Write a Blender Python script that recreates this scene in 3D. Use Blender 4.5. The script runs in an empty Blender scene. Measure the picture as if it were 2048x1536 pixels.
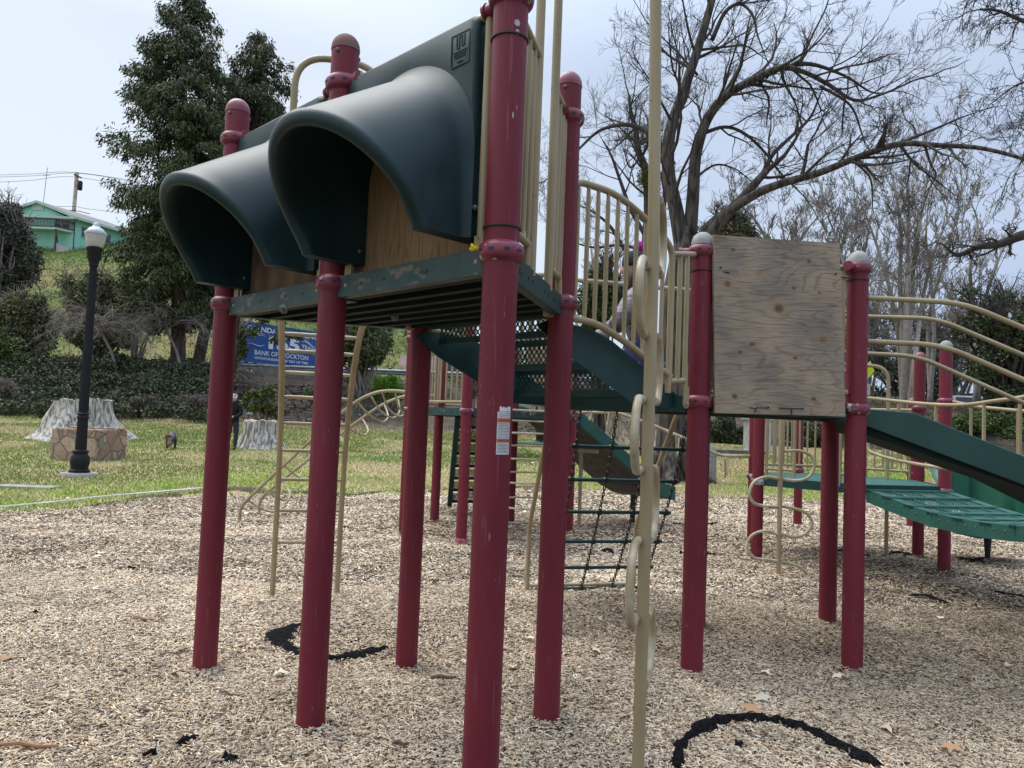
import bpy, math, random
import numpy as np
from math import pi, sin, cos, radians
rnd = random.Random(7); rng = np.random.default_rng(11)
sc = bpy.context.scene
COL = sc.collection
# ---------------------------------------------------------------- camera
FPX, CH, PIT, ROL = 1538.0, 1.402, radians(3.07), radians(2.26)
_F = np.array([0, cos(PIT), sin(PIT)]); _U0 = np.array([0, -sin(PIT), cos(PIT)]); _R0 = np.array([1., 0, 0])
_R = _R0*cos(ROL)+_U0*sin(ROL); _U = -_R0*sin(ROL)+_U0*cos(ROL)
CAM = np.array([0, 0, CH])
cd = bpy.data.cameras.new("Camera"); cam = bpy.data.objects.new("Camera", cd); COL.objects.link(cam)
from mathutils import Matrix, Vector
M = Matrix(((_R[0], _U[0], -_F[0], 0), (_R[1], _U[1], -_F[1], 0), (_R[2], _U[2], -_F[2], CH), (0, 0, 0, 1)))
cam.matrix_world = M
cd.sensor_fit = 'HORIZONTAL'; cd.sensor_width = 36; cd.lens = FPX/2048*36
cd.clip_start = .05; cd.clip_end = 2000
sc.camera = cam
# ---------------------------------------------------------------- light
w = bpy.data.worlds.new("World"); sc.world = w; w.use_nodes = True
SUN_EL, SUN_AZ = radians(60), radians(-50)      # sun direction: azimuth measured from +Y towards +X
nt = w.node_tree; nt.nodes.clear()
def wn(t, **k):
    n = nt.nodes.new(t)
    for a, b in k.items(): setattr(n, a, b)
    return n
out = wn('ShaderNodeOutputWorld'); sky = wn('ShaderNodeTexSky', sky_type='NISHITA')
sky.sun_disc = False; sky.sun_elevation = SUN_EL; sky.sun_rotation = SUN_AZ
bg1 = wn('ShaderNodeBackground'); bg1.inputs[1].default_value = .12
bg2 = wn('ShaderNodeBackground')
tc = wn('ShaderNodeTexCoord'); mp = wn('ShaderNodeMapping'); mp.inputs['Scale'].default_value = (1, 1, 2.2)
nz = wn('ShaderNodeTexNoise'); nz.inputs['Scale'].default_value = 1.6; nz.inputs['Detail'].default_value = 5; nz.inputs['Roughness'].default_value = .5
cr = wn('ShaderNodeValToRGB')
cr.color_ramp.elements[0].position = .34; cr.color_ramp.elements[0].color = (.36, .44, .60, 1)
cr.color_ramp.elements[1].position = .66; cr.color_ramp.elements[1].color = (.60, .66, .73, 1)
sx = wn('ShaderNodeSeparateXYZ')
mx = wn('ShaderNodeMixShader'); mx.inputs[0].default_value = .93
# cloud deck is brighter and whiter towards the left of the view and the zenith, bluer to the right
m1 = wn('ShaderNodeMath', operation='MULTIPLY_ADD'); m1.inputs[1].default_value = -.62; 
m2 = wn('ShaderNodeMath', operation='MULTIPLY_ADD'); m2.inputs[1].default_value = .55
nt.links.new(tc.outputs['Generated'], mp.inputs[0]); nt.links.new(mp.outputs[0], nz.inputs[0])
nt.links.new(tc.outputs['Generated'], sx.inputs[0])
m3 = wn('ShaderNodeMath', operation='ADD'); m3.inputs[1].default_value = .22
nt.links.new(nz.outputs[0], m2.inputs[0]); nt.links.new(m3.outputs[0], m2.inputs[2])
nt.links.new(sx.outputs['X'], m1.inputs[0]); m1.inputs[2].default_value = 0
mt = wn('ShaderNodeMath', operation='MULTIPLY'); mt.inputs[1].default_value = .55
nt.links.new(m1.outputs[0], mt.inputs[0]); nt.links.new(mt.outputs[0], m3.inputs[0])
nt.links.new(m2.outputs[0], cr.inputs[0]); nt.links.new(cr.outputs[0], bg2.inputs[0])
zr_ = wn('ShaderNodeMapRange'); zr_.inputs[1].default_value = .42; zr_.inputs[2].default_value = 1.; zr_.inputs[3].default_value = .80; zr_.inputs[4].default_value = 2.3
nt.links.new(sx.outputs['Z'], zr_.inputs[0]); nt.links.new(zr_.outputs[0], bg2.inputs[1])      # an overcast sky is brightest overhead
nt.links.new(sky.outputs[0], bg1.inputs[0]); nt.links.new(bg1.outputs[0], mx.inputs[1]); nt.links.new(bg2.outputs[0], mx.inputs[2])
nt.links.new(mx.outputs[0], out.inputs[0])
sd = bpy.data.lights.new("Sun", 'SUN'); sd.energy = 1.5; sd.angle = radians(45); sd.color = (1, .95, .88)
so = bpy.data.objects.new("Sun", sd); COL.objects.link(so)
so.rotation_euler = (pi/2-SUN_EL, 0, pi-SUN_AZ)
sc.view_settings.view_transform = 'Standard'; sc.view_settings.look = 'None'; sc.view_settings.exposure = 0.76; sc.view_settings.gamma = 1
sc.cycles.max_bounces = 6; sc.cycles.transparent_max_bounces = 12; sc.cycles.use_denoising = True

# ---------------------------------------------------------------- picture -> place helpers
def ray(px, py): return _F+_R*(px-1024)/FPX-_U*(py-768)/FPX
def prj(X):
    d = np.array(X, float)-CAM; z = d@_F
    return 1024+FPX*(d@_R)/z, 768-FPX*(d@_U)/z
def DP(px, py, Y):                     # point seen at px,py at ground distance Y
    d = ray(px, py); return CAM+d*(Y/d[1])
def GP(px, py, z=0): d = ray(px, py); return CAM+d*((z-CH)/d[2])
def U(a): a = radians(a); return np.array([cos(a), sin(a), 0.])
def NR(P, a):                          # horizontal normal of the vertical plane through P with direction a, towards the camera
    n = np.array([sin(radians(a)), -cos(radians(a)), 0.])
    return n if n@(CAM-P) > 0 else -n
def VP(px, py, P, a, off=0):           # point seen at px,py on that vertical plane
    n = NR(P, a); Q = np.array(P, float)+n*off; d = ray(px, py); return CAM+d*(((Q-CAM)@n)/(d@n))
def V(*a): return np.array(a, float)
Z = V(0, 0, 1)

# ---------------------------------------------------------------- mesh helpers
class MB:
    def __init__(s): s.v = []; s.f = []; s.uv = {}; s.m = []
    def add(s, vs, fs, mi=0, uvs=None):
        o = len(s.v); s.v += [tuple(map(float, x)) for x in vs]
        for k, f in enumerate(fs):
            if uvs: s.uv[len(s.f)] = uvs[k]
            s.f.append(tuple(i+o for i in f)); s.m.append(mi)
        return s
    def tube(s, pts, r, n=10, caps=True, mi=0, ell=1.):
        pts = [np.array(p, float) for p in pts]; k = len(pts)
        rs = r if hasattr(r, '__len__') else [r]*k
        T = []
        for i in range(k):
            t = pts[min(i+1, k-1)]-pts[max(i-1, 0)]; T.append(t/(np.linalg.norm(t)+1e-12))
        a = np.cross(T[0], Z); 
        if np.linalg.norm(a) < 1e-3: a = np.cross(T[0], V(1, 0, 0))
        a /= np.linalg.norm(a); vs = []
        for i in range(k):
            a = a-T[i]*(a@T[i]); a /= np.linalg.norm(a)+1e-12; b = np.cross(T[i], a)
            for j in range(n):
                th = 2*pi*j/n; vs.append(pts[i]+(a*cos(th)+b*sin(th)*ell)*rs[i])
        fs = [(i*n+j, i*n+(j+1) % n, (i+1)*n+(j+1) % n, (i+1)*n+j) for i in range(k-1) for j in range(n)]
        if caps: fs += [tuple(range(n))[::-1], tuple((k-1)*n+j for j in range(n))]
        return s.add(vs, fs, mi)
    def lathe(s, P, prof, n=24, mi=0, ax=None):
        P = np.array(P, float); k = len(prof)
        if ax is None: A, B, C = V(1, 0, 0), V(0, 1, 0), Z
        else:
            C = np.array(ax, float); C /= np.linalg.norm(C); A = np.cross(C, Z)
            if np.linalg.norm(A) < 1e-3: A = V(1, 0, 0)
            A /= np.linalg.norm(A); B = np.cross(C, A)
        vs = [P+(A*cos(2*pi*j/n)+B*sin(2*pi*j/n))*r+C*z for r, z in prof for j in range(n)]
        fs = [(i*n+j, i*n+(j+1) % n, (i+1)*n+(j+1) % n, (i+1)*n+j) for i in range(k-1) for j in range(n)]
        if prof[0][0] > 1e-4: fs.append(tuple(range(n))[::-1])
        if prof[-1][0] > 1e-4: fs.append(tuple((k-1)*n+j for j in range(n)))
        return s.add(vs, fs, mi)
    def box(s, c, sx, sy, sz, a=0, mi=0):          # centre, sizes along direction a / across / up
        c = np.array(c, float); X = U(a)*sx/2; Y = U(a+90)*sy/2; W = Z*sz/2
        vs = [c+i*X+j*Y+k*W for i in (-1, 1) for j in (-1, 1) for k in (-1, 1)]
        return s.add(vs, [(0, 1, 3, 2), (4, 6, 7, 5), (0, 4, 5, 1), (2, 3, 7, 6), (0, 2, 6, 4), (1, 5, 7, 3)], mi)
    def beam(s, p, q, wd, ht, mi=0, up=Z):         # box from p to q
        p = np.array(p, float); q = np.array(q, float); t = q-p; t /= np.linalg.norm(t)
        a = np.cross(t, up); a /= np.linalg.norm(a); b = np.cross(a, t)
        vs = [e+i*a*wd/2+j*b*ht/2 for e in (p, q) for i in (-1, 1) for j in (-1, 1)]
        return s.add(vs, [(0, 1, 3, 2), (4, 6, 7, 5), (0, 4, 5, 1), (2, 3, 7, 6), (0, 2, 6, 4), (1, 5, 7, 3)], mi)
    def prism(s, poly, d, mi=0):                   # 3-D polygon extruded by vector d
        k = len(poly); d = np.array(d, float); vs = [np.array(p, float) for p in poly]+[np.array(p, float)+d for p in poly]
        fs = [tuple(range(k))[::-1], tuple(range(k, 2*k))]+[(i, (i+1) % k, (i+1) % k+k, i+k) for i in range(k)]
        return s.add(vs, fs, mi)
    def quad(s, a, b, c, d, mi=0, uv=True):
        a, b, c, d = [np.array(x, float) for x in (a, b, c, d)]
        L, W = np.linalg.norm(b-a), np.linalg.norm(d-a); L2 = np.linalg.norm(c-d)
        return s.add([a, b, c, d], [(0, 1, 2, 3)], mi, [[(0, 0), (L, 0), (L2, W), (0, W)]])
    def build(s, name, mat, parent=None, smooth=None, bevel=0, fix=False):
        me = bpy.data.meshes.new(name); me.from_pydata(s.v, [], s.f)
        mats = mat if isinstance(mat, (list, tuple)) else [mat]
        for x in mats: me.materials.append(x)
        if any(s.m): me.polygons.foreach_set('material_index', s.m)
        if s.uv:
            ul = me.uv_layers.new(name='UVMap')
            for fi, u in s.uv.items():
                for k, li in enumerate(me.polygons[fi].loop_indices): ul.data[li].uv = u[k]
        me.validate(); me.update()
        if fix:
            import bmesh
            b = bmesh.new(); b.from_mesh(me); bmesh.ops.recalc_face_normals(b, faces=b.faces); b.to_mesh(me); b.free()
        if smooth is not None:
            me.shade_smooth()
            if smooth < 180: me.set_sharp_from_angle(angle=radians(smooth))
        o = bpy.data.objects.new(name, me); COL.objects.link(o)
        if parent is not None: o.parent = parent; o.matrix_parent_inverse = pinv(parent)
        if bevel:
            bv = o.modifiers.new('b', 'BEVEL'); bv.width = bevel; bv.segments = 2; bv.limit_method = 'ANGLE'
        return o
def pinv(p):
    m = Matrix.Identity(4); q = p; ch = []
    while q is not None: ch.append(q); q = q.parent
    for q in reversed(ch): m = m @ q.matrix_parent_inverse @ Matrix.LocRotScale(q.location, q.rotation_euler, q.scale)
    return m.inverted()
def tag(o, label=None, cat=None, group=None, kind=None):
    if label: o['label'] = label
    if cat: o['category'] = cat
    if group: o['group'] = group
    if kind: o['kind'] = kind
    return o
def empty(name, loc, label, cat, group=None):
    o = bpy.data.objects.new(name, None); o.empty_display_size = .1; COL.objects.link(o); o.location = tuple(map(float, loc))
    return tag(o, label, cat, group)
def copy_tree(o, loc=None, rotz=None, parent=None):
    c = o.copy(); COL.objects.link(c)
    if parent is not None: c.parent = parent
    for ch in [x for x in bpy.data.objects if x.parent == o]: copy_tree(ch, parent=c)
    if loc is not None: c.location = tuple(map(float, loc))
    if rotz is not None: c.rotation_euler = (0, 0, rotz)
    return c
def cat(pts, sub=6):                               # Catmull-Rom through the points
    P = [np.array(p, float) for p in pts]; P = [2*P[0]-P[1]]+P+[2*P[-1]-P[-2]]; o = []
    for i in range(1, len(P)-2):
        for k in range(sub):
            t = k/sub; a, b, c, d = P[i-1:i+3]
            o.append(.5*((2*b)+(c-a)*t+(2*a-5*b+4*c-d)*t*t+(-a+3*b-3*c+d)*t**3))
    return o+[P[-2]]
def rounded(pts, r, n=5):                          # polyline with rounded corners
    P = [np.array(p, float) for p in pts]; o = [P[0]]
    for i in range(1, len(P)-1):
        a, b, c = P[i-1:i+2]; u = (a-b); v = (c-b); lu, lv = np.linalg.norm(u), np.linalg.norm(v)
        rr = min(r, lu*.49, lv*.49); p = b+u/lu*rr; q = b+v/lv*rr
        for k in range(n+1):
            t = k/n; o.append((1-t)**2*p+2*t*(1-t)*b+t*t*q)
    return o+[P[-1]]
def big(name, V_, F_, mat, parent=None, col=None, smooth=False, uv=None):   # numpy mesh, faces Nx3 or Nx4
    me = bpy.data.meshes.new(name); n, k = F_.shape
    me.vertices.add(len(V_)); me.vertices.foreach_set('co', np.asarray(V_, np.float32).ravel())
    me.loops.add(n*k); me.loops.foreach_set('vertex_index', F_.astype(np.int32).ravel())
    me.polygons.add(n); me.polygons.foreach_set('loop_start', (np.arange(n)*k).astype(np.int32))
    for x in (mat if isinstance(mat, (list, tuple)) else [mat]): me.materials.append(x)
    if col is not None:
        at = me.color_attributes.new('Col', 'FLOAT_COLOR', 'POINT')
        c4 = np.ones((len(V_), 4), np.float32); c4[:, :3] = col; at.data.foreach_set('color', c4.ravel())
    me.update(calc_edges=True)
    if smooth: me.shade_smooth()
    o = bpy.data.objects.new(name, me); COL.objects.link(o)
    if parent is not None: o.parent = parent; o.matrix_parent_inverse = pinv(parent)
    return o
def fold_leaves(C, L, W, droop=.0, up=.3, rg=rng, dirs=None, col=None):
    "one folded leaf-shaped clump (two triangles-ish quads) per centre: returns verts, faces"
    n = len(C); d = rg.normal(size=(n, 3)) if dirs is None else dirs+rg.normal(size=(n, 3))*.45
    d[:, 2] += up-droop; d /= np.linalg.norm(d, axis=1)[:, None]
    s_ = np.cross(d, rg.normal(size=(n, 3))); s_ /= np.linalg.norm(s_, axis=1)[:, None]
    L = np.asarray(L).reshape(-1, 1)*np.ones((n, 1)); W = np.asarray(W).reshape(-1, 1)*np.ones((n, 1))
    nrm = np.cross(d, s_)
    a = C; b = C+d*L*.5+s_*W*.5+nrm*W*.15; c = C+d*L; e = C+d*L*.5-s_*W*.5+nrm*W*.15
    Vv = np.stack([a, b, c, e], 1).reshape(-1, 3); Ff = np.arange(n*4).reshape(n, 4)
    return Vv, Ff

# ---------------------------------------------------------------- materials
def mat(name, col, rough=.5, metal=0., spec=.5, noise=0., nscale=8., col2=None, bump=0., bscale=40., vcol=False, coat=0., nthr=(.35, .65), coords='Object', stretch=None, detail=4):
    m = bpy.data.materials.new(name); m.use_nodes = True; t = m.node_tree; b = t.nodes['Principled BSDF']
    b.inputs['Roughness'].default_value = rough; b.inputs['Metallic'].default_value = metal
    b.inputs['Specular IOR Level'].default_value = spec; b.inputs['Coat Weight'].default_value = coat
    b.inputs['Base Color'].default_value = (*col, 1)
    if vcol or col2 is not None or bump:
        tcn = t.nodes.new('ShaderNodeTexCoord'); mpn = t.nodes.new('ShaderNodeMapping')
        if stretch: mpn.inputs['Scale'].default_value = stretch
        t.links.new(tcn.outputs[coords], mpn.inputs[0])
    if vcol:
        a = t.nodes.new('ShaderNodeVertexColor'); a.layer_name = 'Col'; src = a.outputs[0]
        t.links.new(src, b.inputs['Base Color'])
    if col2 is not None:
        n = t.nodes.new('ShaderNodeTexNoise'); n.inputs['Scale'].default_value = nscale; n.inputs['Detail'].default_value = detail
        t.links.new(mpn.outputs[0], n.inputs[0]); r = t.nodes.new('ShaderNodeValToRGB')
        r.color_ramp.elements[0].position, r.color_ramp.elements[1].position = nthr
        r.color_ramp.elements[0].color = (*col, 1); r.color_ramp.elements[1].color = (*col2, 1)
        t.links.new(n.outputs[0], r.inputs[0]); t.links.new(r.outputs[0], b.inputs['Base Color'])
    if bump:
        n = t.nodes.new('ShaderNodeTexNoise'); n.inputs['Scale'].default_value = bscale; n.inputs['Detail'].default_value = 3
        t.links.new(mpn.outputs[0], n.inputs[0]); bu = t.nodes.new('ShaderNodeBump'); bu.inputs['Strength'].default_value = bump
        bu.inputs['Distance'].default_value = .02
        t.links.new(n.outputs[0], bu.inputs['Height']); t.links.new(bu.outputs[0], b.inputs['Normal'])
    return m
def wear(m, col, scale, lo, hi, stretch=None, detail=6):
    "mixes worn patches of another colour over a material's base colour"
    t = m.node_tree; b = t.nodes['Principled BSDF']; tcn = t.nodes.new('ShaderNodeTexCoord'); mpn = t.nodes.new('ShaderNodeMapping')
    if stretch: mpn.inputs['Scale'].default_value = stretch
    n = t.nodes.new('ShaderNodeTexNoise'); n.inputs['Scale'].default_value = scale; n.inputs['Detail'].default_value = detail
    r = t.nodes.new('ShaderNodeMapRange'); r.inputs[1].default_value = lo; r.inputs[2].default_value = hi
    x = t.nodes.new('ShaderNodeMix'); x.data_type = 'RGBA'
    t.links.new(tcn.outputs['Object'], mpn.inputs[0]); t.links.new(mpn.outputs[0], n.inputs[0]); t.links.new(n.outputs[0], r.inputs[0]); t.links.new(r.outputs[0], x.inputs[0])
    l = [l for l in t.links if l.to_socket == b.inputs['Base Color']]
    if l: t.links.new(l[0].from_socket, x.inputs[6])
    else: x.inputs[6].default_value = b.inputs['Base Color'].default_value
    x.inputs[7].default_value = (*col, 1); t.links.new(x.outputs[2], b.inputs['Base Color'])
    return m
m_red = mat('maroon_coating', (.128, .008, .017), .52, col2=(.19, .024, .040), nscale=2.0, nthr=(.30, .72), detail=6, spec=.32, bump=.05, bscale=60, stretch=(1, 1, .35))
wear(m_red, (.40, .20, .23), 38, .69, .80, (1, 1, .35))
wear(m_red, (.24, .09, .11), 55, .62, .85, (1.6, 1.6, .09))
m_collar = mat('maroon_collar', (.17, .018, .038), .38, col2=(.21, .03, .055), nscale=8)
wear(m_collar, (.45, .40, .40), 14, .64, .67)
m_collar_worn = mat('worn_collar', (.16, .018, .038), .5); wear(m_collar_worn, (.40, .39, .37), 9, .50, .54)
m_cap_red = mat('maroon_cap', (.19, .03, .055), .4, col2=(.25, .08, .10), nscale=14, bump=.05)
m_cap_brown = mat('lichened_cap', (.16, .13, .11), .8, col2=(.20, .06, .07), nscale=12, bump=.15, bscale=90)
m_cap_grey = mat('worn_grey_cap', (.36, .36, .33), .7, col2=(.24, .25, .23), nscale=22, bump=.15, bscale=90)
m_tan = mat('tan_coated_tube', (.28, .215, .115), .40, col2=(.36, .285, .165), nscale=5, bump=.03, bscale=70, stretch=(1, 1, .4))
wear(m_tan, (.20, .15, .09), 26, .68, .76)
m_tan_worn = mat('worn_tan_tube', (.33, .26, .145), .36, col2=(.47, .41, .29), nscale=7, nthr=(.42, .6)); 
m_green = mat('dark_green_steel', (.007, .036, .034), .5, col2=(.010, .045, .042), nscale=6, bump=.04, spec=.35)
m_green_worn = mat('worn_green_steel', (.008, .034, .032), .5, col2=(.016, .055, .05), nscale=10); wear(m_green_worn, (.13, .11, .08), 12, .60, .66, (1, 1, 1.8))
m_hood = mat('dark_green_plastic', (.0042, .019, .021), .46, col2=(.007, .028, .031), nscale=3, bump=.02, bscale=90, spec=.34)
wear(m_hood, (.022, .048, .058), 2.2, .50, .80, (1, 2.5, 1))
wear(m_hood, (.06, .10, .11), 30, .70, .82, (.5, 3.5, 1))
m_walk = mat('green_coated_plank', (.013, .088, .064), .45, col2=(.020, .112, .085), nscale=6, bump=.05)
m_slide = mat('green_slide_plastic', (.010, .078, .062), .38, col2=(.014, .092, .074), nscale=4)
m_black = mat('black_plastic', (.012, .012, .014), .5)
m_steel = mat('galvanised_bolt', (.16, .16, .16), .45, .8)
m_chain = mat('black_coated_chain', (.010, .014, .016), .45)
m_yellow = mat('yellow_tape', (.75, .55, .02), .5)
def wood_mat(name, ca, cb, grain, axis_scale, knot=(.12, .05, .02), knots=True, dark=None, bands=None):
    "plywood: stretched figure, cathedral rings and round knots in the plane of UVs (metres)"
    m = bpy.data.materials.new(name); m.use_nodes = True; t = m.node_tree; b = t.nodes['Principled BSDF']; b.inputs['Roughness'].default_value = .8
    N = t.nodes.new; L = t.links.new
    uv = N('ShaderNodeUVMap'); mp_ = N('ShaderNodeMapping'); mp_.inputs['Scale'].default_value = axis_scale; L(uv.outputs[0], mp_.inputs[0])
    n0 = N('ShaderNodeTexNoise'); n0.inputs['Scale'].default_value = 1.6; n0.inputs['Detail'].default_value = 2; n0.inputs['Distortion'].default_value = .6; L(mp_.outputs[0], n0.inputs[0])
    mu = N('ShaderNodeMath'); mu.operation = 'MULTIPLY'; mu.inputs[1].default_value = grain; L(n0.outputs[0], mu.inputs[0])
    fr = N('ShaderNodeMath'); fr.operation = 'SINE'; L(mu.outputs[0], fr.inputs[0])
    f2 = N('ShaderNodeMapRange'); f2.inputs[1].default_value = .55; f2.inputs[2].default_value = 1.0; L(fr.outputs[0], f2.inputs[0])
    mp2 = N('ShaderNodeMapping'); mp2.inputs['Scale'].default_value = (axis_scale[0]*4, axis_scale[1]*9, 1) if axis_scale[1] > axis_scale[0] else (axis_scale[0]*9, axis_scale[1]*4, 1); L(uv.outputs[0], mp2.inputs[0])
    n1 = N('ShaderNodeTexNoise'); n1.inputs['Scale'].default_value = 3.2; n1.inputs['Detail'].default_value = 6; L(mp2.outputs[0], n1.inputs[0])
    n2 = N('ShaderNodeTexNoise'); n2.inputs['Scale'].default_value = 3.0; n2.inputs['Detail'].default_value = 3; L(uv.outputs[0], n2.inputs[0])
    c1 = N('ShaderNodeMix'); c1.data_type = 'RGBA'; c1.inputs[6].default_value = (*ca, 1); c1.inputs[7].default_value = (*cb, 1)
    r2 = N('ShaderNodeMapRange'); r2.inputs[1].default_value = .35; r2.inputs[2].default_value = .65; L(n2.outputs[0], r2.inputs[0]); L(r2.outputs[0], c1.inputs[0])
    c2 = N('ShaderNodeMix'); c2.data_type = 'RGBA'; c2.blend_type = 'MULTIPLY'; L(c1.outputs[2], c2.inputs[6]); c2.inputs[7].default_value = (.52, .43, .35, 1)
    q = N('ShaderNodeMath'); q.operation = 'MULTIPLY'; q.inputs[1].default_value = .5; L(f2.outputs[0], q.inputs[0]); L(q.outputs[0], c2.inputs[0])
    c3 = N('ShaderNodeMix'); c3.data_type = 'RGBA'; c3.blend_type = 'MULTIPLY'; c3.inputs[7].default_value = (.62, .60, .58, 1); L(c2.outputs[2], c3.inputs[6])
    r3 = N('ShaderNodeMapRange'); r3.inputs[1].default_value = .48; r3.inputs[2].default_value = .70; L(n1.outputs[0], r3.inputs[0]); L(r3.outputs[0], c3.inputs[0])
    last = c3.outputs[2]
    if knots:
        for (kx, ky, kr) in knots:
            mk = N('ShaderNodeMapping'); mk.inputs['Location'].default_value = (-kx, -ky, 0); L(uv.outputs[0], mk.inputs[0])
            mk2 = N('ShaderNodeMapping'); mk2.inputs['Scale'].default_value = (1 if axis_scale[0] > axis_scale[1] else .75, 1 if axis_scale[1] > axis_scale[0] else .75, 1); L(mk.outputs[0], mk2.inputs[0])
            ln = N('ShaderNodeVectorMath'); ln.operation = 'LENGTH'; L(mk2.outputs[0], ln.inputs[0])
            rr = N('ShaderNodeMapRange'); rr.inputs[1].default_value = kr*1.15; rr.inputs[2].default_value = kr*.55; L(ln.outputs['Value'], rr.inputs[0])
            rg_ = N('ShaderNodeMapRange'); rg_.inputs[1].default_value = kr*3; rg_.inputs[2].default_value = kr*1.2; rg_.inputs[4].default_value = .3; L(ln.outputs['Value'], rg_.inputs[0])
            ca_ = N('ShaderNodeMix'); ca_.data_type = 'RGBA'; ca_.inputs[7].default_value = (.28, .17, .09, 1); L(last, ca_.inputs[6]); L(rg_.outputs[0], ca_.inputs[0])
            cb_ = N('ShaderNodeMix'); cb_.data_type = 'RGBA'; cb_.inputs[7].default_value = (*knot, 1); L(ca_.outputs[2], cb_.inputs[6]); L(rr.outputs[0], cb_.inputs[0]); last = cb_.outputs[2]
    L(last, b.inputs['Base Color'])
    bu = N('ShaderNodeBump'); bu.inputs['Strength'].default_value = .35; bu.inputs['Distance'].default_value = .004; L(n1.outputs[0], bu.inputs['Height']); L(bu.outputs[0], b.inputs['Normal'])
    return m
def perf_mat(name, col, pitch=.026, hole=.36, rough=.45):
    "expanded / perforated plate: staggered holes cut with a procedural mask in UV metres"
    m = bpy.data.materials.new(name); m.use_nodes = True; t = m.node_tree; b = t.nodes['Principled BSDF']; b.inputs['Roughness'].default_value = rough
    b.inputs['Base Color'].default_value = (*col, 1); N = t.nodes.new; L = t.links.new
    uv = N('ShaderNodeUVMap'); mp_ = N('ShaderNodeMapping'); mp_.inputs['Rotation'].default_value = (0, 0, radians(45)); 
    mp0 = N('ShaderNodeMapping'); mp0.inputs['Scale'].default_value = (1/pitch, .8/pitch, 1); L(uv.outputs[0], mp0.inputs[0]); L(mp0.outputs[0], mp_.inputs[0])
    v = N('ShaderNodeTexVoronoi'); v.voronoi_dimensions = '2D'; v.inputs['Randomness'].default_value = 0; v.inputs['Scale'].default_value = 1; L(mp_.outputs[0], v.inputs[0])
    c = N('ShaderNodeMath'); c.operation = 'LESS_THAN'; c.inputs[1].default_value = hole; L(v.outputs['Distance'], c.inputs[0])
    tr = N('ShaderNodeBsdfTransparent'); x = N('ShaderNodeMixShader'); L(c.outputs[0], x.inputs[0]); L(b.outputs[0], x.inputs[1]); L(tr.outputs[0], x.inputs[2])
    L(x.outputs[0], t.nodes['Material Output'].inputs[0]); return m
m_perf = perf_mat('perforated_dark_green_plate', (.010, .045, .042))
m_perf_deck = perf_mat('perforated_deck_plate', (.008, .035, .033), .02, .16)
m_perf_walk = perf_mat('perforated_green_plank', (.014, .085, .064), .022, .30)
m_perf_blk = perf_mat('perforated_black_plate', (.012, .020, .020), .03, .27)

# ---------------------------------------------------------------- near play structure: layout
S = 1.10
pB = V(-.835, 3.493, 0); pA = pB-S*U(-45); pC = pB+S*U(-45); pD = pB+S*U(15); pG = pB+S*U(75)
pE = V(1.11, 4.56, 0); pF = pE+S*U(15); pI = pE+S*U(75); pH = pF+S*U(75); pL = pE-S*U(-45)
ZU, ZL = 2.04, 1.62
PR = .0635
ps = empty('play_structure', (0, 3.6, 0), 'maroon and green climbing tower with two dark tunnel hoods, standing nearest on the wood chips', 'play structure')
def bolt(mb, P, n, r=.009, l=.008): mb.lathe(P, [(r, -.004), (r, l*.6), (r*.6, l)], 8, ax=n)
def post(P, top, par, zc, cap='red', worn=False, zc2=None, sock=(), lean=None, z0=-.2):
    P = np.array(P, float)
    mb = MB().tube([P+Z*z0, P+Z*(top-.075)], PR, 32, caps=False)
    o = mb.build('post', m_red, par, 40)
    r = PR+.0025
    mb = MB().lathe(P+Z*(top-.08), [(r, 0), (r, .012)]+[(r*cos(a), .012+r*1.05*sin(a)) for a in np.linspace(.1, pi/2-.02, 9)]+[(.0001, .012+r*1.05)], 28)
    for a in (-110, 30): bolt(mb, P+Z*(top-.10)+U(a)*(PR), U(a), .010)
    mb.build('cap', {'grey': m_cap_grey, 'brown': m_cap_brown}.get(cap, m_cap_red), o, 60)
    def collar(z, name, mm, soc):
        h = .036; R_ = PR+.017
        prof = [(PR+.002, -h)]+[(PR+.006+.015*cos(a), h*.85*sin(a)) for a in np.linspace(-pi/2, pi/2, 9)]+[(PR+.002, h)]
        mb = MB().lathe(P+Z*z, prof, 28)
        for a in soc:      # sockets that hold rails and panels
            q = P+Z*z+U(a)*(PR-.01); mb.tube([q, q+U(a)*.075], .026, 14); mb.tube([q+U(a)*.068, q+U(a)*.082], .031, 14)
        mb.build(name, mm, o, 50)
        mb = MB()
        for a in (-150, -115, -75, -40):
            q = P+Z*z+U(a)*(PR+.0195); mb.beam(q-U(a+90)*.010, q+U(a+90)*.010, .006, .010)
        mb.build('bolt', m_black if not worn else m_steel, o)
    collar(zc, 'collar', m_collar_worn if worn else m_collar, ())
    if zc2: collar(zc2, 'collar', m_collar_worn if worn == 2 else m_collar, sock)
    return o
def strap(par, P, z, r=PR+.003, tail=None):
    P = np.array(P, float); mb = MB().lathe(P+Z*z, [(r, -.004), (r+.003, -.003), (r+.003, .003), (r, .004)], 28)
    if tail is not None: mb.tube([P+Z*z+tail[0], P+Z*z+tail[1]], .0035, 6)
    return mb.build('cable_tie', m_black, par)
oA = post(pA, 3.184, ps, 2.013, 'red', 0, 2.945, (-45, 15))
oB = post(pB, 3.186, ps, 2.013, 'brown', 0, 2.945, (135, -45))
oC = post(pC, 3.184, ps, 2.013, 'red', 0, 2.945, (135, 75))
oD = post(pD, 3.184, ps, 2.013, 'red', 0, 2.945, (-105,))
oG = post(pG, 3.184, ps, 2.013, 'red', 0, 2.945, ())
oE = post(pE, 2.603, ps, 1.585, 'grey', 0, 2.485, (160, 15))
oF = post(pF, 2.596, ps, 1.585, 'grey', 1, 2.482, (-140,))
oH = post(pH, 2.60, ps, 1.585, 'grey', 0, 2.485)
oI = post(pI, 2.40, ps, 1.585, 'red', 0)
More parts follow.
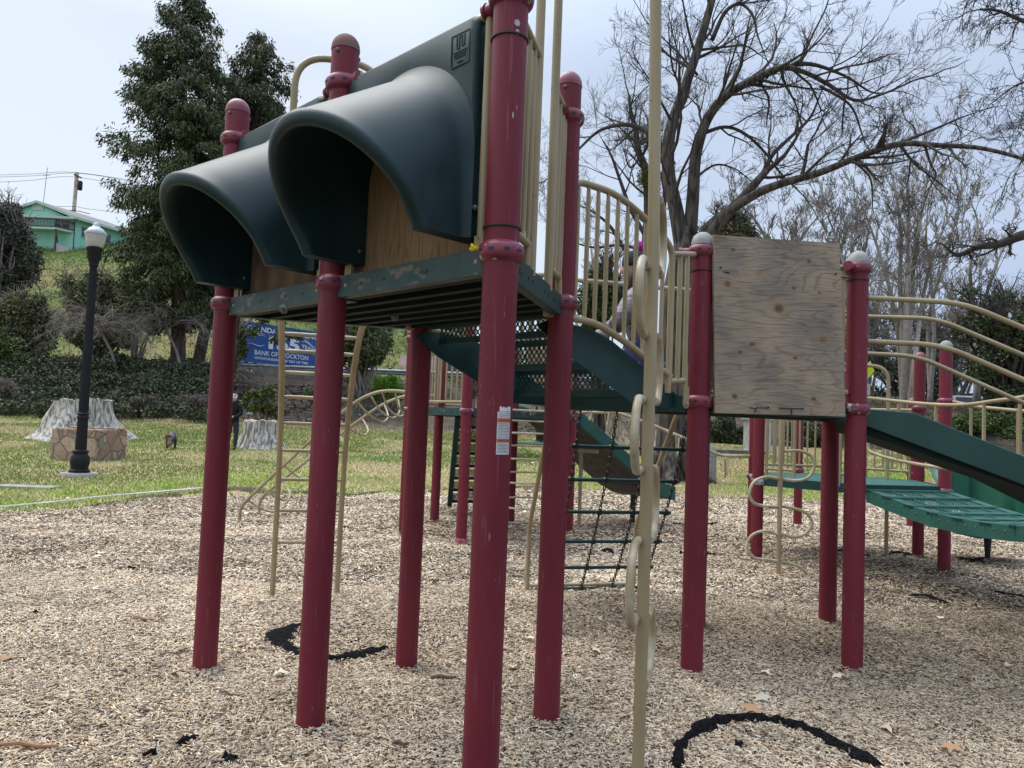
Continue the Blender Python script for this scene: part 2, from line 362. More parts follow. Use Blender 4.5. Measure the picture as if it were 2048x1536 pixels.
oL = post(pL, 2.46, ps, 1.585, 'red', 0, 2.40)
strap(oC, pC, 2.791); strap(oC, pC, 2.101); strap(oE, pE, 2.365, tail=(U(-60)*.066, U(-20)*.16-Z*.012)); strap(oF, pF, 2.405, tail=(U(-120)*.066, U(-165)*.20+Z*.012))
MB().tube([pC+U(60)*0+V(-.005, -.066, 2.80), pC+V(.012, -.0665, 2.79)], .003, 6)
# paint chips high on the front post
mbp = MB()
def cpatch(mb, P, r, a0, a1, z0, z1, n=6, mi=0, jag=0, shape=None):
    vs = []; 
    for j in range(n+1):
        a = radians(a0+(a1-a0)*j/n); t = j/n; dz = (z1-z0)/2; zc_ = (z0+z1)/2
        k = math.sqrt(max(0, 1-(2*t-1)**2))*.95+.05 if shape == 'blob' else 1
        top = zc_+dz*k+(rnd.uniform(-jag, jag) if jag else 0); bot = zc_-dz*k
        vs += [V(P[0]+r*cos(a), P[1]+r*sin(a), bot), V(P[0]+r*cos(a), P[1]+r*sin(a), top)]
    mb.add(vs, [(2*j, 2*j+2, 2*j+3, 2*j+1) for j in range(n)], mi)
cpatch(mbp, pC, PR+.001, -77, -56, 2.815, 2.84, 8, shape='blob'); cpatch(mbp, pC, PR+.001, -72, -58, 2.785, 2.805, 8, shape='blob')
cpatch(mbp, pC, PR+.001, -72, -66, 2.48, 2.505, 4, shape='blob')
mbp.build('bare_patch', mat('bare_metal_patch', (.45, .43, .45), .6, col2=(.3, .28, .3), nscale=90), oC)
# ---------------------------------------------------------------- decks
m_rib = mat('shade_toned_deck_rib', (.003, .011, .011), .7, col2=(.006, .016, .014), nscale=5, spec=.2)  # underside shade put into the rib colour, darker than the deck green
def hexdeck(par, verts, z, name='deck', worn=(), ribs=9, ribdir=0, post_gap=.075, ch=.095, mface=None):
    "steel deck: perforated plate, edge channel between posts, pan ribs underneath"
    K = len(verts); c = sum(verts)/K
    P = [c+(v-c)*1.0 for v in verts]
    mb = MB(); e1 = U(ribdir)
    top = [p+Z*z for p in P]
    mb.add(top, [tuple(range(K))], 0, [[((p-c)@U(0), (p-c)@U(90)) for p in P]])
    dk = mb.build(name, m_perf_deck, par)
    ribs_mb = MB(); e2 = U(ribdir+90)
    lo = min((p-c)@e2 for p in P); hi = max((p-c)@e2 for p in P)
    for k in range(ribs):
        h = lo+(hi-lo)*(k+.5)/ribs; xs = []
        for i in range(K):
            a, b = P[i]-c, P[(i+1) % K]-c; ya, yb = a@e2, b@e2
            if (ya-h)*(yb-h) < 0: t = (h-ya)/(yb-ya); xs.append((a+(b-a)*t)@e1)
        if len(xs) >= 2:
            x0, x1 = min(xs)+.02, max(xs)-.02
            if x1 > x0+.1: ribs_mb.box(c+e2*h+e1*(x0+x1)/2+Z*(z-.05), x1-x0, .045, .085, ribdir)
    ribs_mb.build('rib', m_rib, dk)
    for i in range(K):
        a, b = P[i], P[(i+1) % K]; t = (b-a); L = np.linalg.norm(t); t /= L; ang = math.degrees(math.atan2(t[1], t[0]))
        n = V(t[1], -t[0], 0); n = n if n@((a+b)/2-c) > 0 else -n
        mb = MB(); m = (a+b)/2+Z*(z-ch/2); ln = L-2*post_gap
        mb.box(m+n*.012, ln, .006, ch, ang); mb.box(m-n*.012+Z*(ch/2-.003), ln, .044, .006, ang); mb.box(m-n*.012-Z*(ch/2-.003), ln, .044, .006, ang)
        o = mb.build('edge_channel', m_green_worn if i in worn else m_green, dk)
        # pressed slots in the channel web
        sl = MB()
        for fx in (-.33, -.2, -.12, .12, .2, .33):
            sl.box(m+n*.0156+t*fx*ln, .05 if abs(fx) > .3 else .014, .003, .014, ang)
        sl.build('slot', m_black, o)
        for s_ in (-1, 1):
            bm_ = MB(); q = m+t*s_*(ln/2+.01)+n*.0; bm_.box(q, .05, .03, .05, ang); bm_.build('bracket', m_green, o)
    return dk
dU = hexdeck(ps, [pA, pC, pD, pG], ZU, worn=(0,), ribs=7, ribdir=-45)
dL = hexdeck(ps, [pL, pE, pF, pH], ZL, ribs=7, ribdir=15)
# intermediate channel joints at B on the long side
bb = MB(); bb.box(pB+Z*(ZU-.05)-NR(pB, -45)*.05, .10, .10, .10, -45); bb.build('bracket', m_green, dU)
# round washers and bolts hanging below the upper deck
bb = MB()
for q in (VP(568, 618, pB+.0*Z, 15), DP(790, 634, 4.0), DP(832, 637, 4.4)):
    bb.lathe(q, [(.022, 0), (.022, .006), (.010, .010), (.010, .02)], 14, ax=V(-.3, -1, -.3))
bb.build('bolt', m_steel, dU)
bb = MB()
for px in (1187, 1225, 1265): bb.lathe(VP(px, 801, pL, -45, .02), [(.02, 0), (.02, .006), (.011, .010), (.011, .018)], 14, ax=NR(pL, -45))
bb.build('bolt', m_steel, dL)

# ---------------------------------------------------------------- bubble hoods on the long side A-B-C
def lug(par, P, t, zt, zb, r=.021, a=0):
    "tan upright tube flattened to a bolted lug at its foot"
    mb = MB().tube([P+Z*zt, P+Z*(zb+.09)], r, 14); n = NR(P, a); d = U(a)
    pts = []
    for k in range(9): th = pi*k/8; pts.append(P+Z*zb+d*(.026*cos(th+pi))*1.0-Z*.026*sin(th))
    pts = [P+Z*(zb+.10)-d*.024]+pts+[P+Z*(zb+.10)+d*.024]
    mb.prism([q+n*.006 for q in pts], n*.008); bolt(mb, P+Z*zb+n*.014, n, .013, .012)
    return mb
def hood(par, P0, label, wood):
    d = U(-45); n = NR(P0, -45); s0, s1 = .075, .945; zb, zt = 2.088, 2.945
    def Q(s, z, o): return P0+d*s+n*o+Z*z
    # arch profile in (s,z), t in 0..1
    sl, sr = .100, .927; R_ = (sr-sl)/2; mid = (sl+sr)/2
    def prof(t, ins, u):          # u: 0 at the panel, 1 at the rim; ins: inset
        H = .735+(.43-.735)*u; Rv = .40+(.326-.40)*u; Ls = H-Rv; tot = 2*Ls+pi*R_; x = t*tot; r = R_-ins
        if x < Ls: return mid-r, zb+x
        if x > tot-Ls: return mid+r, zb+tot-x
        th = pi-(x-Ls)/R_; return mid+r*cos(th), zb+Ls+(Rv-ins)*sin(th)
    NT = 56; stations = []
    def Hu(u): return u
    def off(t, u):
        s_, z_ = prof(t, 0, 1); k = min(1, max(0, (z_-zb)/.43)); return .02+u*(.185+.315*k**1.12)
    st = [('o', u) for u in np.linspace(0, 1, 12)]+[('l', k) for k in np.linspace(0, pi, 9)[1:-1]]+[('i', u) for u in np.linspace(1, -.08, 9)]
    vs = []
    TH = .066
    for kind, u in st:
        for j in range(NT+1):
            t = j/NT
            if kind == 'o':
                ins = .022*max(0, 1-abs(0)) if False else 0
                fl = .028*max(0, 1-u/.16)**2     # fillet where the hood meets the flat panel
                s_, z_ = prof(t, -fl, Hu(u)); o = off(t, u)
            elif kind == 'l':
                s_, z_ = prof(t, TH/2-TH/2*cos(u), 1); o = off(t, 1)+TH*.42*sin(u)
            else:
                s_, z_ = prof(t, TH, Hu(max(u, 0))); o = off(t, max(u, 0)) if u > 0 else u
            if kind != 'i' and (t < .0 or t > 1): pass
            vs.append(Q(s_, max(z_, zb), o))
    m = NT+1; fs = [(i*m+j, i*m+j+1, (i+1)*m+j+1, (i+1)*m+j) for i in range(len(st)-1) for j in range(NT)]
    # close the two bottom edges of the double wall
    nst = len(st); lo_i = [i*m for i in range(nst)]; hi_i = [i*m+NT for i in range(nst)]
    no = 12
    for ids in (lo_i, hi_i):
        a = 0; b = nst-1
        while a+1 < b-1 or a+1 <= no:
            a2 = min(a+1, no+3); b2 = max(b-1, no+3)
            if a2 >= b2: break
            fs.append((ids[a], ids[a2], ids[b2], ids[b])); a, b = a2, b2
            if b-a < 2: break
    mb = MB().add(vs, fs)
    # flat panel round the arch (with rolled border), open in the middle
    ph = empty_part('tunnel_hood', par, label)
    o = mb.build('hood_shell', m_hood, ph, 60, fix=True)
    mb = MB(); NP = NT; inner = []; outer = []
    def rect_pt(t):
        per = [(s0, zb), (s0, zt), (s1, zt), (s1, zb)]; ls = [zt-zb, s1-s0, zt-zb]; x = t*sum(ls)
        for k in range(3):
            if x <= ls[k]+1e-9:
                f = x/ls[k]; a, b = per[k], per[k+1]; return a[0]+(b[0]-a[0])*f, a[1]+(b[1]-a[1])*f
            x -= ls[k]
    rows = []
    for (kk, of) in ((0., .0), (.03, .02), (.06, .024), (1., .020)):
        row = []
        for j in range(NP+1):
            t = j/NP; a = rect_pt(t); b = prof(t, -.028, Hu(0)); c_ = (mid, zb+.4)
            if kk < .5:
                s_ = a[0]+(c_[0]-a[0])*kk*.5; z_ = a[1]+(c_[1]-a[1])*kk*.5
                row.append(Q(s_, max(z_, zb), of))
            else: row.append(Q(b[0], b[1], of))
        rows.append(row)
    row0 = [p-n*.045 for p in rows[0]]; rows = [row0]+rows
    vs = [p for r_ in rows for p in r_]; m = NP+1
    fs = [(i*m+j, i*m+j+1, (i+1)*m+j+1, (i+1)*m+j) for i in range(len(rows)-1) for j in range(NP)]
    mb.add(vs, fs); mb.build('panel', m_hood, ph, 50, fix=True)
    # embossed maker's plate in the upper corner: frame, emblem and small lines
    mb = MB(); q0 = (.80, 2.77); w_, h_ = .105, .125
    def bar(a, b, wd=.004): mb.beam(Q(a[0], a[1], .0235), Q(b[0], b[1], .0235), wd*.8, .003, up=n)
    x0, z0 = q0; x1, z1 = x0+w_, z0+h_
    for a, b in (((x0, z0), (x1, z0)), ((x1, z0), (x1, z1)), ((x1, z1), (x0, z1)), ((x0, z1), (x0, z0))): bar(a, b)
    for a, b in (((.03, .07), (.03, .12)), ((.03, .07), (.045, .07)), ((.045, .07), (.045, .11)), ((.045, .11), (.06, .12)), ((.06, .12), (.06, .075)), ((.06, .075), (.075, .075)), ((.075, .075), (.075, .12))):
        bar((x0+a[0], z0+a[1]), (x0+b[0], z0+b[1]), .006)
    for k, l in ((.055, .075), (.045, .07), (.035, .06), (.015, .03)):
        k0 = x0+.05-l/2; 
        while k0 < x0+.05+l/2: bar((k0, z0+k), (k0+.006, z0+k), .005); k0 += .009
    mb.build('maker_plate', m_hood, ph)
    # tan uprights with lugs on each side
    for s_ in (s0+.045, s1+.036):
        mb = lug(ph, P0+d*s_-n*.01, 0, 2.93, 1.995, .0175, -45); mb.build('upright', m_tan, ph, 40)
    mb = MB().tube([Q(s0-.008, 2.935, -.01), Q(s1+.036, 2.935, -.01)], .018, 12)
    mb.build('top_rail', m_tan, ph, 40)
    bl = MB(); bolt(bl, Q(s1-.015, 2.20, .0)+d*.03, n, .012, .02); bolt(bl, Q(.20, 2.14, -.0), n, .010); bl.build('bolt', m_steel, ph)
    # plywood board behind
    mb = MB(); a, b, c_, e = [Q(s_, z_, -.055) for s_, z_ in ((.06, ZU+.005), (1.03, ZU+.005), (1.03, 2.80), (.06, 2.80))]
    mb.quad(a, b, c_, e); k = -n*.015; mb.quad(b+k, a+k, e+k, c_+k)
    mb.build('plywood_board', wood, ph)
    return ph
def empty_part(name, par, label=None):
    o = bpy.data.objects.new(name, None); o.empty_display_size = .05; COL.objects.link(o); o.parent = par; o.matrix_parent_inverse = pinv(par)
    if label: o['label'] = label
    return o
w_new = wood_mat('fresh_plywood', (.27, .165, .085), (.33, .21, .11), 70, (3.2, .55, 1), knots=[(.62, .16, .014), (.74, .13, .011), (.50, .50, .014)])
w_old = wood_mat('stained_plywood', (.10, .060, .038), (.15, .085, .05), 60, (4.5, .6, 1), knots=[(.18, .07, .028), (.36, .08, .030), (.55, .07, .026), (.70, .08, .03), (.86, .07, .028)], knot=(.20, .12, .06))
h1 = hood(ps, pB, 'dark green bubble hood beside the front post, fresh plywood behind', w_new)
h2 = hood(ps, pA, 'dark green bubble hood at the far end, stained plywood behind', w_old)
# yellow tape knot
mb = MB()
q = VP(952, 496, pB, -45, .04)
for k in range(7):
    e_ = q+V(rnd.uniform(-.018, .018), rnd.uniform(-.012, .0), rnd.uniform(-.015, .015)); mb.tube([q+V(rnd.uniform(-.01, .01), -.005, rnd.uniform(-.01, .01)), e_, e_+V(rnd.uniform(-.012, .012), 0, rnd.uniform(-.014, .01))], [.005, .009, .004], 5)
mb.build('yellow_tape', m_yellow, oC)

# ---------------------------------------------------------------- railings
RT = .0165; RB = .0125
def rail(par, paths, bal, r=RT, rb=RB, name='railing', m=m_tan):
    "paths: tubes (3-D polylines); bal: balusters (bottom, top) each a part's sub-part"
    mb = MB()
    for p in paths: mb.tube(p, r, 12)
    o = mb.build(name, m, par, 40)
    for a, b in bal:
        k = MB(); a = np.array(a); b = np.array(b); d = (b-a); 
        k.tube([a, a+d*.03, a+d*.09, b-d*.09, b-d*.03, b], [rb*.9, rb*.8, rb, rb, rb*.8, rb*.9], 10); k.build('baluster', m, o, 40)
    return o
def on(P, a, s, z, o=0): return P+U(a)*s+Z*z-NR(P, a)*o*-1
# opening C-D with its hand-hoop, rails either side
cd_ = lambda s, z, o=0: on(pC, 75, s, z, o)
rail(ps, [[cd_(.06, 2.955), cd_(.455, 2.955)], [cd_(.06, 2.135), cd_(.385, 2.135)], [cd_(.375, 2.135), cd_(.375, 2.045)]],
     [(cd_(s, 2.135), cd_(s, 2.955)) for s in (.13, .21, .29)]+[(cd_(.375, 2.135), cd_(.375, 2.955))])
rail(ps, [[cd_(.77, 2.955), cd_(1.04, 2.955)], [cd_(.80, 2.125), cd_(1.02, 2.125)], [cd_(1.02, 2.125), cd_(1.04, 2.0)]],
     [(cd_(s, 2.125), cd_(s, 2.955)) for s in (.84, .91, .98)]+[(cd_(1.035, 2.10), cd_(1.035, 2.955))])
hoop = rounded([cd_(.452, 2.02), cd_(.452, 3.62), cd_(.785, 3.62), cd_(.785, 2.02)], .15, 8)
MB().tube(hoop, .020, 14).build('hand_hoop', m_tan, ps, 40)
lugm = lug(ps, cd_(1.045, 0, .0), 0, 2.12, 1.99, .015, 75); lugm.build('lug', m_tan, ps, 40)
# hoop over the curved ladder on the A-G side
ag = lambda s, z, o=0: pA+U(15)*s+Z*z+V(-sin(radians(15)), cos(radians(15)), 0)*o
hoop = rounded([ag(.30, 2.0), ag(.30, 3.50), ag(.80, 3.50), ag(.80, 2.0)], .20, 10)
MB().tube(hoop, .020, 14).build('hand_hoop', m_tan, ps, 40)
rail(ps, [[ag(.07, 2.955), ag(.30, 2.955)], [ag(.07, 2.13), ag(.30, 2.13)]], [(ag(s, 2.13), ag(s, 2.955)) for s in (.14, .22)])
rail(ps, [[ag(.80, 2.955), ag(1.03, 2.955)], [ag(.80, 2.13), ag(1.03, 2.13)]], [(ag(s, 2.13), ag(s, 2.955)) for s in (.88, .96)])

# ---------------------------------------------------------------- stairs D-E / G-L
aDE = math.degrees(math.atan2((pE-pD)[1], (pE-pD)[0])); aGL = math.degrees(math.atan2((pL-pG)[1], (pL-pG)[0]))
stair = empty_part('stair', ps)
for P0, aa, sgn in ((pD, aDE, -1), (pG, aGL, 1)):
    q = lambda s, z, o=0: P0+U(aa)*s+Z*z+U(aa+90)*o
    o_ = .045*(-sgn)*-1
    if sgn == -1: k0 = .065
    else: k0 = -.065
    poly = [q(-.02, 1.935, k0), q(.29, 1.925, k0), q(.47, 1.875, k0), q(.87, 1.70, k0), q(1.05, 1.62, k0), q(1.05, 1.54, k0), q(.67, 1.545, k0), q(.08, 1.79, k0), q(-.1, 1.90, k0)]
    MB().prism(poly, U(aa+90)*.006*(1 if sgn == -1 else -1)).build('stringer', m_green, stair)
    top = cat([q(.0, 1.95), q(.0, 2.28)], 2)[:0]
    up_ = rounded([q(.02, 1.94), q(.02, 2.60), q(.10, 2.65), q(.35, 2.655), q(.52, 2.615), q(.80, 2.505), q(.885, 2.44), q(.885, 1.70)], .09, 6)
    lo_ = rounded([q(-.10, 1.955), q(.26, 1.945), q(.46, 1.885), q(.90, 1.715)], .08, 5)
    zt_ = lambda s: float(np.interp(s, [.02, .10, .35, .52, .80, .885], [2.6, 2.65, 2.655, 2.615, 2.505, 2.45]))
    zb_ = lambda s: float(np.interp(s, [-.1, .26, .46, .90], [1.955, 1.945, 1.885, 1.715]))
    r_ = rail(stair, [up_, lo_, [q(.88, 1.72), q(.88, 1.62)]], [(q(s, zb_(s)+.01), q(s, zt_(s)-.01)) for s in (.095, .17, .245, .322, .402, .482, .562, .64, .72, .80)], .0185)
    rail(stair, [[q(.885, 2.418), q(1.10, 2.455)], [q(.885, 1.685), q(1.035, 1.70)]], [(q(.965, 1.69), q(.965, 2.43))]+([(q(1.035, 1.66), q(1.035, 2.445))]), .0165, .015)
    lugm = lug(stair, q(1.04, 0, -.0), 0, 1.80, 1.565, .016, aa); lugm.build('lug', m_tan, stair, 40)
    e_ = MB(); e_.lathe(q(-.105, 1.955), [(.0001, -.006), (.014, -.003), (.0225, .003), (.0225, .02)], 12, ax=U(aa)); e_.build('end_cap', m_tan, stair, 40)
dn = U((aDE+aGL)/2)
def SQ(k, s): return (pD+dn*0)*(1-k)+pG*k+ (U(aDE)*(1-k)+U(aGL)*k)*s
zs = [2.03, 1.895, 1.76, 1.625]; xs_ = [.05, .36, .67, .98]
for k in range(3):
    a, b = SQ(.10, xs_[k]), SQ(.90, xs_[k])
    if k > 0 or True:
        mb = MB(); a2, b2 = SQ(.10, xs_[k+1]), SQ(.90, xs_[k+1]); zz = zs[k+1] if k < 2 else 1.628
        if k < 3: mb.quad(a+Z*zz, b+Z*zz, b2+Z*zz, a2+Z*zz)
        t_ = mb.build('tread', m_perf, stair)
        e_ = MB(); e_.beam(SQ(.10, xs_[k+1])+Z*(zz-.02), SQ(.90, xs_[k+1])+Z*(zz-.02), .03, .035); e_.beam(SQ(.10, xs_[k])+Z*(zz-.02), SQ(.90, xs_[k])+Z*(zz-.02), .02, .035); e_.build('tread_nosing', m_green, t_)
    mb = MB(); mb.quad(a+Z*zs[k], b+Z*zs[k], b+Z*zs[k+1], a+Z*zs[k+1]); mb.build('riser', m_perf, stair)
mb = MB(); a, b = SQ(.03, 1.02), SQ(.97, 1.02); mb.quad(a+Z*1.62, b+Z*1.62, b+Z*1.52, a+Z*1.52); mb.build('foot_plate', m_green, stair)

# ---------------------------------------------------------------- weathered plywood lashed on the E-F side
w_ply = wood_mat('weathered_plywood', (.38, .29, .20), (.21, .18, .15), 95, (.62, 3.4, 1), knots=[(.09, .765, .019), (.435, .63, .028), (.745, .46, .025), (.25, .41, .015), (.545, .34, .012), (.17, .36, .012), (.13, .10, .016), (.67, .10, .014), (.65, .93, .014), (.13, .97, .012), (.72, .74, .010), (.54, .76, .012)], knot=(.13, .075, .035))
wear(w_ply, (.36, .24, .14), 2.2, .60, .80, (.8, .8, 2.5), 4)
n = NR(pE, 15)
cs = [VP(px, py, pE, 15, .085) for px, py in ((1430, 826), (1691, 833), (1679, 487), (1427, 469))]
mb = MB().quad(*cs); bk = [c-n*.019 for c in cs]; mb.add(bk, [(3, 2, 1, 0)], 0, [[(0, 0), (1, 0), (1, 1), (0, 1)]])
mb.add(cs+bk, [(0, 4, 5, 1), (1, 5, 6, 2), (2, 6, 7, 3), (3, 7, 4, 0)], 0, [[(0, 0), (0, .02), (.8, .02), (.8, 0)]]*4)
ply = mb.build('plywood_panel', w_ply, ps)
mb = MB()
for (a, b) in (((1513, 816), (1509, 826)), ((1583, 817), (1583, 829)), ((1500, 815), (1513, 817)), ((1513, 815), (1536, 816)), ((1558, 816), (1582, 817)), ((1583, 817), (1605, 817))):
    mb.tube([VP(*a, pE, 15, .089), VP(*b, pE, 15, .089)], .0028, 6)
for q in ((1441, 535), (1671, 548), (1536, 815), (1605, 817)): mb.lathe(VP(*q, pE, 15, .087), [(.006, 0), (.006, .006), (.003, .008)], 8, ax=n)
mb.tube([VP(1424, 500, pE, 15, .05), VP(1428, 822, pE, 15, .05)], .005, 6)
mb.build('cable_tie', m_black, ply)
# tan uprights of the hidden opening rails behind the panel
rail(ps, [[on(pE, 15, .07, 2.48, -.0), on(pE, 15, 1.03, 2.48, 0)], [on(pE, 15, .09, 1.66), on(pE, 15, .09, 2.48)], [on(pE, 15, .99, 1.66), on(pE, 15, .99, 2.48)], [on(pE, 15, .07, 1.69), on(pE, 15, 1.03, 1.69)]],
     [(on(pE, 15, s, 1.69), on(pE, 15, s, 2.47)) for s in (.22, .35, .48, .61, .74, .87)])
# bar across the net opening, and the rail I-H
MB().tube([pL+Z*2.44+U(15)*.06, pI+Z*2.44-U(15)*.0, pH+Z*2.44-U(15)*.06], .017, 12).build('cross_bar', m_tan_worn, ps, 40)
rail(ps, [[on(pI, 15, .07, 1.70), on(pI, 15, 1.03, 1.70)]], [(on(pI, 15, s, 1.70), on(pI, 15, s, 2.43)) for s in (.15, .3, .45, .6, .75, .9)])

# ---------------------------------------------------------------- serpentine pole in front of the C-D opening
bp = V(.555, 3.10, 0); dirp = U(75)
cp = empty_part('serpentine_climber', ps)
pole = rounded([bp-Z*.2, bp+Z*2.2, bp+Z*3.55+V(-.03, 0, 0), cd_(.62, 3.62)+V(.10, 0, 0), cd_(.62, 3.62)], .3, 6)
MB().tube(pole, .0245, 18).build('pole', m_tan, cp, 40)
zc_ = [2.345, 2.065, 1.785, 1.525, 1.245, .965, .66, .40]
side = [1, -1, 1, -1, 1, -1, 1]
for k in range(7):
    z0, z1 = zc_[k], zc_[k+1]; sg = side[k]; W = .29; rr = (z0-z1)/2
    off_ = U(-15)*(-.024 if sg < 0 else .018)
    pts = [bp+Z*z0+off_+dirp*sg*.01, bp+Z*(z0+.0)+off_+dirp*sg*(W-rr)]
    for th in np.linspace(pi/2, -pi/2, 11)[1:-1]: pts.append(bp+off_+Z*((z0+z1)/2+rr*sin(th))+dirp*sg*(W-rr+rr*cos(th)))
    pts += [bp+Z*(z1+.0)+off_+dirp*sg*(W-rr), bp+Z*z1+off_+dirp*sg*.01]
    MB().tube(cat(pts, 2), [.0165]*0 or .0165, 12).build('loop_rung', m_tan_worn, cp, 60)

# ---------------------------------------------------------------- curved ladder on the A-G side
lad = empty_part('arch_ladder', ps)
prof_l = [(1.76, -.2), (1.76, 0), (1.75, .5), (1.66, 1.0), (1.38, 1.45), (.95, 1.78), (.45, 1.96), (.0, 2.0)]
def LP(side_, d, z): return ag(.53+(-.245 if side_ < 0 else .245), z, d)
dz = cat([V(d, z, 0) for d, z in prof_l], 8)
for s_ in (-1, 1): MB().tube([LP(s_, p[0], p[1]) for p in dz], .021, 14).build('side_rail', m_tan, lad, 40)
targets = [1085, 1021, 959, 901, 846, 793, 744, 701, 667, 638]
ys = [(abs(0), p[0], p[1], prj(LP(-1, p[0], p[1]))[1]) for p in dz]
for t in targets:
    b = min((x for x in ys if x[2] >= 0), key=lambda x: abs(x[3]-t)); i = ys.index(b)
    # refine between neighbours
    best = None
    for j in (max(i-1, 0), min(i, len(ys)-2)):
        a_, c_ = dz[j], dz[j+1]
        for u in np.linspace(0, 1, 11):
            p = a_*(1-u)+c_*u; e = abs(prj(LP(-1, p[0], p[1]))[1]-t)
            if best is None or e < best[0]: best = (e, p)
    p = best[1]; a, c_ = LP(-1, p[0], p[1]), LP(1, p[0], p[1]); v = (c_-a)
    MB().tube([a, a+v*.06, a+v*.12, c_-v*.12, c_-v*.06, c_], [.010, .011, .0135, .0135, .011, .010], 12).build('rung', m_tan_worn if t < 800 else m_tan, lad, 40)

# ---------------------------------------------------------------- chain net under the L-I side
net = empty_part('net_climber', ps)
gl = V(-.08, 1.0, 0)
def NP_(s, k, z): return pL+U(15)*s+gl*k+Z*z
rows = [(0, .02, 1.53), (1, .16, 1.27), (2, .33, 1.02), (3, .53, .76), (4, .76, .50), (5, 1.0, .25), (6, 1.22, .03)]
cols = [.165, .44, .72, 1.0]
rowpx = {1: (895, 905), 2: (957, 965), 3: (1024, 1030), 4: (1088, 1090), 5: (1144, 1146), 6: (1188, 1182)}
def net_pt(i, s):
    k, z = rows[i][1], rows[i][2]; return NP_(s, k, z)
for i in range(1, 7):
    a, b = net_pt(i, cols[0]-.04), net_pt(i, cols[3]+.04)
    MB().tube([a, b], .0145, 10).build('rung', m_green, net, 40)
for s in cols:
    pth = cat([net_pt(i, s) for i in range(7)], 16); mb = MB()
    # resample to links
    L = [0]
    for a, b in zip(pth[:-1], pth[1:]): L.append(L[-1]+np.linalg.norm(b-a))
    nl = int(L[-1]/.034); P_ = [np.array([np.interp(x, L, [p[j] for p in pth]) for j in range(3)]) for x in np.linspace(0, L[-1], nl+1)]
    for k in range(nl):
        a, b = P_[k], P_[k+1]; t = (b-a)/np.linalg.norm(b-a); sd_ = U(15) if k % 2 else np.cross(t, U(15)); c_ = (a+b)/2
        ring = [c_+t*.0225*cos(th)*1.0+sd_*.0105*sin(th) for th in np.linspace(0, 2*pi, 9)]
        mb.tube(ring, .0042, 5, caps=False)
    for i in range(1, 7): mb.lathe(net_pt(i, s)-U(15)*.022, [(.017, 0), (.024, .01), (.024, .034), (.017, .044)], 10, ax=U(15))
    mb.build('chain', m_chain, net)
for s, tag_ in ((-.04, 0), (.93, 1)):
    pts = rounded([NP_(s, 1.24, -.1), NP_(s, 1.22, .56), NP_(s, .12, 1.50), NP_(s, .04, 1.55)], .10, 5)
    MB().tube(pts, .019, 12).build('frame_leg', m_tan, net, 40)
MB().tube([NP_(-.04, 1.24, .06), NP_(.93, 1.24, .06)], .015, 12).build('foot_bar', m_tan_worn, net, 40)
mb = MB()
for k in range(34):
    a = NP_(.05+k*.03, 1.24, .02); ring = [a+U(15)*.020*cos(th)+Z*.016*sin(th) for th in np.linspace(0, 2*pi, 8)]; mb.tube(ring, .0045, 5, caps=False)
mb.build('foot_chain', m_green, net)

m_slide_dark = mat('dark_green_slide_wall', (.006, .046, .040), .4, col2=(.009, .055, .048), nscale=4)
# ---------------------------------------------------------------- slide on the F-H side
sl_ = empty_part('slide', ps)
sp = lambda P, s, z, o=0: P+U(-15)*s+Z*z+U(75)*o
for P0, o_, m_ in ((pF, .07, 1), (pH, -.07, 1)):
    poly = [sp(P0, .0, 1.60, o_), sp(P0, .35, 1.580, o_), sp(P0, .95, 1.34, o_), sp(P0, 2.6, .52, o_), sp(P0, 2.6, .32, o_), sp(P0, .95, 1.165, o_), sp(P0, .02, 1.505, o_)]
    MB().prism(poly, U(75)*.02*(1 if o_ > 0 else -1)).build('side_wall', m_slide_dark, sl_, bevel=.006)
poly = [sp(pF, .0, 1.52, .10), sp(pF, .35, 1.46, .10), sp(pF, .95, 1.22, .10), sp(pF, 2.6, .40, .10), sp(pF, 2.6, .33, .10), sp(pF, .95, 1.15, .10), sp(pF, .02, 1.45, .10)]
MB().prism(poly, U(75)*.9).build('chute', mat('black_green_slide_bed', (.003, .012, .011), .7, spec=.2), sl_)
for P0, zz in ((pF, ((2.298, 2.262, .60, 1.92), (2.02, 2.0, .49, 1.66))), (pH, ((2.345, 2.325, .73, 1.95), (2.065, 2.04, .60, 1.66)))):
    for z0, z1, sb, ze in zz:
        pts = rounded([sp(P0, .03, z0), sp(P0, sb, z1), sp(P0, sb+1.0, z1-.47), sp(P0, sb+1.6, z1-.78)], .14, 5)
        MB().tube(pts, .0165, 12).build('handrail', m_tan, sl_, 40)

# ---------------------------------------------------------------- warning sticker on the front post
m_wht = mat('sticker_white', (.66, .67, .66), .5, col2=(.55, .56, .55), nscale=40); m_org = mat('sticker_orange', (.75, .13, .02), .5); m_ink = mat('sticker_ink', (.10, .10, .10), .6)
st_ = MB(); rC = PR+.0008; view = math.degrees(math.atan2(-pC[1], -pC[0])); a0, a1 = view+9, view+58
z1_, z0_ = zt2, zb2 = 1.468, 1.300
cpatch(st_, pC, rC, a0, a1, z0_, z1_-.02, 12)
cpatch(st_, pC, rC, a0+6, a1, z1_-.021, z1_-.004, 12, jag=.004)
sticker = st_.build('warning_sticker', m_wht, oC, 60)
def zpx(y): return 1.402+(848.5-y)*2.655/1538*1.02
st2 = MB(); z_ = 1.300
for (u0, u1) in ((.655, .745), (.245, .325)): cpatch(st2, pC, rC+.0008, a0+.5, a1-.5, z0_+(z1_-z0_)*u0, z0_+(z1_-z0_)*u1, 10)
st2.build('orange_band', m_org, sticker)
st3 = MB()
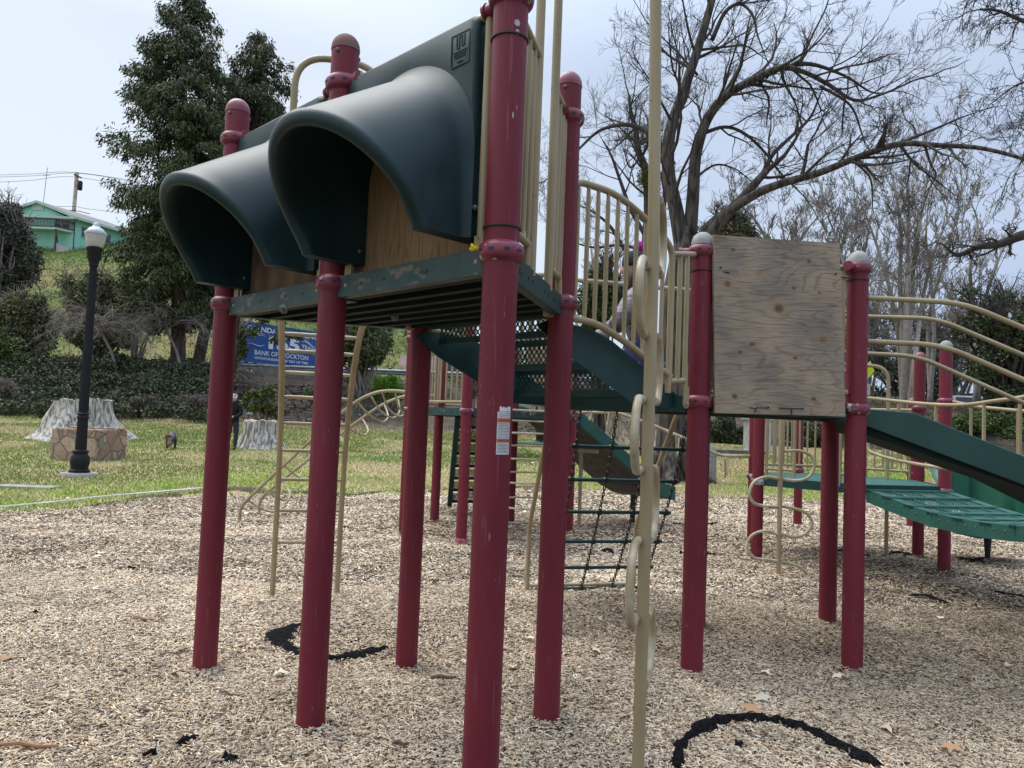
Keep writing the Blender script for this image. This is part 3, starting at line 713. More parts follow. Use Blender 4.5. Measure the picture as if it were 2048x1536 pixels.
for u in list(np.linspace(.035, .215, 7))+list(np.linspace(.35, .63, 10))+list(np.linspace(.77, .88, 4)):
    aa_ = a0+3
    while aa_ < a1-5:
        l_ = rnd.uniform(2, 7); cpatch(st3, pC, rC+.0008, aa_, min(aa_+l_, a1-2), z0_+(z1_-z0_)*u-.0010, z0_+(z1_-z0_)*u+.0010, 2); aa_ += l_+1
def text_mesh(s, size, font=None, align='CENTER', bold=0):
    c = bpy.data.curves.new('t', 'FONT'); c.body = s; c.size = size; c.align_x = align; c.align_y = 'CENTER'; c.offset = bold; c.resolution_u = 3
    o = bpy.data.objects.new('t', c); COL.objects.link(o); dg = bpy.context.evaluated_depsgraph_get(); e = o.evaluated_get(dg); me = e.to_mesh()
    v = [tuple(x.co) for x in me.vertices]; f = [tuple(p.vertices) for p in me.polygons]; e.to_mesh_clear()
    bpy.data.objects.remove(o); bpy.data.curves.remove(c); return v, f
for u in (.70, .285):
    v_, f_ = text_mesh('WARNING', .0125, bold=.0004); zc0 = z0_+(z1_-z0_)*u
    st3.add([V(pC[0]+(rC+.0016)*cos(radians((a0+a1)/2+6)+x/rC), pC[1]+(rC+.0016)*sin(radians((a0+a1)/2+6)+x/rC), zc0+y) for x, y, _ in v_], f_)
    ac = radians(a0+13); st3.add([V(pC[0]+(rC+.0016)*cos(ac+x/rC), pC[1]+(rC+.0016)*sin(ac+x/rC), zc0+y) for x, y in ((-.006, -.0045), (.006, -.0045), (0, .0055))], [(0, 1, 2)])
st3.build('print', m_ink, sticker)
# ================================================================ far play structure (hexagonal deck on the left, lower deck and bridge on the right)
pf = empty('play_structure', (1.5, 9.5, 0), 'far maroon and tan climbing structure near the lawn, two low decks joined by a beam', 'play structure')
n3 = V(-.52, 9.04, 0); n1 = n3-S*U(-45); n2 = n1+S*U(75); n6 = n3+S*U(15); n5 = n6+S*U(75); n4 = n5-S*U(-45)
r1 = V(2.83, 8.76, 0); rJ = r1+S*U(-45); rK2 = rJ+S*U(15); rK1 = rK2+S*U(75); rX = rK1-S*U(-45); r0 = r1+S*U(75)
for P, top, cap, w_, zc_ in ((n1, 2.60, 'red', 1, 1.545), (n2, 2.62, 'red', 0, 1.545), (n3, 2.90, 'red', 1, 1.545), (n4, 2.6, 'red', 0, 1.545), (n5, 2.6, 'red', 0, 1.545), (n6, 2.3, 'red', 0, 1.545)):
    post(P, top, pf, zc_, cap, w_, top-.14)
for P, top, cap, w_, c2 in ((r1, 2.4, 'grey', 1, None), (r0, 2.3, 'grey', 1, None), (rJ, 2.51, 'grey', 0, 1.82), (rK2, 2.50, 'grey', 0, 1.84), (rK1, 2.49, 'red', 0, 1.80), (rX, 2.45, 'grey', 0, 1.78), (V(4.54, 12.1, 0), 2.3, 'grey', 0, None), (V(6.47, 12.4, 0), 2.1, 'red', 0, None), (V(6.6, 12.5, 0), 2.1, 'red', 0, None)):
    post(P, top, pf, .875, cap, w_, c2)
# concrete-like footing ring where the mulch is worn round one post
MB().lathe(n3, [(.078, -.1), (.078, .05), (.066, .07)], 20).build('post_sleeve', mat('scuffed_maroon', (.22, .04, .05), .7, col2=(.5, .2, .22), nscale=18), pf, 50)
dN = hexdeck(pf, [n1, n3, n6, n5, n4, n2], 1.585, worn=(0, 1), ribs=7, ribdir=15)
dR = hexdeck(pf, [r1, rJ, rK2, rK1, rX, r0], .93, ribs=7, ribdir=15)
m_plate = perf_mat('perforated_green_deck_top', (.03, .14, .11), .02, .2)
dR.data.materials[0] = m_plate
def fence(P, Q, z0, z1, nb, s0=.08, s1=None, par=pf, ends=True):
    a = math.degrees(math.atan2((Q-P)[1], (Q-P)[0])); L = np.linalg.norm(Q-P); s1 = s1 or L-.08
    q = lambda s, z: P+U(a)*s+Z*z
    paths = [[q(s0-.03, z1), q(s1+.03, z1)], [q(s0, z0), q(s1, z0)]]
    if ends: paths += [[q(s1, z0-.13), q(s1, z1)], [q(s0, z0-.13), q(s0, z1)]]
    xs = np.linspace(s0, s1, nb+2)[1:-1]
    return rail(par, paths, [(q(s, z0), q(s, z1)) for s in xs], .017, .0115)
fence(n1, n3, 1.655, 2.42, 8); fence(n2, n1, 1.655, 2.42, 7); fence(n6, n3, 1.655, 2.42, 6, .1, .32); fence(n5, n6, 1.655, 2.42, 5, .1, .6)
fence(n2, n4, 1.655, 2.40, 3, .08, .38)
MB().tube(rounded([n2+U(15)*.06+Z*2.42, n2+U(15)*.42+Z*2.40, n2+U(15)*.46+Z*1.6], .2, 6), .017, 10).build('hand_loop', m_tan, pf, 40)
fence(r0, r1, 1.03, 1.80, 7); fence(rX, r0, 1.03, 1.80, 7); fence(rK1, rX, 1.03, 1.78, 4, .1, .62); fence(r1, rJ, 1.03, 1.80, 3, .1, .42)
fence(r1, rJ, 1.03, 1.80, 1, .92, 1.02)
# perforated stair ladder hanging behind the left deck
def perfstair(par, A0, B0, dirv, ztop, zbot, run, nst):
    st = empty_part('stair_ladder', par)
    for P in (A0, B0): MB().beam(P+Z*ztop, P+dirv*run+Z*zbot, .07, .15, up=np.cross(dirv, Z)*0+Z).build('stringer', m_green, st)
    for k in range(nst):
        t0 = k/nst; t1 = (k+1)/nst; z0 = ztop+(zbot-ztop)*t0; z1 = ztop+(zbot-ztop)*t1
        a, b = A0+dirv*run*t0, B0+dirv*run*t0; a1, b1 = A0+dirv*run*t1, B0+dirv*run*t1
        mb = MB().quad(a+Z*(z0-.02), b+Z*(z0-.02), b1+Z*(z1+.06), a1+Z*(z1+.06)); o = mb.build('tread', m_perf_blk, st)
        mb = MB().beam(a1+Z*(z1+.03), b1+Z*(z1+.03), .05, .05); mb.build('tread_nosing', m_black, o)
dv = U(105)
qa, qb = DP(915, 838, 10.95), DP(1003, 838, 11.2); qa[2] = qb[2] = 0
perfstair(pf, qa, qb, V(-.12, 1, 0)/1.007, 1.52, .13, 1.35, 7)
# looped arch climber rising from the ground on the left
al = empty_part('loop_arch_climber', pf)
def arch_side(P0, Pe, zs_):
    v = Pe-P0; return cat([P0+v*k+Z*z for k, z in zs_], 6)
za = [(0, -.15), (0, .0), (.01, .20), (.10, .42), (.30, .84), (.52, 1.30), (.68, 1.60), (.80, 1.74), (.90, 1.78), (1.0, 1.775)]
e1, e2 = n1+V(-.05, 0, 0), n2+V(-.05, 0, 0)
f1, f2 = GP(479, 1044), GP(518, 1025)
s1_, s2_ = arch_side(f1, e1, za), arch_side(f2, e2, za)
for s_ in (s1_, s2_): MB().tube(s_, .021, 12).build('side_rail', m_tan, al, 40)
m_ = len(s1_)
for k in range(9):
    i = 15+k*4.4; i0 = int(i); 
    if i0 >= m_-1: break
    a, b = s1_[i0], s2_[i0]; t = s1_[i0]-s1_[i0-1]; t = t/np.linalg.norm(t); dn_ = np.cross(t, b-a); dn_ /= np.linalg.norm(dn_); dn_ = dn_ if dn_[2] < 0 else -dn_
    lp = rounded([a, a*.9+b*.1+dn_*.20, a*.55+b*.45+dn_*.34, a*.12+b*.88+dn_*.22, b], .2, 7)
    MB().tube(lp, .0125, 9).build('loop_rung', m_tan_worn, al, 40)
# C-shaped rung climber in front of the left deck
cc = empty_part('curved_rung_climber', pf)
c0 = n3+U(15)*.50+U(-75)*.06; c1 = n3+U(15)*1.06+U(-75)*.06
for c_ in (c0, c1): MB().tube([c_-Z*.2, c_+Z*1.62, c_+Z*1.64+U(105)*.1], .017, 10).build('side_rail', m_tan, cc, 40)
for k, y in enumerate((822, 843, 868, 894, 920, 948, 968, 1000, 1018, 1052)):
    z = CH+(853-y)*9.0/1538; h_ = .16*(-1 if k % 2 else 1)*(.3+.08*k)
    pts = [c0+Z*z, c0*.85+c1*.15+Z*z+U(-75)*h_*.8, (c0+c1)/2+Z*z+U(-75)*h_, c0*.15+c1*.85+Z*z+U(-75)*h_*.8, c1+Z*z]
    MB().tube(cat(pts, 5), .0125, 9).build('rung', m_tan_worn, cc, 40)
# wide slide leaving the left deck, seen from below
ns = empty_part('slide', pf)
sA, sB = n5+U(135)*.12, n5+U(135)*.98; d45 = U(31)
pr_ = [(0, 1.52), (.18, 1.49), (1.0, .95), (1.5, .60), (1.75, .48), (2.0, .42)]
vs = []; fs = []
for k, (s, z) in enumerate(pr_):
    for P, e in ((sA, -.0), (sB, .0)):
        vs += [P+d45*s+Z*z, P+d45*s+Z*(z-.03)]
for k in range(len(pr_)-1):
    b = k*4; fs += [(b, b+2, b+6, b+4), (b+1, b+5, b+7, b+3)]
MB().add(vs, fs).build('chute', mat('weathered_slide_underside', (.09, .075, .065), .7, col2=(.05, .045, .04), nscale=5), ns)
for P, e in ((sA, -1), (sB, 1)):
    poly = [P+d45*s+Z*(z+.17) for s, z in pr_]+[P+d45*s+Z*(z-.04) for s, z in pr_[::-1]]
    MB().prism(poly, U(135)*.05*e).build('side_wall', m_slide, ns, bevel=.012)
hb = MB()
for k in range(1, 12):
    for j in (.2, .45, .7):
        s = .15*k; z = float(np.interp(s, [p[0] for p in pr_], [p[1] for p in pr_])); zz = float(np.interp(s+.05, [p[0] for p in pr_], [p[1] for p in pr_]))
        c_ = sA*(1-j)+sB*j+d45*s; tdir = d45*.05+Z*(zz-z); tdir /= np.linalg.norm(tdir)
        nn_ = np.cross(tdir, U(135)); hb.lathe(c_+Z*(z-.031), [(.030, 0), (.030, .003)], 12, ax=nn_ if nn_[2] < 0 else -nn_)
hb.build('drain_hole', m_black, ns)
for s, z in ((.62, 1.1), (1.6, .44)):
    c_ = (sA*.6+sB*.4)+d45*s; MB().tube([c_-Z*.1, c_+Z*(z-.0)], .028 if s < 1 else .04, 10).build('support_leg', m_tan if s < 1 else m_black, ns, 40)
MB().beam(sA*.95+sB*.05+d45*.62+Z*1.08, sA*.05+sB*.95+d45*.62+Z*1.08, .05, .05).build('cross_bar', m_tan, ns)
# wavy beam with hanging grips joining the two decks
bmm = empty_part('hanging_grip_beam', pf)
bpts = [n5+Z*1.60, DP(1232, 824, 10.0), DP(1300, 848, 9.93), DP(1372, 878, 9.86), DP(1408, 893, 9.82), DP(1424, 905, 9.8), DP(1446, 912, 9.78), r0+Z*1.13]
bp_ = rounded(bpts, .12, 4); MB().tube(bp_, .021, 12).build('beam', m_tan_worn, bmm, 40)
for px, py in ((1180, 800), (1214, 812), (1262, 838), (1309, 856), (1355, 872), (1452, 914)):
    a = DP(px, py+2, 9.95); w_ = V(.05, .12, 0)
    MB().tube(rounded([a-w_*.8, a-w_*.3-Z*.22+V(.0, 0, 0), a+V(-.01, 0, -.26), a+w_*.5-Z*.20, a+w_*.8], .05, 4), .011, 8).build('grip', m_tan_worn, bmm, 40)
# serpentine climber of the lower deck
s2 = empty_part('serpentine_climber', pf)
bs = V(2.78, 7.90, 0)
MB().tube(rounded([bs-Z*.2, bs+Z*2.2, bs+Z*2.45+U(60)*.5], .3, 6), .024, 16).build('pole', m_tan, s2, 40)
pp = [(1568, 902), (1595, 902), (1613, 905), (1630, 925), (1618, 955), (1596, 962), (1562, 960), (1528, 954), (1506, 965), (1499, 988), (1508, 1012), (1524, 1010+12), (1560, 1010)]
segs = [[(1568, 902), (1600, 902), (1622, 912), (1629, 933), (1616, 955), (1592, 961), (1562, 958)],
        [(1562, 958), (1532, 954), (1508, 964), (1499, 988), (1508, 1006), (1530, 1012), (1558, 1014)],
        [(1562, 1012), (1592, 1018), (1612, 1026), (1624, 1045), (1612, 1066), (1590, 1074), (1560, 1068)],
        [(1560, 1070), (1528, 1062), (1503, 1072), (1494, 1094), (1508, 1115), (1530, 1119), (1555, 1122)],
        [(1557, 1123), (1590, 1130), (1608, 1142), (1616, 1156), (1619, 1172)]]
for sg in segs:
    MB().tube(cat([VP(x, y, bs, 12) for x, y in sg], 5), .0155, 12).build('loop_rung', m_tan_worn, s2, 60)
# crook pole by the lower deck
ck = V(4.52, 9.22, 0)
MB().tube(rounded([ck-Z*.1, ck+Z*2.28, ck+Z*2.30+U(170)*.38, ck+Z*1.95+U(170)*.40], .18, 8), .022, 12).build('crook_pole', m_tan, pf, 40)
# arched plank bridge hanging from the lower deck towards the viewer's right
br = empty_part('plank_bridge', pf)
du = U(-75); zb_ = lambda s: float(np.interp(s, [0, .25, .6, 1.0, 1.4, 1.8, 2.4, 3.0, 3.4], [.89, .855, .785, .735, .72, .74, .80, .90, .97]))
sS = .1; k = 0
while sS < 3.2:
    e = sS+.285; a, b = rJ+du*sS+U(15)*.03, rK2+du*sS-U(15)*.03; a1, b1 = a+du*.265, b+du*.265
    zA, zB = zb_(sS), zb_(sS+.265)
    vsA = [a+Z*zA, b+Z*zA, b1+Z*zB, a1+Z*zB]
    mb = MB(); v = b-a; v /= np.linalg.norm(v)
    # frame of the plank: four bars round the perforated insert, deep outer edges
    def tp(p, sgn): return p
    mb.beam(a+du*.02+Z*zA, b+du*.02+Z*zA, .075, .03); mb.beam(a1-du*.01+Z*zB, b1-du*.01+Z*zB, .075, .03)
    for p0, p1, vv in ((a+Z*zA, a1+Z*zB, v), (b+Z*zA, b1+Z*zB, -v)):
        tdir = (p1-p0)/np.linalg.norm(p1-p0)
        mb.prism([p0-tdir*.02+Z*.015, p1+tdir*.02+Z*.015, p1+tdir*.012-Z*.115, p0-tdir*.004-Z*.115], vv*.03)
        mb.beam(p0+vv*.06, p1+vv*.06, .08, .028)
    for u in (.25, .5, .75): mb.beam(a*(1-u)+b*u+Z*zA, a1*(1-u)+b1*u+Z*zB, .02, .026)
    o = mb.build('plank', m_walk, br)
    MB().quad(a+v*.08+Z*(zA+.004), b-v*.08+Z*(zA+.004), b1-v*.08+Z*(zB+.004), a1+v*.08+Z*(zB+.004)).build('perforated_insert', m_perf_walk, o)
    bl = MB()
    for f in (.3, .7): bolt(bl, a*(1-f)+a1*f+Z*((zA+zB)/2-.035), -v, .008, .006)
    bl.build('bolt', m_steel, o); sS = e
# bridge rails: sagging top and low rails on both sides with uprights
for P0, pxs in ((rJ, [(1737, 796), (1800, 803), (1865, 809), (1928, 810), (1990, 802), (2048, 794), (2130, 778)]), (rK2, [(1907, 803), (1945, 812), (2000, 818), (2060, 823), (2160, 826)])):
    pts = [VP(x, y, P0, -75) for x, y in pxs]; MB().tube(cat(pts, 4), .018, 12).build('handrail', m_tan, br, 40)
pts = [VP(x, y, rJ, -75) for x, y in ((1733, 870), (1736, 902), (1765, 913), (1800, 922), (1850, 931), (1900, 938))]; MB().tube(rounded(pts[:3], .05, 4)+pts[3:]+[rJ+du*s+Z*(zb_(s)+.42) for s in (1.3, 1.8, 2.4)], .017, 12).build('low_rail', m_tan, br, 40)
for P0, xs in ((rJ, (1797, 1872, 1968, 2040)), (rK2, (1942, 2036))):
    for x in xs:
        t_ = VP(x, 808 if P0 is rJ else 816, P0, -75); s_ = (t_-P0)@du
        MB().tube([P0+du*s_+Z*(zb_(s_)+.42), P0+du*s_+Z*(t_[2]+(.0))], .015, 10).build('upright', m_tan, br, 40)
# curved green slide winding down behind the bridge
cs_ = empty_part('spiral_slide', pf)
def ribbon(top, bot, th=.04):
    mb = MB(); m = len(top); bk = V(.0, th, 0)
    vs = list(top)+list(bot)+[p+bk for p in top]+[p+bk for p in bot]
    fs = [(i, i+1, m+i+1, m+i) for i in range(m-1)]+[(2*m+i, 3*m+i, 3*m+i+1, 2*m+i+1) for i in range(m-1)]+[(i, 2*m+i, 2*m+i+1, i+1) for i in range(m-1)]+[(m+i, m+i+1, 3*m+i+1, 3*m+i) for i in range(m-1)]
    return mb.add(vs, fs)
top = cat([DP(1905, 905, 9.3), DP(1950, 925, 9.1), DP(1985, 962, 8.8), DP(2020, 985, 8.5), DP(2080, 1030, 8.2)], 6)
bot = cat([DP(1905, 1000, 9.3), DP(1950, 1020, 9.1), DP(1985, 1040, 8.8), DP(2020, 1055, 8.5), DP(2080, 1075, 8.2)], 6)
m_sl2 = mat('green_slide_wall', (.010, .11, .07), .35, col2=(.014, .125, .085), nscale=4)
ribbon(top, bot).build('outer_wall', m_sl2, cs_, 60)
top = cat([DP(1860, 925, 10.2), DP(1870, 945, 9.9), DP(1882, 968, 9.6)], 5); bot = cat([DP(1888, 938, 10.6), DP(1888, 955, 10.3), DP(1889, 972, 9.9)], 5)
mb = MB(); m = len(top); mb.add(list(top)+list(bot), [(i, i+1, m+i+1, m+i) for i in range(m-1)]); mb.build('slide_bed', mat('pale_green_slide_bed', (.10, .30, .24), .4), cs_)
MB().tube(cat([DP(1858, 922, 10.3), DP(1867, 948, 9.9), DP(1880, 973, 9.5)], 5), .02, 8).build('bed_rim', m_walk, cs_, 40)
poly = [DP(x, y, 8.9) for x, y in ((1918, 1046), (2100, 1050), (2100, 1082), (2040, 1078), (2010, 1062), (1922, 1062))]
MB().prism(poly, V(0, .7, 0)).build('exit_lip', mat('brown_slide_underside', (.05, .035, .028), .6), cs_)
MB().box(DP(1977, 1070, 8.9), .55, .5, .03, 0).build('foot_plate', m_black, cs_)
MB().lathe(GP(1975, 1124), [(.035, -.2), (.030, .1), (.05, .34)], 12).build('support_leg', m_black, cs_, 50)
# ================================================================ terrain
def lerp(x, a, b, c, d): return c+(d-c)*np.clip((x-a)/(b-a), 0, 1)
def sstep(x, a, b): t = np.clip((x-a)/(b-a), 0, 1); return t*t*(3-2*t)
EX = [-30, -9, -6.6, -5.4, -2.65, 1.0, 4.3, 6.0, 10.6, 16, 30]; EY = [4, 8.6, 10.6, 13.4, 14.9, 17.6, 17.4, 17.0, 20.6, 21.5, 20]
def edge_y(x): return np.interp(x, EX, EY)+.18*np.sin(x*2.3)+.10*np.sin(x*5.1+1)
def vnoise(x, y, s, seed=0):
    x = np.asarray(x, float)/s+seed*17.3; y = np.asarray(y, float)/s+seed*7.7
    xi, yi = np.floor(x), np.floor(y); fx, fy = x-xi, y-yi; fx = fx*fx*(3-2*fx); fy = fy*fy*(3-2*fy)
    h = lambda a, b: np.modf(np.abs(np.sin(a*127.1+b*311.7+seed*13.7)*43758.5453))[0]
    return (h(xi, yi)*(1-fx)+h(xi+1, yi)*fx)*(1-fy)+(h(xi, yi+1)*(1-fx)+h(xi+1, yi+1)*fx)*fy
def TZ(x, y):
    x = np.asarray(x, float); y = np.asarray(y, float)
    y0 = lerp(x, -6, 3, 11, 18)
    z = .92*np.clip((y-y0)/(32-y0), 0, 1)
    z = z+.06*(vnoise(x, y, 2.2, 1)-.5)*sstep(y, 12, 16)
    bt = 32+lerp(x, -14, -2, 0, 1.5)                       # foot of the bank
    rr = sstep(y, bt, bt+10)
    z = z+rr*2.65+.25*(vnoise(x, y, 1.7, 2)-.5)*rr
    az = x/np.maximum(y, 1)
    hill = lerp(az, -.16, .06, 1, .0)*lerp(az, -.3, -.16, 1.0, .72)
    z = z+np.clip(y-50, 0, 60)*.40*hill+.5*(vnoise(x, y, 7, 3)-.5)*sstep(y, 50, 60)*hill
    return z
def TP(px, py, y0=5, y1=140):          # where the sight line through px,py meets the terrain
    d = ray(px, py); ys = np.arange(y0, y1, .05); t = ys/d[1]; X = d[0]*t; Zz = CH+d[2]*t; g = TZ(X, ys)
    i = np.argmax(Zz <= g); 
    if Zz[i] > g[i]: i = len(ys)-1
    return V(X[i], ys[i], g[i])
def T3(x, y, dz=0): return V(x, y, float(TZ(x, y))+dz)
def grid(name, xs, ys, zf, material, kindlabel=None):
    XX, YY = np.meshgrid(xs, ys); ZZ = zf(XX, YY); n, m = XX.shape
    Vv = np.stack([XX, YY, ZZ], -1).reshape(-1, 3); i = np.arange((n-1)*(m-1)); r_, c_ = i//(m-1), i % (m-1); a = r_*m+c_
    Ff = np.stack([a, a+1, a+m+1, a+m], 1); o = big(name, Vv, Ff, material, smooth=True); tag(o, kind='structure'); return o
def ground_mat(name, stops, sc1=.35, sc2=3., fine=40, bump=.6, bd=.03, rough=.95, patches=None):
    m = bpy.data.materials.new(name); m.use_nodes = True; t = m.node_tree; b = t.nodes['Principled BSDF']; b.inputs['Roughness'].default_value = rough; b.inputs['Specular IOR Level'].default_value = .2
    N = t.nodes.new; L = t.links.new; tcn = N('ShaderNodeTexCoord')
    def nz(sc_, det=5, dist=0):
        n = N('ShaderNodeTexNoise'); n.inputs['Scale'].default_value = sc_; n.inputs['Detail'].default_value = det; n.inputs['Distortion'].default_value = dist; L(tcn.outputs['Object'], n.inputs[0]); return n.outputs[0]
    a = nz(sc1, 4, .5); c = nz(sc2, 5); f = nz(fine, 3)
    s1 = N('ShaderNodeMath'); s1.operation = 'MULTIPLY_ADD'; s1.inputs[1].default_value = .55; L(a, s1.inputs[0])
    s2 = N('ShaderNodeMath'); s2.operation = 'MULTIPLY_ADD'; s2.inputs[1].default_value = .30; L(c, s2.inputs[0]); L(s2.outputs[0], s1.inputs[2])
    s3 = N('ShaderNodeMath'); s3.operation = 'MULTIPLY'; s3.inputs[1].default_value = .20; L(f, s3.inputs[0]); L(s3.outputs[0], s2.inputs[2])
    r = N('ShaderNodeValToRGB'); e = r.color_ramp.elements
    e[0].position, e[0].color = stops[0][0], (*stops[0][1], 1); e[1].position, e[1].color = stops[-1][0], (*stops[-1][1], 1)
    for p, c_ in stops[1:-1]: x = e.new(p); x.color = (*c_, 1)
    L(s1.outputs[0], r.inputs[0]); L(r.outputs[0], b.inputs['Base Color'])
    bu = N('ShaderNodeBump'); bu.inputs['Strength'].default_value = bump; bu.inputs['Distance'].default_value = bd; L(f, bu.inputs['Height']); L(bu.outputs[0], b.inputs['Normal'])
    return m
g_lawn = ground_mat('lawn_turf', [(.38, (.12, .18, .04)), (.45, (.18, .23, .055)), (.50, (.30, .29, .11)), (.56, (.48, .39, .22)), (.64, (.36, .27, .16))], .22, 1.3, 30, .8, .05)
g_hill = ground_mat('hill_grass', [(.38, (.07, .12, .02)), (.48, (.13, .18, .04)), (.56, (.22, .21, .08)), (.66, (.27, .17, .09))], .06, .4, 8, .8, .2)
g_bank = ground_mat('bank_soil', [(.36, (.035, .028, .020)), (.48, (.08, .06, .045)), (.58, (.13, .105, .08)), (.66, (.06, .07, .03))], .3, 1.6, 20, 1., .08)
g_road = mat('asphalt', (.055, .055, .057), .9, col2=(.08, .08, .08), nscale=2)
g_mul = ground_mat('damp_mulch_bed', [(.36, (.045, .03, .022)), (.5, (.09, .065, .048)), (.64, (.15, .11, .08))], .5, 6, 90, 1., .02)
g_far = mat('distant_ground', (.09, .10, .05), 1, col2=(.14, .13, .08), nscale=.05)
def with_mask(zf, cond, dz): return lambda x, y: np.where(cond(x, y), zf(x, y)+dz, -2.)
def LZ(x, y): return TZ(x, y)-.15*sstep(edge_y(x)-y, .15, 1.1)
lawn = grid('lawn', np.arange(-34, 34.1, .5), np.concatenate([np.arange(3, 30, .4), np.arange(30, 36.1, .5)]), lambda x, y: LZ(x, y), g_lawn)
grid('bank', np.arange(-40, 40.1, .6), np.arange(31, 43.1, .4), lambda x, y: TZ(x, y)+np.where(y < 33, -.06, .03)-.0, g_bank)
grid('road', np.arange(-90, 90, 3.), np.array([42.6, 46, 50.5]), lambda x, y: TZ(x, y)+.05, g_road)
grid('hillside', np.concatenate([np.arange(-120, 60, 2.)]), np.arange(49.5, 118, 1.5), lambda x, y: TZ(x, y)+.02, g_hill)
grid('ground', np.linspace(-700, 700, 15), np.concatenate([[-60], [2.5], [118], [300], [900]]), lambda x, y: np.where(y < 50, -.35, 2.2), g_far)
PXY = [(p[0], p[1]) for p in (pA, pB, pC, pD, pG, pE, pF, pH, pI, pL, n1, n2, n3, n4, n5, r1, rJ, rK1, rK2)]
def heaps(x, y):
    z = 0*x
    for a, b in PXY: d2 = (x-a)**2+(y-b)**2; z = z+.035*np.exp(-d2/.016)-.02*np.exp(-d2/.10)
    return z
def MZ(x, y): return .075*(vnoise(x, y, 1.3, 5)-.5)+.035*(vnoise(x, y, .42, 6)-.5)+heaps(x, y)
mus = grid('mulch_bed', np.arange(-14, 16, .12), np.arange(.6, 22, .12), lambda x, y: MZ(x, y)-.004-.32*sstep(y-edge_y(x), -.25, .25)+np.where(y-edge_y(x) > -.4, TZ(x, y)+.012, 0)-.0, g_mul)
# ---------------------------------------------------------------- wood chips
PAL = np.array([(.84, .68, .47), (.74, .58, .39), (.60, .49, .37), (.49, .40, .31), (.32, .235, .16), (.11, .075, .05), (.90, .80, .62), (.48, .28, .15), (.62, .55, .47)])
PW = np.array([.18, .17, .13, .11, .12, .10, .10, .04, .05]); PW = PW/PW.sum()
damp_shade = [(1.6, 5.6, 1.5, .75), (3.2, 5.6, 1.8, .62), (3.8, 6.6, 1.6, .6), (.95, 5.9, .9, .65), (2.4, 3.9, 1.1, .8), (-.6, 12.3, 1.1, .6), (1.9, 11.6, 1.6, .62), (4.6, 8.6, 1.4, .62), (.2, 7.6, .8, .72), (-1.1, 3.0, .5, .85)]  # chip colour darkened here: dampness, plus painted-in shade under the bridge
def chips(y0, y1, dens, k, flat=False, seed=1):
    rg = np.random.default_rng(seed); W1 = y1*.86+.4
    n = int(dens*(y1-y0)*2*W1); x = rg.uniform(-W1, W1, n); y = rg.uniform(y0, y1, n)
    ok = (np.abs(x-.2) < y*.84+.35) & (y < edge_y(x)+.12+rg.normal(size=n)*.22)
    x, y = x[ok], y[ok]; n = len(x); L = rg.gamma(5, .0050, n)*k+.006; W = rg.uniform(.0035, .0085, n)*k*(1+.2*(k-1)); th = rg.uniform(0, pi, n)
    big_ = rg.random(n) < .012; L[big_] *= 1.9
    tilt = rg.normal(0, .22, n); roll = rg.normal(0, .35, n); z = np.maximum(MZ(x, y), np.where(y > edge_y(x)-.35, TZ(x, y)-.02, -1))+rg.uniform(.0, .014, n)
    d = np.stack([np.cos(th)*np.cos(tilt), np.sin(th)*np.cos(tilt), np.sin(tilt)], 1)
    s = np.stack([-np.sin(th)*np.cos(roll), np.cos(th)*np.cos(roll), np.sin(roll)], 1); u = np.cross(d, s); C = np.stack([x, y, z], 1)
    L_, W_ = L[:, None], W[:, None]; tw = rg.uniform(.35, 1, n)[:, None]
    top = [C-d*L_*.5-s*W_*.5*tw, C-d*L_*.42+s*W_*.5, C+d*L_*.5+s*W_*.5*tw, C+d*L_*.45-s*W_*.5]
    h_ = (.0022*k)
    col = PAL[rg.choice(len(PAL), n, p=PW)]*rg.uniform(.72, 1.2, (n, 1))
    f = np.ones(n)
    for (dx, dy, r_, v) in damp_shade: q = np.clip(1-((x-dx)**2+(y-dy)**2)/r_**2, 0, 1); q = q*q*(3-2*q)*(.55+.6*vnoise(x, y, .25, 9)); f *= 1-(1-v)*np.clip(q, 0, 1)
    f *= .74+.50*vnoise(x, y, .45, 4)*vnoise(x, y, 1.7, 8)+.22*vnoise(x, y, .12, 15); col = col*f[:, None]
    if flat:
        Vv = np.stack([p+u*h_ for p in top], 1).reshape(-1, 3); Ff = np.arange(n*4).reshape(n, 4); cc = np.repeat(col, 4, 0)
    else:
        Vv = np.stack([p+u*h_ for p in top]+[p-u*h_ for p in top], 1).reshape(-1, 3); b = np.arange(n)[:, None]*8
        Ff = np.concatenate([b+np.array([[0, 1, 2, 3]]), b+np.array([[0, 4, 5, 1]]), b+np.array([[1, 5, 6, 2]]), b+np.array([[2, 6, 7, 3]]), b+np.array([[3, 7, 4, 0]])], 0); cc = np.repeat(col, 8, 0)
    return Vv, Ff, cc
m_chip = mat('wood_chip', (.5, .4, .3), .85, vcol=True, spec=.25)
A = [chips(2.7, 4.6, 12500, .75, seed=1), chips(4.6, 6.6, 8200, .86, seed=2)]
off = 0; Vs, Fs, Cs = [], [], []
for v, f, c in A: Vs.append(v); Fs.append(f+off); Cs.append(c); off += len(v)
tag(big('wood_chips', np.concatenate(Vs), np.concatenate(Fs), m_chip, col=np.concatenate(Cs)), kind='stuff')
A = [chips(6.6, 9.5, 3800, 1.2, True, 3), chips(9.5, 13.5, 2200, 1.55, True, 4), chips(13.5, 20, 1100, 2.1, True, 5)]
off = 0; Vs, Fs, Cs = [], [], []
for v, f, c in A: Vs.append(v); Fs.append(f+off); Cs.append(c); off += len(v)
tag(big('wood_chips', np.concatenate(Vs), np.concatenate(Fs), m_chip, col=np.concatenate(Cs)), kind='stuff')
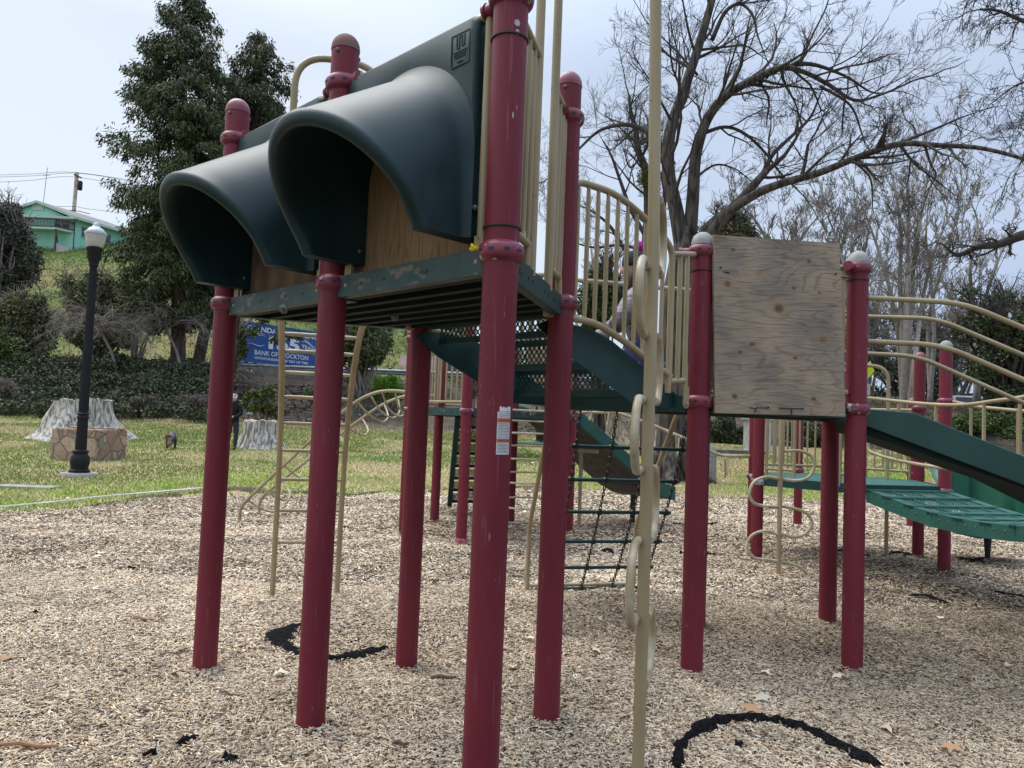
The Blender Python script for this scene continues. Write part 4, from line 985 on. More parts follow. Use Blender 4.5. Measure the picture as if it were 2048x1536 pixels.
# ---------------------------------------------------------------- grass blades on the lawn
def grass(name, n, y0, y1, hgt, wid, green, seed, cond=None, dens_pow=1.):
    rg = np.random.default_rng(seed); y = y0+(y1-y0)*rg.random(n)**dens_pow; x = rg.uniform(-1, 1, n)*(y*.71+1)
    ok = (y > edge_y(x)-.8+np.abs(rg.normal(size=n))*.45)
    if cond is not None: ok &= cond(x, y, rg)
    x, y = x[ok], y[ok]; n = len(x); z = TZ(x, y)-.02*sstep(edge_y(x)-y, 0, .8)
    h = rg.uniform(.5, 1.2, n)*hgt; a = rg.uniform(0, pi, n); ln = rg.normal(0, .5, (n, 2))*h[:, None]
    C = np.stack([x, y, z], 1); s = np.stack([np.cos(a), np.sin(a), 0*a], 1)*wid*rg.uniform(.6, 1.4, n)[:, None]; tip = C+np.stack([ln[:, 0], ln[:, 1], h], 1)
    Vv = np.stack([C-s, C+s, tip], 1).reshape(-1, 3); Ff = np.arange(3*n).reshape(n, 3)
    p = .6*vnoise(x, y, 2.6, 11)+.4*vnoise(x, y, .8, 12); q = vnoise(x, y, 3.8, 14)
    g1, g2, d1, d2 = [np.array(c) for c in ((.28, .42, .05), (.17, .25, .05), (.68, .58, .33), (.50, .41, .24))]
    t = sstep(p, .45, .66)[:, None]; u = rg.random((n, 1)); near = sstep(edge_y(x)+3.2-y, -1.5, 1.5)[:, None]
    gcol = g1*near*1.5*u+g2*(1-near*u)+rg.normal(0, .012, (n, 3)); dcol = d1*u+d2*(1-u)
    mixr = np.where(rg.random((n, 1)) < .25+.65*t, 1., 0.); col = np.clip(gcol*(1-mixr)+dcol*mixr, .01, 1)
    return tag(big(name, Vv, Ff, mat('grass_blade', (.1, .2, .05), .7, vcol=True, spec=.2), col=np.repeat(col, 3, 0)), kind='stuff')
grass('grass', 190000, 10, 22, .05, .010, 0, 21)
grass('grass', 150000, 22, 34, .07, .018, 0, 22)
# ---------------------------------------------------------------- scraps of black landscape fabric showing through the chips
m_fab = mat('landscape_fabric', (.006, .006, .006), 1., spec=.05, col2=(.018, .018, .020), nscale=60, bump=.5, bscale=300)
def fabric(pts, wid, label, group='scraps of black fabric showing through the chips', lift=.022, n=5):
    pts = [GP(x, y) for x, y in pts]; P = cat(pts, 5); k = len(P); vs = []; rr_ = random.Random(len(pts)*7+int(pts[0][0]*100))
    for i, p in enumerate(P):
        t = P[min(i+1, k-1)]-P[max(i-1, 0)]; t /= np.linalg.norm(t); s = V(-t[1], t[0], 0); w_ = float(np.interp(i/(k-1), np.linspace(0, 1, len(wid)), wid))*rr_.uniform(.55, 1.45)
        for j in range(n):
            u = j/(n-1)*2-1; q = p+s*u*w_*rr_.uniform(.9, 1.1); vs.append(V(q[0], q[1], float(MZ(q[0], q[1]))+.007+lift*(1-u*u)*(.5+rr_.random()*.8)))
    fs = [(i*n+j, i*n+j+1, (i+1)*n+j+1, (i+1)*n+j) for i in range(k-1) for j in range(n-1)]
    m_ = len(vs); vs2 = vs+[v-Z*.03 for v in vs]
    bd = [i*n for i in range(k)], [i*n+n-1 for i in range(k)]
    for b_ in bd: fs += [(b_[i], b_[i+1], b_[i+1]+m_, b_[i]+m_) for i in range(k-1)]
    o = MB().add(vs2, fs).build('landscape_fabric', m_fab, None, 180); return tag(o, label, 'fabric scrap', group)
fabric([(1355, 1545), (1358, 1500), (1385, 1468), (1440, 1445), (1510, 1442), (1580, 1455), (1640, 1478), (1700, 1510), (1760, 1545)], [.02, .034, .046, .052, .044, .034, .045, .03], 'long curved strip of black fabric nearest the camera, arching through the chips', lift=.03)
fabric([(600, 1258), (570, 1270), (556, 1286), (572, 1300), (598, 1316)], [.05, .10, .10, .07, .02], 'wide black fabric flap just left of the second front post', lift=.02)
fabric([(640, 1320), (680, 1314), (730, 1302), (774, 1293)], [.03, .045, .055, .03], 'narrow black fabric strip pointing right from the second front post')
fabric([(352, 1508), (372, 1497), (396, 1492)], [.01, .025, .012], 'short black fabric curl at the lower left of the chips')
fabric([(284, 1530), (310, 1522)], [.006, .016], 'small black fabric bit below the lower left curl'); fabric([(448, 1534), (470, 1545)], [.02, .03], 'black fabric bit cut by the bottom edge of the photo')
fabric([(1360, 1103), (1395, 1104), (1430, 1110)], [.02, .03, .02], 'black fabric scrap left of the serpentine climber foot'); fabric([(1205, 1103), (1215, 1100), (1228, 1107)], [.02, .05, .01], 'small pointed black fabric scrap right of the chain net')
fabric([(1345, 1050), (1390, 1052), (1435, 1047)], [.01, .05, .04], 'black fabric strip far behind the plywood deck post')
fabric([(1135, 1085), (1160, 1082), (1178, 1089)], [.01, .03, .01], 'black fabric sliver behind the second rung of the chain net')
fabric([(1640, 1105), (1690, 1110), (1740, 1118)], [.01, .03, .02], 'thin fabric line behind the right deck posts'); fabric([(1770, 1117), (1795, 1110), (1823, 1117)], [.01, .06, .03], 'black fabric heap at the foot of the crook pole')
fabric([(1817, 1187), (1850, 1188), (1895, 1203)], [.01, .05, .015], 'black fabric tongue on the chips right of the plywood deck'); fabric([(1990, 1186), (2050, 1196)], [.01, .03], 'black fabric strip at the right edge of the photo')
fabric([(1915, 1122), (1950, 1128), (1975, 1121)], [.02, .05, .01], 'black fabric scrap by the slide support leg'); fabric([(1470, 1490), (1485, 1493)], [.02, .03], 'tiny black fabric scrap inside the curved strip')
fabric([(60, 1238), (74, 1232)], [.01, .02], 'tiny black fabric scrap on the chips at the left'); fabric([(256, 1145), (268, 1146)], [.015, .02], 'tiny black fabric scrap left of the far front post')
def stick(px, py, ln, a, label, col, r=.008):
    p = GP(px, py); p[2] = MZ(p[0], p[1])+.02; d = U(a)*ln/2
    o = MB().tube([p-d, p-d*.3+V(0, .01, .004), p+d*.4-V(0, .012, 0), p+d], [r*.6, r, r*.9, r*.5], 6).build('stick', col, None, 60); tag(o, label, 'stick', 'twigs and bark lying on the chips')
m_stick = mat('dead_twig', (.10, .065, .045), .9, col2=(.2, .14, .1), nscale=30); m_bark = mat('orange_bark', (.40, .20, .09), .9, col2=(.3, .16, .08), nscale=20)
for a_ in ((887, 1360, .14, 10, 'dark brown bark piece between the front posts', m_stick, .012), (55, 1506, .24, 3, 'long orange splinter at the lower left corner', m_bark, .009), (1700, 1500, .22, 65, 'grey twig inside the curved fabric strip', m_stick, .007), (345, 1320, .13, 25, 'thin dark twig left of the far front post', m_stick, .004), (800, 1512, .07, 5, 'short dark stick at the bottom near the front post', m_stick, .008), (1240, 1310, .15, -12, 'thin black twig right of the second row post', m_stick, .003), (1310, 1385, .06, -25, 'pale grey twig right of the serpentine pole', mat('pale_twig', (.4, .38, .33), .9), .005), (1590, 1300, .08, -30, 'pale curved twig between the two plywood posts', mat('pale_twig', (.5, .45, .36), .9), .006), (285, 1250, .14, -2, 'orange bark strip far left on the chips', m_bark, .008), (455, 1400, .10, -14, 'thin brown stick right of the far front post', m_stick, .006)): stick(*a_)

# a few dry leaves blown onto the chips and the lawn
rg = np.random.default_rng(55); n_ = 150; y = rg.uniform(3.2, 26, n_); x = rg.uniform(-1, 1, n_)*y*.68; z = np.where(y < edge_y(x)-.2, MZ(x, y)+.02, TZ(x, y)+.05)
a = rg.uniform(0, 2*pi, n_); vs = []; fs = []; cs_l = []
for i in range(n_):
    r_ = rg.uniform(.03, .065); c_ = rg.uniform(.6, 1.1)*np.array(PAL[rg.choice([0, 1, 4, 7, 6])]); b0 = len(vs); vs.append((x[i], y[i], z[i]+.012)); cs_l.append(c_)
    for k in range(10): t = a[i]+2*pi*k/10; q = r_*(1 if k % 2 == 0 else .45)*rg.uniform(.8, 1.1); vs.append((x[i]+q*cos(t), y[i]+q*sin(t), z[i]+rg.uniform(-.006, .022))); cs_l.append(c_)
    fs += [(b0, b0+1+k, b0+1+(k+1) % 10) for k in range(10)]
tag(big('fallen_leaves', np.array(vs), np.array(fs), mat('dry_leaf', (.4, .3, .2), .8, vcol=True), col=np.array(cs_l)), kind='stuff')
# ================================================================ things on the lawn and the bank
def zat(P, py):
    z = np.linspace(-1, 40, 4101); d = np.stack([np.full_like(z, P[0]), np.full_like(z, P[1]), z], 1)-CAM
    y = 768-FPX*(d@_U)/(d@_F); return float(z[np.argmin(np.abs(y-py))])
m_iron = mat('black_cast_iron', (.007, .008, .010), .6, col2=(.011, .012, .015), nscale=6, spec=.25)
m_conc = mat('pale_concrete', (.36, .34, .30), .9, col2=(.26, .25, .22), nscale=8, bump=.3, bscale=60)
P = TP(158, 952); m_px = P[1]/FPX
lamp = empty('street_lamp', P, 'black fluted lamp post with a frosted globe on a round concrete footing', 'street lamp')
zz = lambda y: zat(P, y)
MB().lathe(P, [(.335, -.2), (.335, zz(948)-P[2]-.02), (.31, zz(945)-P[2]), (.0001, zz(944.5)-P[2])], 32).build('footing', m_conc, lamp, 40)
def flute(P, prof, n=40, dep=.07):
    mb = MB(); k = len(prof); vs = []
    for r, z in prof:
        for j in range(n): a = 2*pi*j/n; rr = r*(1-dep*(j % 2)); vs.append(V(P[0]+rr*cos(a), P[1]+rr*sin(a), z))
    mb.add(vs, [(i*n+j, i*n+(j+1) % n, (i+1)*n+(j+1) % n, (i+1)*n+j) for i in range(k-1) for j in range(n)]); return mb
q = V(P[0], P[1], 0); w = lambda px: px/2*m_px
MB().lathe(q, [(w(38), zz(947)), (w(38), zz(940)), (w(32), zz(938)), (w(32), zz(932)), (w(36), zz(925)), (w(34), zz(914)), (w(25), zz(908)), (w(30), zz(904)), (w(30), zz(901)), (w(22), zz(899))], 32).build('base', m_iron, lamp, 50)
flute(q, [(w(21), zz(900)), (w(19), zz(835))]).build('shaft_foot', m_iron, lamp)
MB().lathe(q, [(w(20), zz(838)), (w(23), zz(834)), (w(19), zz(831)), (w(23), zz(828)), (w(18), zz(824))], 28).build('ring', m_iron, lamp, 50)
flute(q, [(w(18.5), zz(826)), (w(16.5), zz(680)), (w(14.5), zz(560)), (w(14), zz(532))]).build('shaft', m_iron, lamp)
MB().lathe(q, [(w(14), zz(534)), (w(19), zz(531)), (w(17), zz(528)), (w(21), zz(522)), (w(27), zz(516)), (w(27), zz(503)), (w(32), zz(501)), (w(32), zz(497)), (w(26), zz(495))], 28).build('capital', m_iron, lamp, 50)
m_glob = mat('frosted_globe', (.40, .39, .34), .35, col2=(.48, .47, .43), nscale=12, spec=.6); m_lid = mat('pale_grey_globe_lid', (.34, .39, .42), .3, col2=(.42, .47, .5), nscale=9)
MB().lathe(q, [(w(24), zz(497)), (w(30), zz(493)), (w(35), zz(482)), (w(38), zz(473)), (w(39), zz(469))], 28).build('globe', m_glob, lamp, 60)
MB().lathe(q, [(w(41), zz(470)), (w(42), zz(467)), (w(34), zz(462)), (w(26), zz(457)), (w(17), zz(455)), (w(13), zz(452)), (w(12), zz(449)), (w(7), zz(446)), (.0001, zz(445))], 28).build('globe_lid', m_lid, lamp, 60)

def displaced(mb_o, amp, sc, seed=0):
    me = mb_o.data; n = len(me.vertices); co = np.empty(n*3, np.float32); me.vertices.foreach_get('co', co); co = co.reshape(-1, 3)
    return mb_o
m_stump = mat('weathered_grey_stump', (.56, .53, .48), .9, col2=(.20, .18, .155), nscale=9, nthr=(.44, .58), bump=1., bscale=26, stretch=(1.8, 1.8, .30), detail=7)
m_stumptop = mat('pale_cut_wood', (.50, .46, .38), .9, col2=(.36, .32, .26), nscale=6)
def stump(P, rtop, rbot, h, label, roots=9, seed=1, m=m_stump, flare=2.6, hollow=False, name='tree_stump', notch=None):
    rg = np.random.default_rng(seed); n = 96; ph = rg.uniform(0, 6.28, roots); am = rg.uniform(.35, 1., roots); vs = []; rows = 18
    e = empty(name, P, label, 'tree stump')
    for i in range(rows+1):
        t = i/rows
        for j in range(n):
            a = 2*pi*j/n; lob = sum(am[k]*max(0, cos(a-ph[k]))**8 for k in range(roots)); ridge = .20*(float(vnoise(a*3.1, t*.8, .5, seed))-.5)+.13*(float(vnoise(a*9.5, t*1.5, .5, seed+3))-.5)
            r = rtop+(rbot-rtop)*(1-t)**flare*(.55+.6*lob)+rtop*ridge*(1+(1-t))
            zt = h*t
            if notch and t > .6: zt = min(zt, h*(1-notch*max(0, cos(a-notch_a))**2))
            vs.append(V(P[0]+r*cos(a), P[1]+r*sin(a), P[2]-.12+zt*1.0+(.12*t)+((.012*rg.normal()+.10*h*(float(vnoise(a*2.2, 1, .6, seed+7))-.5)) if i == rows else 0)))
    fs = [(i*n+j, i*n+(j+1) % n, (i+1)*n+(j+1) % n, (i+1)*n+j) for i in range(rows) for j in range(n)]
    MB().add(vs, fs).build('stump_body', m, e, 180)
    top = vs[-n:]; c = sum(top)/n
    mb = MB(); mb.add(top+[c-Z*.03], [(j, (j+1) % n, n) for j in range(n)]); mb.build('cut_top', m_stumptop, e)
    return e
notch_a = pi
sp_ = TP(160, 879); k_ = sp_[1]/FPX
stump(sp_, 50*k_, 92*k_, 80*k_, 'huge silver-grey tree stump with spreading roots behind the lamp post', 10, 3, flare=2.2, notch=.16)
sp_ = TP(520, 896); k_ = sp_[1]/FPX
stump(sp_, 33*k_, 62*k_, 54*k_, 'grey tree stump beside the woman in black, cut flat', 9, 8)
sp_ = TP(417, 841); k_ = sp_[1]/FPX
stump(sp_, 9*k_, 15*k_, 12*k_, 'tiny pale stump at the foot of the ivy bank', 6, 5)
m_st3 = mat('split_tan_stump', (.50, .40, .27), .9, col2=(.20, .14, .09), nscale=6, nthr=(.40, .6), bump=.9, bscale=18, stretch=(1.5, 1.5, .25), detail=7)
sp_ = TP(1212, 886); k_ = sp_[1]/FPX
stump(sp_, 24*k_, 66*k_, 88*k_, 'tall split tan stump with a long root, left of the bare tree', 7, 12, m_st3, 3.2)
# field-stone pedestal with a plaque
def stone_mat(name, ca, cb, scale, mortar=(.30, .27, .24), stretch=(1, 1, 1), gap=.06):
    m = bpy.data.materials.new(name); m.use_nodes = True; t = m.node_tree; b = t.nodes['Principled BSDF']; b.inputs['Roughness'].default_value = .9; N = t.nodes.new; L = t.links.new
    tcn = N('ShaderNodeTexCoord'); mp_ = N('ShaderNodeMapping'); mp_.inputs['Scale'].default_value = stretch; L(tcn.outputs['Object'], mp_.inputs[0])
    v = N('ShaderNodeTexVoronoi'); v.feature = 'DISTANCE_TO_EDGE'; v.inputs['Scale'].default_value = scale; L(mp_.outputs[0], v.inputs[0])
    v2 = N('ShaderNodeTexVoronoi'); v2.inputs['Scale'].default_value = scale; L(mp_.outputs[0], v2.inputs[0]); hs = N('ShaderNodeSeparateColor'); L(v2.outputs['Color'], hs.inputs[0])
    r = N('ShaderNodeValToRGB'); r.color_ramp.elements[0].color = (*ca, 1); r.color_ramp.elements[1].color = (*cb, 1); L(hs.outputs[0], r.inputs[0])
    n = N('ShaderNodeTexNoise'); n.inputs['Scale'].default_value = scale*5; n.inputs['Detail'].default_value = 5; L(mp_.outputs[0], n.inputs[0])
    m2 = N('ShaderNodeMix'); m2.data_type = 'RGBA'; m2.blend_type = 'OVERLAY'; m2.inputs[0].default_value = .6; L(r.outputs[0], m2.inputs[6]); L(n.outputs[0], m2.inputs[7])
    g = N('ShaderNodeMath'); g.operation = 'LESS_THAN'; g.inputs[1].default_value = gap; L(v.outputs[0], g.inputs[0])
    x = N('ShaderNodeMix'); x.data_type = 'RGBA'; L(g.outputs[0], x.inputs[0]); L(m2.outputs[2], x.inputs[6]); x.inputs[7].default_value = (*mortar, 1); L(x.outputs[2], b.inputs['Base Color'])
    bu = N('ShaderNodeBump'); bu.inputs['Strength'].default_value = .8; bu.inputs['Distance'].default_value = .04; mr = N('ShaderNodeMapRange'); mr.inputs[2].default_value = gap*1.6; L(v.outputs[0], mr.inputs[0]); L(mr.outputs[0], bu.inputs['Height']); L(bu.outputs[0], b.inputs['Normal'])
    return m
m_field = stone_mat('fieldstone', (.27, .175, .12), (.42, .31, .225), 3.0, (.22, .18, .145), gap=.03)
pp_ = TP(152, 922); k_ = pp_[1]/FPX
pd = empty('stone_pedestal', pp_, 'low square pinkish fieldstone pedestal with a small plaque, behind the lamp post', 'pedestal')
mb = MB(); mb.box(pp_+V(0, .5, 32*k_-.1), 104*k_, 1.0, 64*k_+.2, -12); mb.build('block', m_field, pd, bevel=.03)
mb = MB(); 
for k in range(9): mb.box(pp_+V(-.5+.13*k, .5+rnd.uniform(-.3, .3), 64*k_+.01), .16, .3, .06, rnd.uniform(0, 90))
mb.build('cap_stone', m_field, pd, bevel=.02)
mb = MB().box(pp_+V(.53, -.06+.02, 38*k_), .16, .02, .22, -12); mb.build('plaque', mat('bronze_plaque', (.16, .17, .14), .5), pd)
sl = TP(55, 976); tag(MB().box(sl+Z*.01, .92, .35, .05, 2).build('concrete_slab', m_conc, None, bevel=.01), 'flat concrete slab sunk in the lawn left of the lamp footing', 'slab')
# white rope edging across the lawn
hp = [TP(x, y) for x, y in ((-30, 1021), (40, 1015), (110, 1008), (180, 1000), (250, 993), (330, 986), (400, 980), (455, 976))]
tag(MB().tube([p+Z*.03 for p in cat(hp, 4)], .014, 6).build('rope', mat('white_rope', (.80, .78, .72), .8), None, 60), 'long white rope lying across the lawn edge at the left', 'rope')
# ---------------------------------------------------------------- figures
def skin(name, verts, edges, radii, sub=2, root=0):
    me = bpy.data.meshes.new(name); me.from_pydata([tuple(map(float, v)) for v in verts], edges, []); o = bpy.data.objects.new(name, me); COL.objects.link(o)
    md = o.modifiers.new('s', 'SKIN'); md.use_smooth_shade = True; md.branch_smoothing = .5
    for i, r in enumerate(radii): 
        sv = me.skin_vertices[0].data[i]; sv.radius = (r, r) if not hasattr(r, '__len__') else r; sv.use_root = (i == root)
    o.modifiers.new('u', 'SUBSURF').levels = sub
    dg = bpy.context.evaluated_depsgraph_get(); m2 = bpy.data.meshes.new_from_object(o.evaluated_get(dg)); bpy.data.objects.remove(o)
    return m2
def mesh_part(me, name, mats, par, pick=None):
    for m in mats: me.materials.append(m)
    if pick is not None:
        for p in me.polygons: p.material_index = pick(p.center)
    me.shade_smooth(); o = bpy.data.objects.new(name, me); COL.objects.link(o)
    if par is not None: o.parent = par; o.matrix_parent_inverse = pinv(par)
    return o
m_coat = mat('black_puffer', (.008, .008, .010), .7, spec=.2, bump=.5, bscale=14, stretch=(.3, .3, 2.4)); m_legg = mat('dark_leggings', (.018, .02, .028), .7); m_boot = mat('grey_boot', (.03, .03, .033), .6)
W0 = TP(463, 901); hh = zat(W0, 787)-W0[2]; s_ = hh/1.68
wv = lambda x, y, z: W0+V(x*s_, y*s_, z*s_)
wo = empty('person', W0, 'woman in black puffer coat and white hat beside the grey stump, half behind a post', 'person')
vv = [wv(0, 0, .92), wv(0, .01, 1.12), wv(0, 0, 1.32), wv(0, -.02, 1.42), wv(.09, 0, .86), wv(.10, .02, .48), wv(.09, -.0, .10), wv(.10, -.10, .04), wv(-.09, 0, .86), wv(-.10, -.02, .48), wv(-.12, 0, .10), wv(-.12, -.10, .04), wv(.18, .0, 1.34), wv(.24, -.05, 1.10), wv(.16, -.22, .98), wv(.10, -.28, 1.0), wv(-.18, 0, 1.34), wv(-.24, -.05, 1.10), wv(-.16, -.22, .98), wv(-.10, -.28, 1.0), wv(0, .10, 1.40)]
ee = [(0, 1), (1, 2), (2, 3), (0, 4), (4, 5), (5, 6), (6, 7), (0, 8), (8, 9), (9, 10), (10, 11), (2, 12), (12, 13), (13, 14), (14, 15), (2, 16), (16, 17), (17, 18), (18, 19), (3, 20)]
rr = [(.17, .13), (.165, .13), (.18, .13), .07, .105, .075, .05, .05, .105, .075, .05, .05, .085, .07, .055, .04, .085, .07, .055, .04, .09]
bd_ = skin('wb', vv, ee, [tuple(np.array(r)*s_) if hasattr(r, '__len__') else r*s_ for r in rr])
mesh_part(bd_, 'body', [m_coat, m_legg, m_boot], wo, lambda c: 0 if c[2] > W0[2]+.84*s_ else (2 if c[2] < W0[2]+.17*s_ else 1))
m_skin = mat('skin', (.42, .22, .15), .55); m_hat = mat('white_patterned_hat', (.62, .62, .62), .8, col2=(.06, .06, .07), nscale=16, nthr=(.52, .56))
def ball(P, rx, ry, rz, n=16, m=12):
    vs = [P+V(rx*cos(b)*cos(a), ry*cos(b)*sin(a), rz*sin(b)) for b in np.linspace(-pi/2, pi/2, m+1) for a in np.linspace(0, 2*pi, n, endpoint=False)]
    return vs, [(i*n+j, i*n+(j+1) % n, (i+1)*n+(j+1) % n, (i+1)*n+j) for i in range(m) for j in range(n)]
MB().add(*ball(wv(0, -.03, 1.535), .075*s_, .09*s_, .11*s_)).build('head', m_skin, wo, 180)
MB().add(*ball(wv(0, -.02, 1.575), .092*s_, .105*s_, .105*s_)).build('hat', m_hat, wo, 180)
mb = MB(); mb.add(*ball(wv(0, .09, 1.43), .12*s_, .07*s_, .07*s_)); mb.build('hood', m_coat, wo, 180)
for sx_ in (-1, 1):
    mb = MB(); mb.add(*ball(wv(sx_*.09, -.30, .99), .03*s_, .045*s_, .035*s_, 8, 6)); mb.build('hand', m_skin, wo, 180)
# the dog, head down
D0 = TP(342, 899); ds = (zat(D0, 866)-D0[2])/.50
dvv = lambda x, y, z: D0+V(x*ds, y*ds, z*ds)
dg_ = empty('dog', D0, 'black stocky dog sniffing the lawn, head down towards the camera', 'dog')
vv = [dvv(0, .45, .44), dvv(0, .2, .43), dvv(0, -.08, .42), dvv(-.01, -.24, .34), dvv(-.04, -.36, .20), dvv(-.05, -.44, .11), dvv(.10, -.10, .30), dvv(.11, -.12, .14), dvv(.11, -.15, .03), dvv(-.10, -.10, .30), dvv(-.11, -.12, .14), dvv(-.11, -.15, .03), dvv(.10, .42, .32), dvv(.11, .52, .17), dvv(.11, .47, .03), dvv(-.10, .42, .32), dvv(-.11, .52, .17), dvv(-.11, .47, .03), dvv(0, .58, .44), dvv(.03, .70, .36)]
ee = [(0, 1), (1, 2), (2, 3), (3, 4), (4, 5), (2, 6), (6, 7), (7, 8), (2, 9), (9, 10), (10, 11), (0, 12), (12, 13), (13, 14), (0, 15), (15, 16), (16, 17), (0, 18), (18, 19)]
rr = [.12, .13, .15, .10, .09, .05, .07, .04, .035, .07, .04, .035, .08, .04, .03, .08, .04, .03, .03, .015]
bd_ = skin('db', vv, ee, [r*ds for r in rr], root=1)
m_dog = mat('black_dog_coat', (.012, .011, .011), .6, col2=(.03, .026, .024), nscale=20); m_dtan = mat('tan_dog_muzzle', (.16, .09, .05), .7)
mesh_part(bd_, 'body', [m_dog, m_dtan], dg_, lambda c: 1 if (c[1] < D0[1]-.40*ds or (c[2] < D0[2]+.05*ds)) else 0)
for sx_ in (-1, 1):
    mb = MB(); mb.add([dvv(-.04+sx_*.05, -.27, .28), dvv(-.04+sx_*.11, -.27, .27), dvv(-.04+sx_*.12, -.31, .19), dvv(-.04+sx_*.07, -.30, .22)], [(0, 1, 2, 3)]); o = mb.build('ear', m_dog, dg_)
    o.modifiers.new('t', 'SOLIDIFY').thickness = .012
dg_.rotation_euler = (0, 0, .40)
mb = MB().lathe(dvv(-.0, -.20, .37), [(.11*ds, -.015), (.118*ds, 0), (.11*ds, .015)], 14, ax=V(0, -.7, -.5)); mb.build('collar', mat('brown_collar', (.2, .1, .05), .6), dg_)
# the child behind the stair railing
C0 = V(.835, 5.06, ZL); kid = empty('person', C0, 'child in grey-violet puffer jacket and pom-pom beanie behind the stair railing', 'person')
kv = lambda x, y, z: C0+V(x, y, z)
m_jkt = mat('grey_violet_puffer', (.135, .115, .135), .5, col2=(.19, .165, .19), nscale=5, bump=.9, bscale=9, stretch=(.5, .5, 2.6)); m_skirt = mat('violet_skirt', (.035, .028, .13), .7, col2=(.30, .28, .45), nscale=22, nthr=(.60, .64)); m_navy = mat('navy_knit', (.018, .022, .035), .9, bump=.6, bscale=60); m_pom = mat('magenta_pompom', (.42, .015, .24), .9, bump=1., bscale=50); m_hair = mat('dark_brown_hair', (.045, .022, .014), .6)
vv = [kv(.02, 0, .42), kv(0, 0, .56), kv(-.02, 0, .68), kv(-.04, 0, .75), kv(-.05, -.10, .66), kv(-.14, -.15, .50), kv(-.22, -.14, .42), kv(-.05, .10, .66), kv(-.12, .14, .50), kv(-.22, .10, .44), kv(.02, -.06, .22), kv(.03, -.06, .05), kv(-.03, -.07, .035), kv(.04, .06, .22), kv(.06, .06, .05), kv(.0, .07, .035)]
ee = [(0, 1), (1, 2), (2, 3), (2, 4), (4, 5), (5, 6), (2, 7), (7, 8), (8, 9), (0, 10), (10, 11), (11, 12), (0, 13), (13, 14), (14, 15)]
rr = [(.15, .14), (.15, .135), (.135, .12), .05, .078, .07, .05, .078, .07, .05, .06, .042, .038, .06, .042, .038]
bd_ = skin('kb', vv, ee, rr)
mesh_part(bd_, 'body', [m_jkt, m_legg, m_boot], kid, lambda c: 0 if c[2] > C0[2]+.33 else (2 if c[2] < C0[2]+.08 else 1))
mb = MB(); n_ = 22; vs = []
for i, (r, z) in enumerate(((.125, .36), (.135, .32), (.15, .24), (.155, .19))):
    for j in range(n_): a = 2*pi*j/n_; vs.append(kv(.02+r*cos(a)*(1+.05*cos(6*a)*(i > 1)), r*sin(a), z))
mb.add(vs, [(i*n_+j, i*n_+(j+1) % n_, (i+1)*n_+(j+1) % n_, (i+1)*n_+j) for i in range(3) for j in range(n_)]); mb.build('skirt', m_skirt, kid, 180)
H0 = kv(-.055, 0, .845)
vs, fs = ball(H0, .078, .068, .098, 28, 20); out = []
for p in vs:                                  # face turned to the left of the photo: nose, brow, lips and chin
    d = p-H0; f = max(0, -d[0]/.078); ny, nz_ = d[1]/.068, d[2]/.098
    p = p.copy()
    p[0] -= .020*f**3*math.exp(-((d[2]+.012)/.016)**2-(d[1]/.016)**2)
    p[0] -= .006*f*math.exp(-((d[2]+.045)/.007)**2-(d[1]/.022)**2)+.005*f*math.exp(-((d[2]+.060)/.008)**2-(d[1]/.02)**2)
    p[0] += .007*f*math.exp(-((d[2]-.008)/.012)**2-((abs(d[1])-.028)/.014)**2)
    p[0] -= .004*f*math.exp(-((d[2]+.082)/.014)**2); out.append(p)
hd = MB().add(out, fs).build('head', mat('child_skin', (.50, .26, .17), .5), kid, 180)
for sy_ in (-1, 1):
    mb = MB(); mb.add(*ball(H0+V(-.068, sy_*.026, .006), .010, .010, .007, 10, 8)); mb.build('eye', mat('dark_eye', (.02, .012, .01), .2), hd, 180)
    mb = MB(); mb.add(*ball(H0+V(.0, sy_*.068, -.01), .014, .008, .02, 10, 8)); mb.build('ear', hd.data.materials[0], hd, 180)
mb = MB(); mb.beam(H0+V(-.080, -.016, -.053), H0+V(-.080, .016, -.053), .006, .008); mb.build('mouth', mat('lips', (.40, .12, .10), .5), hd)
bn = [(r, z) for r, z in ((.083, .018), (.088, .03), (.088, .045), (.086, .07), (.074, .098), (.048, .120), (.0001, .130))]
MB().lathe(H0+V(.006, 0, 0), bn, 24).build('beanie', m_navy, kid, 180)
mb = MB(); vs, fs = ball(H0+V(.03, 0, .150), .042, .042, .042, 18, 14); mb.add([v+V(*(rng.normal(size=3)*.003)) for v in vs], fs); mb.build('pompom', m_pom, kid, 180)
mb = MB(); mb.tube([H0+V(-.02, -.064, .0), H0+V(-.02, -.070, -.07), H0+V(-.045, -.085, -.17)], [.022, .022, .008], 8); mb.tube([H0+V(.05, -.03, .0), H0+V(.06, -.02, -.10), H0+V(.05, -.02, -.18)], [.04, .045, .02], 8); mb.build('hair', m_hair, kid, 180)
for q_ in (kv(-.25, -.14, .40), kv(-.25, .10, .42)):
    mb = MB(); mb.add(*ball(q_, .045, .034, .034, 14, 10)); mb.add(*ball(q_+V(.01, -.03, .015), .022, .013, .013, 8, 6)); mb.build('mitten', mat('pale_grey_mitten', (.42, .44, .44), .9, bump=.4, bscale=60), kid, 180)

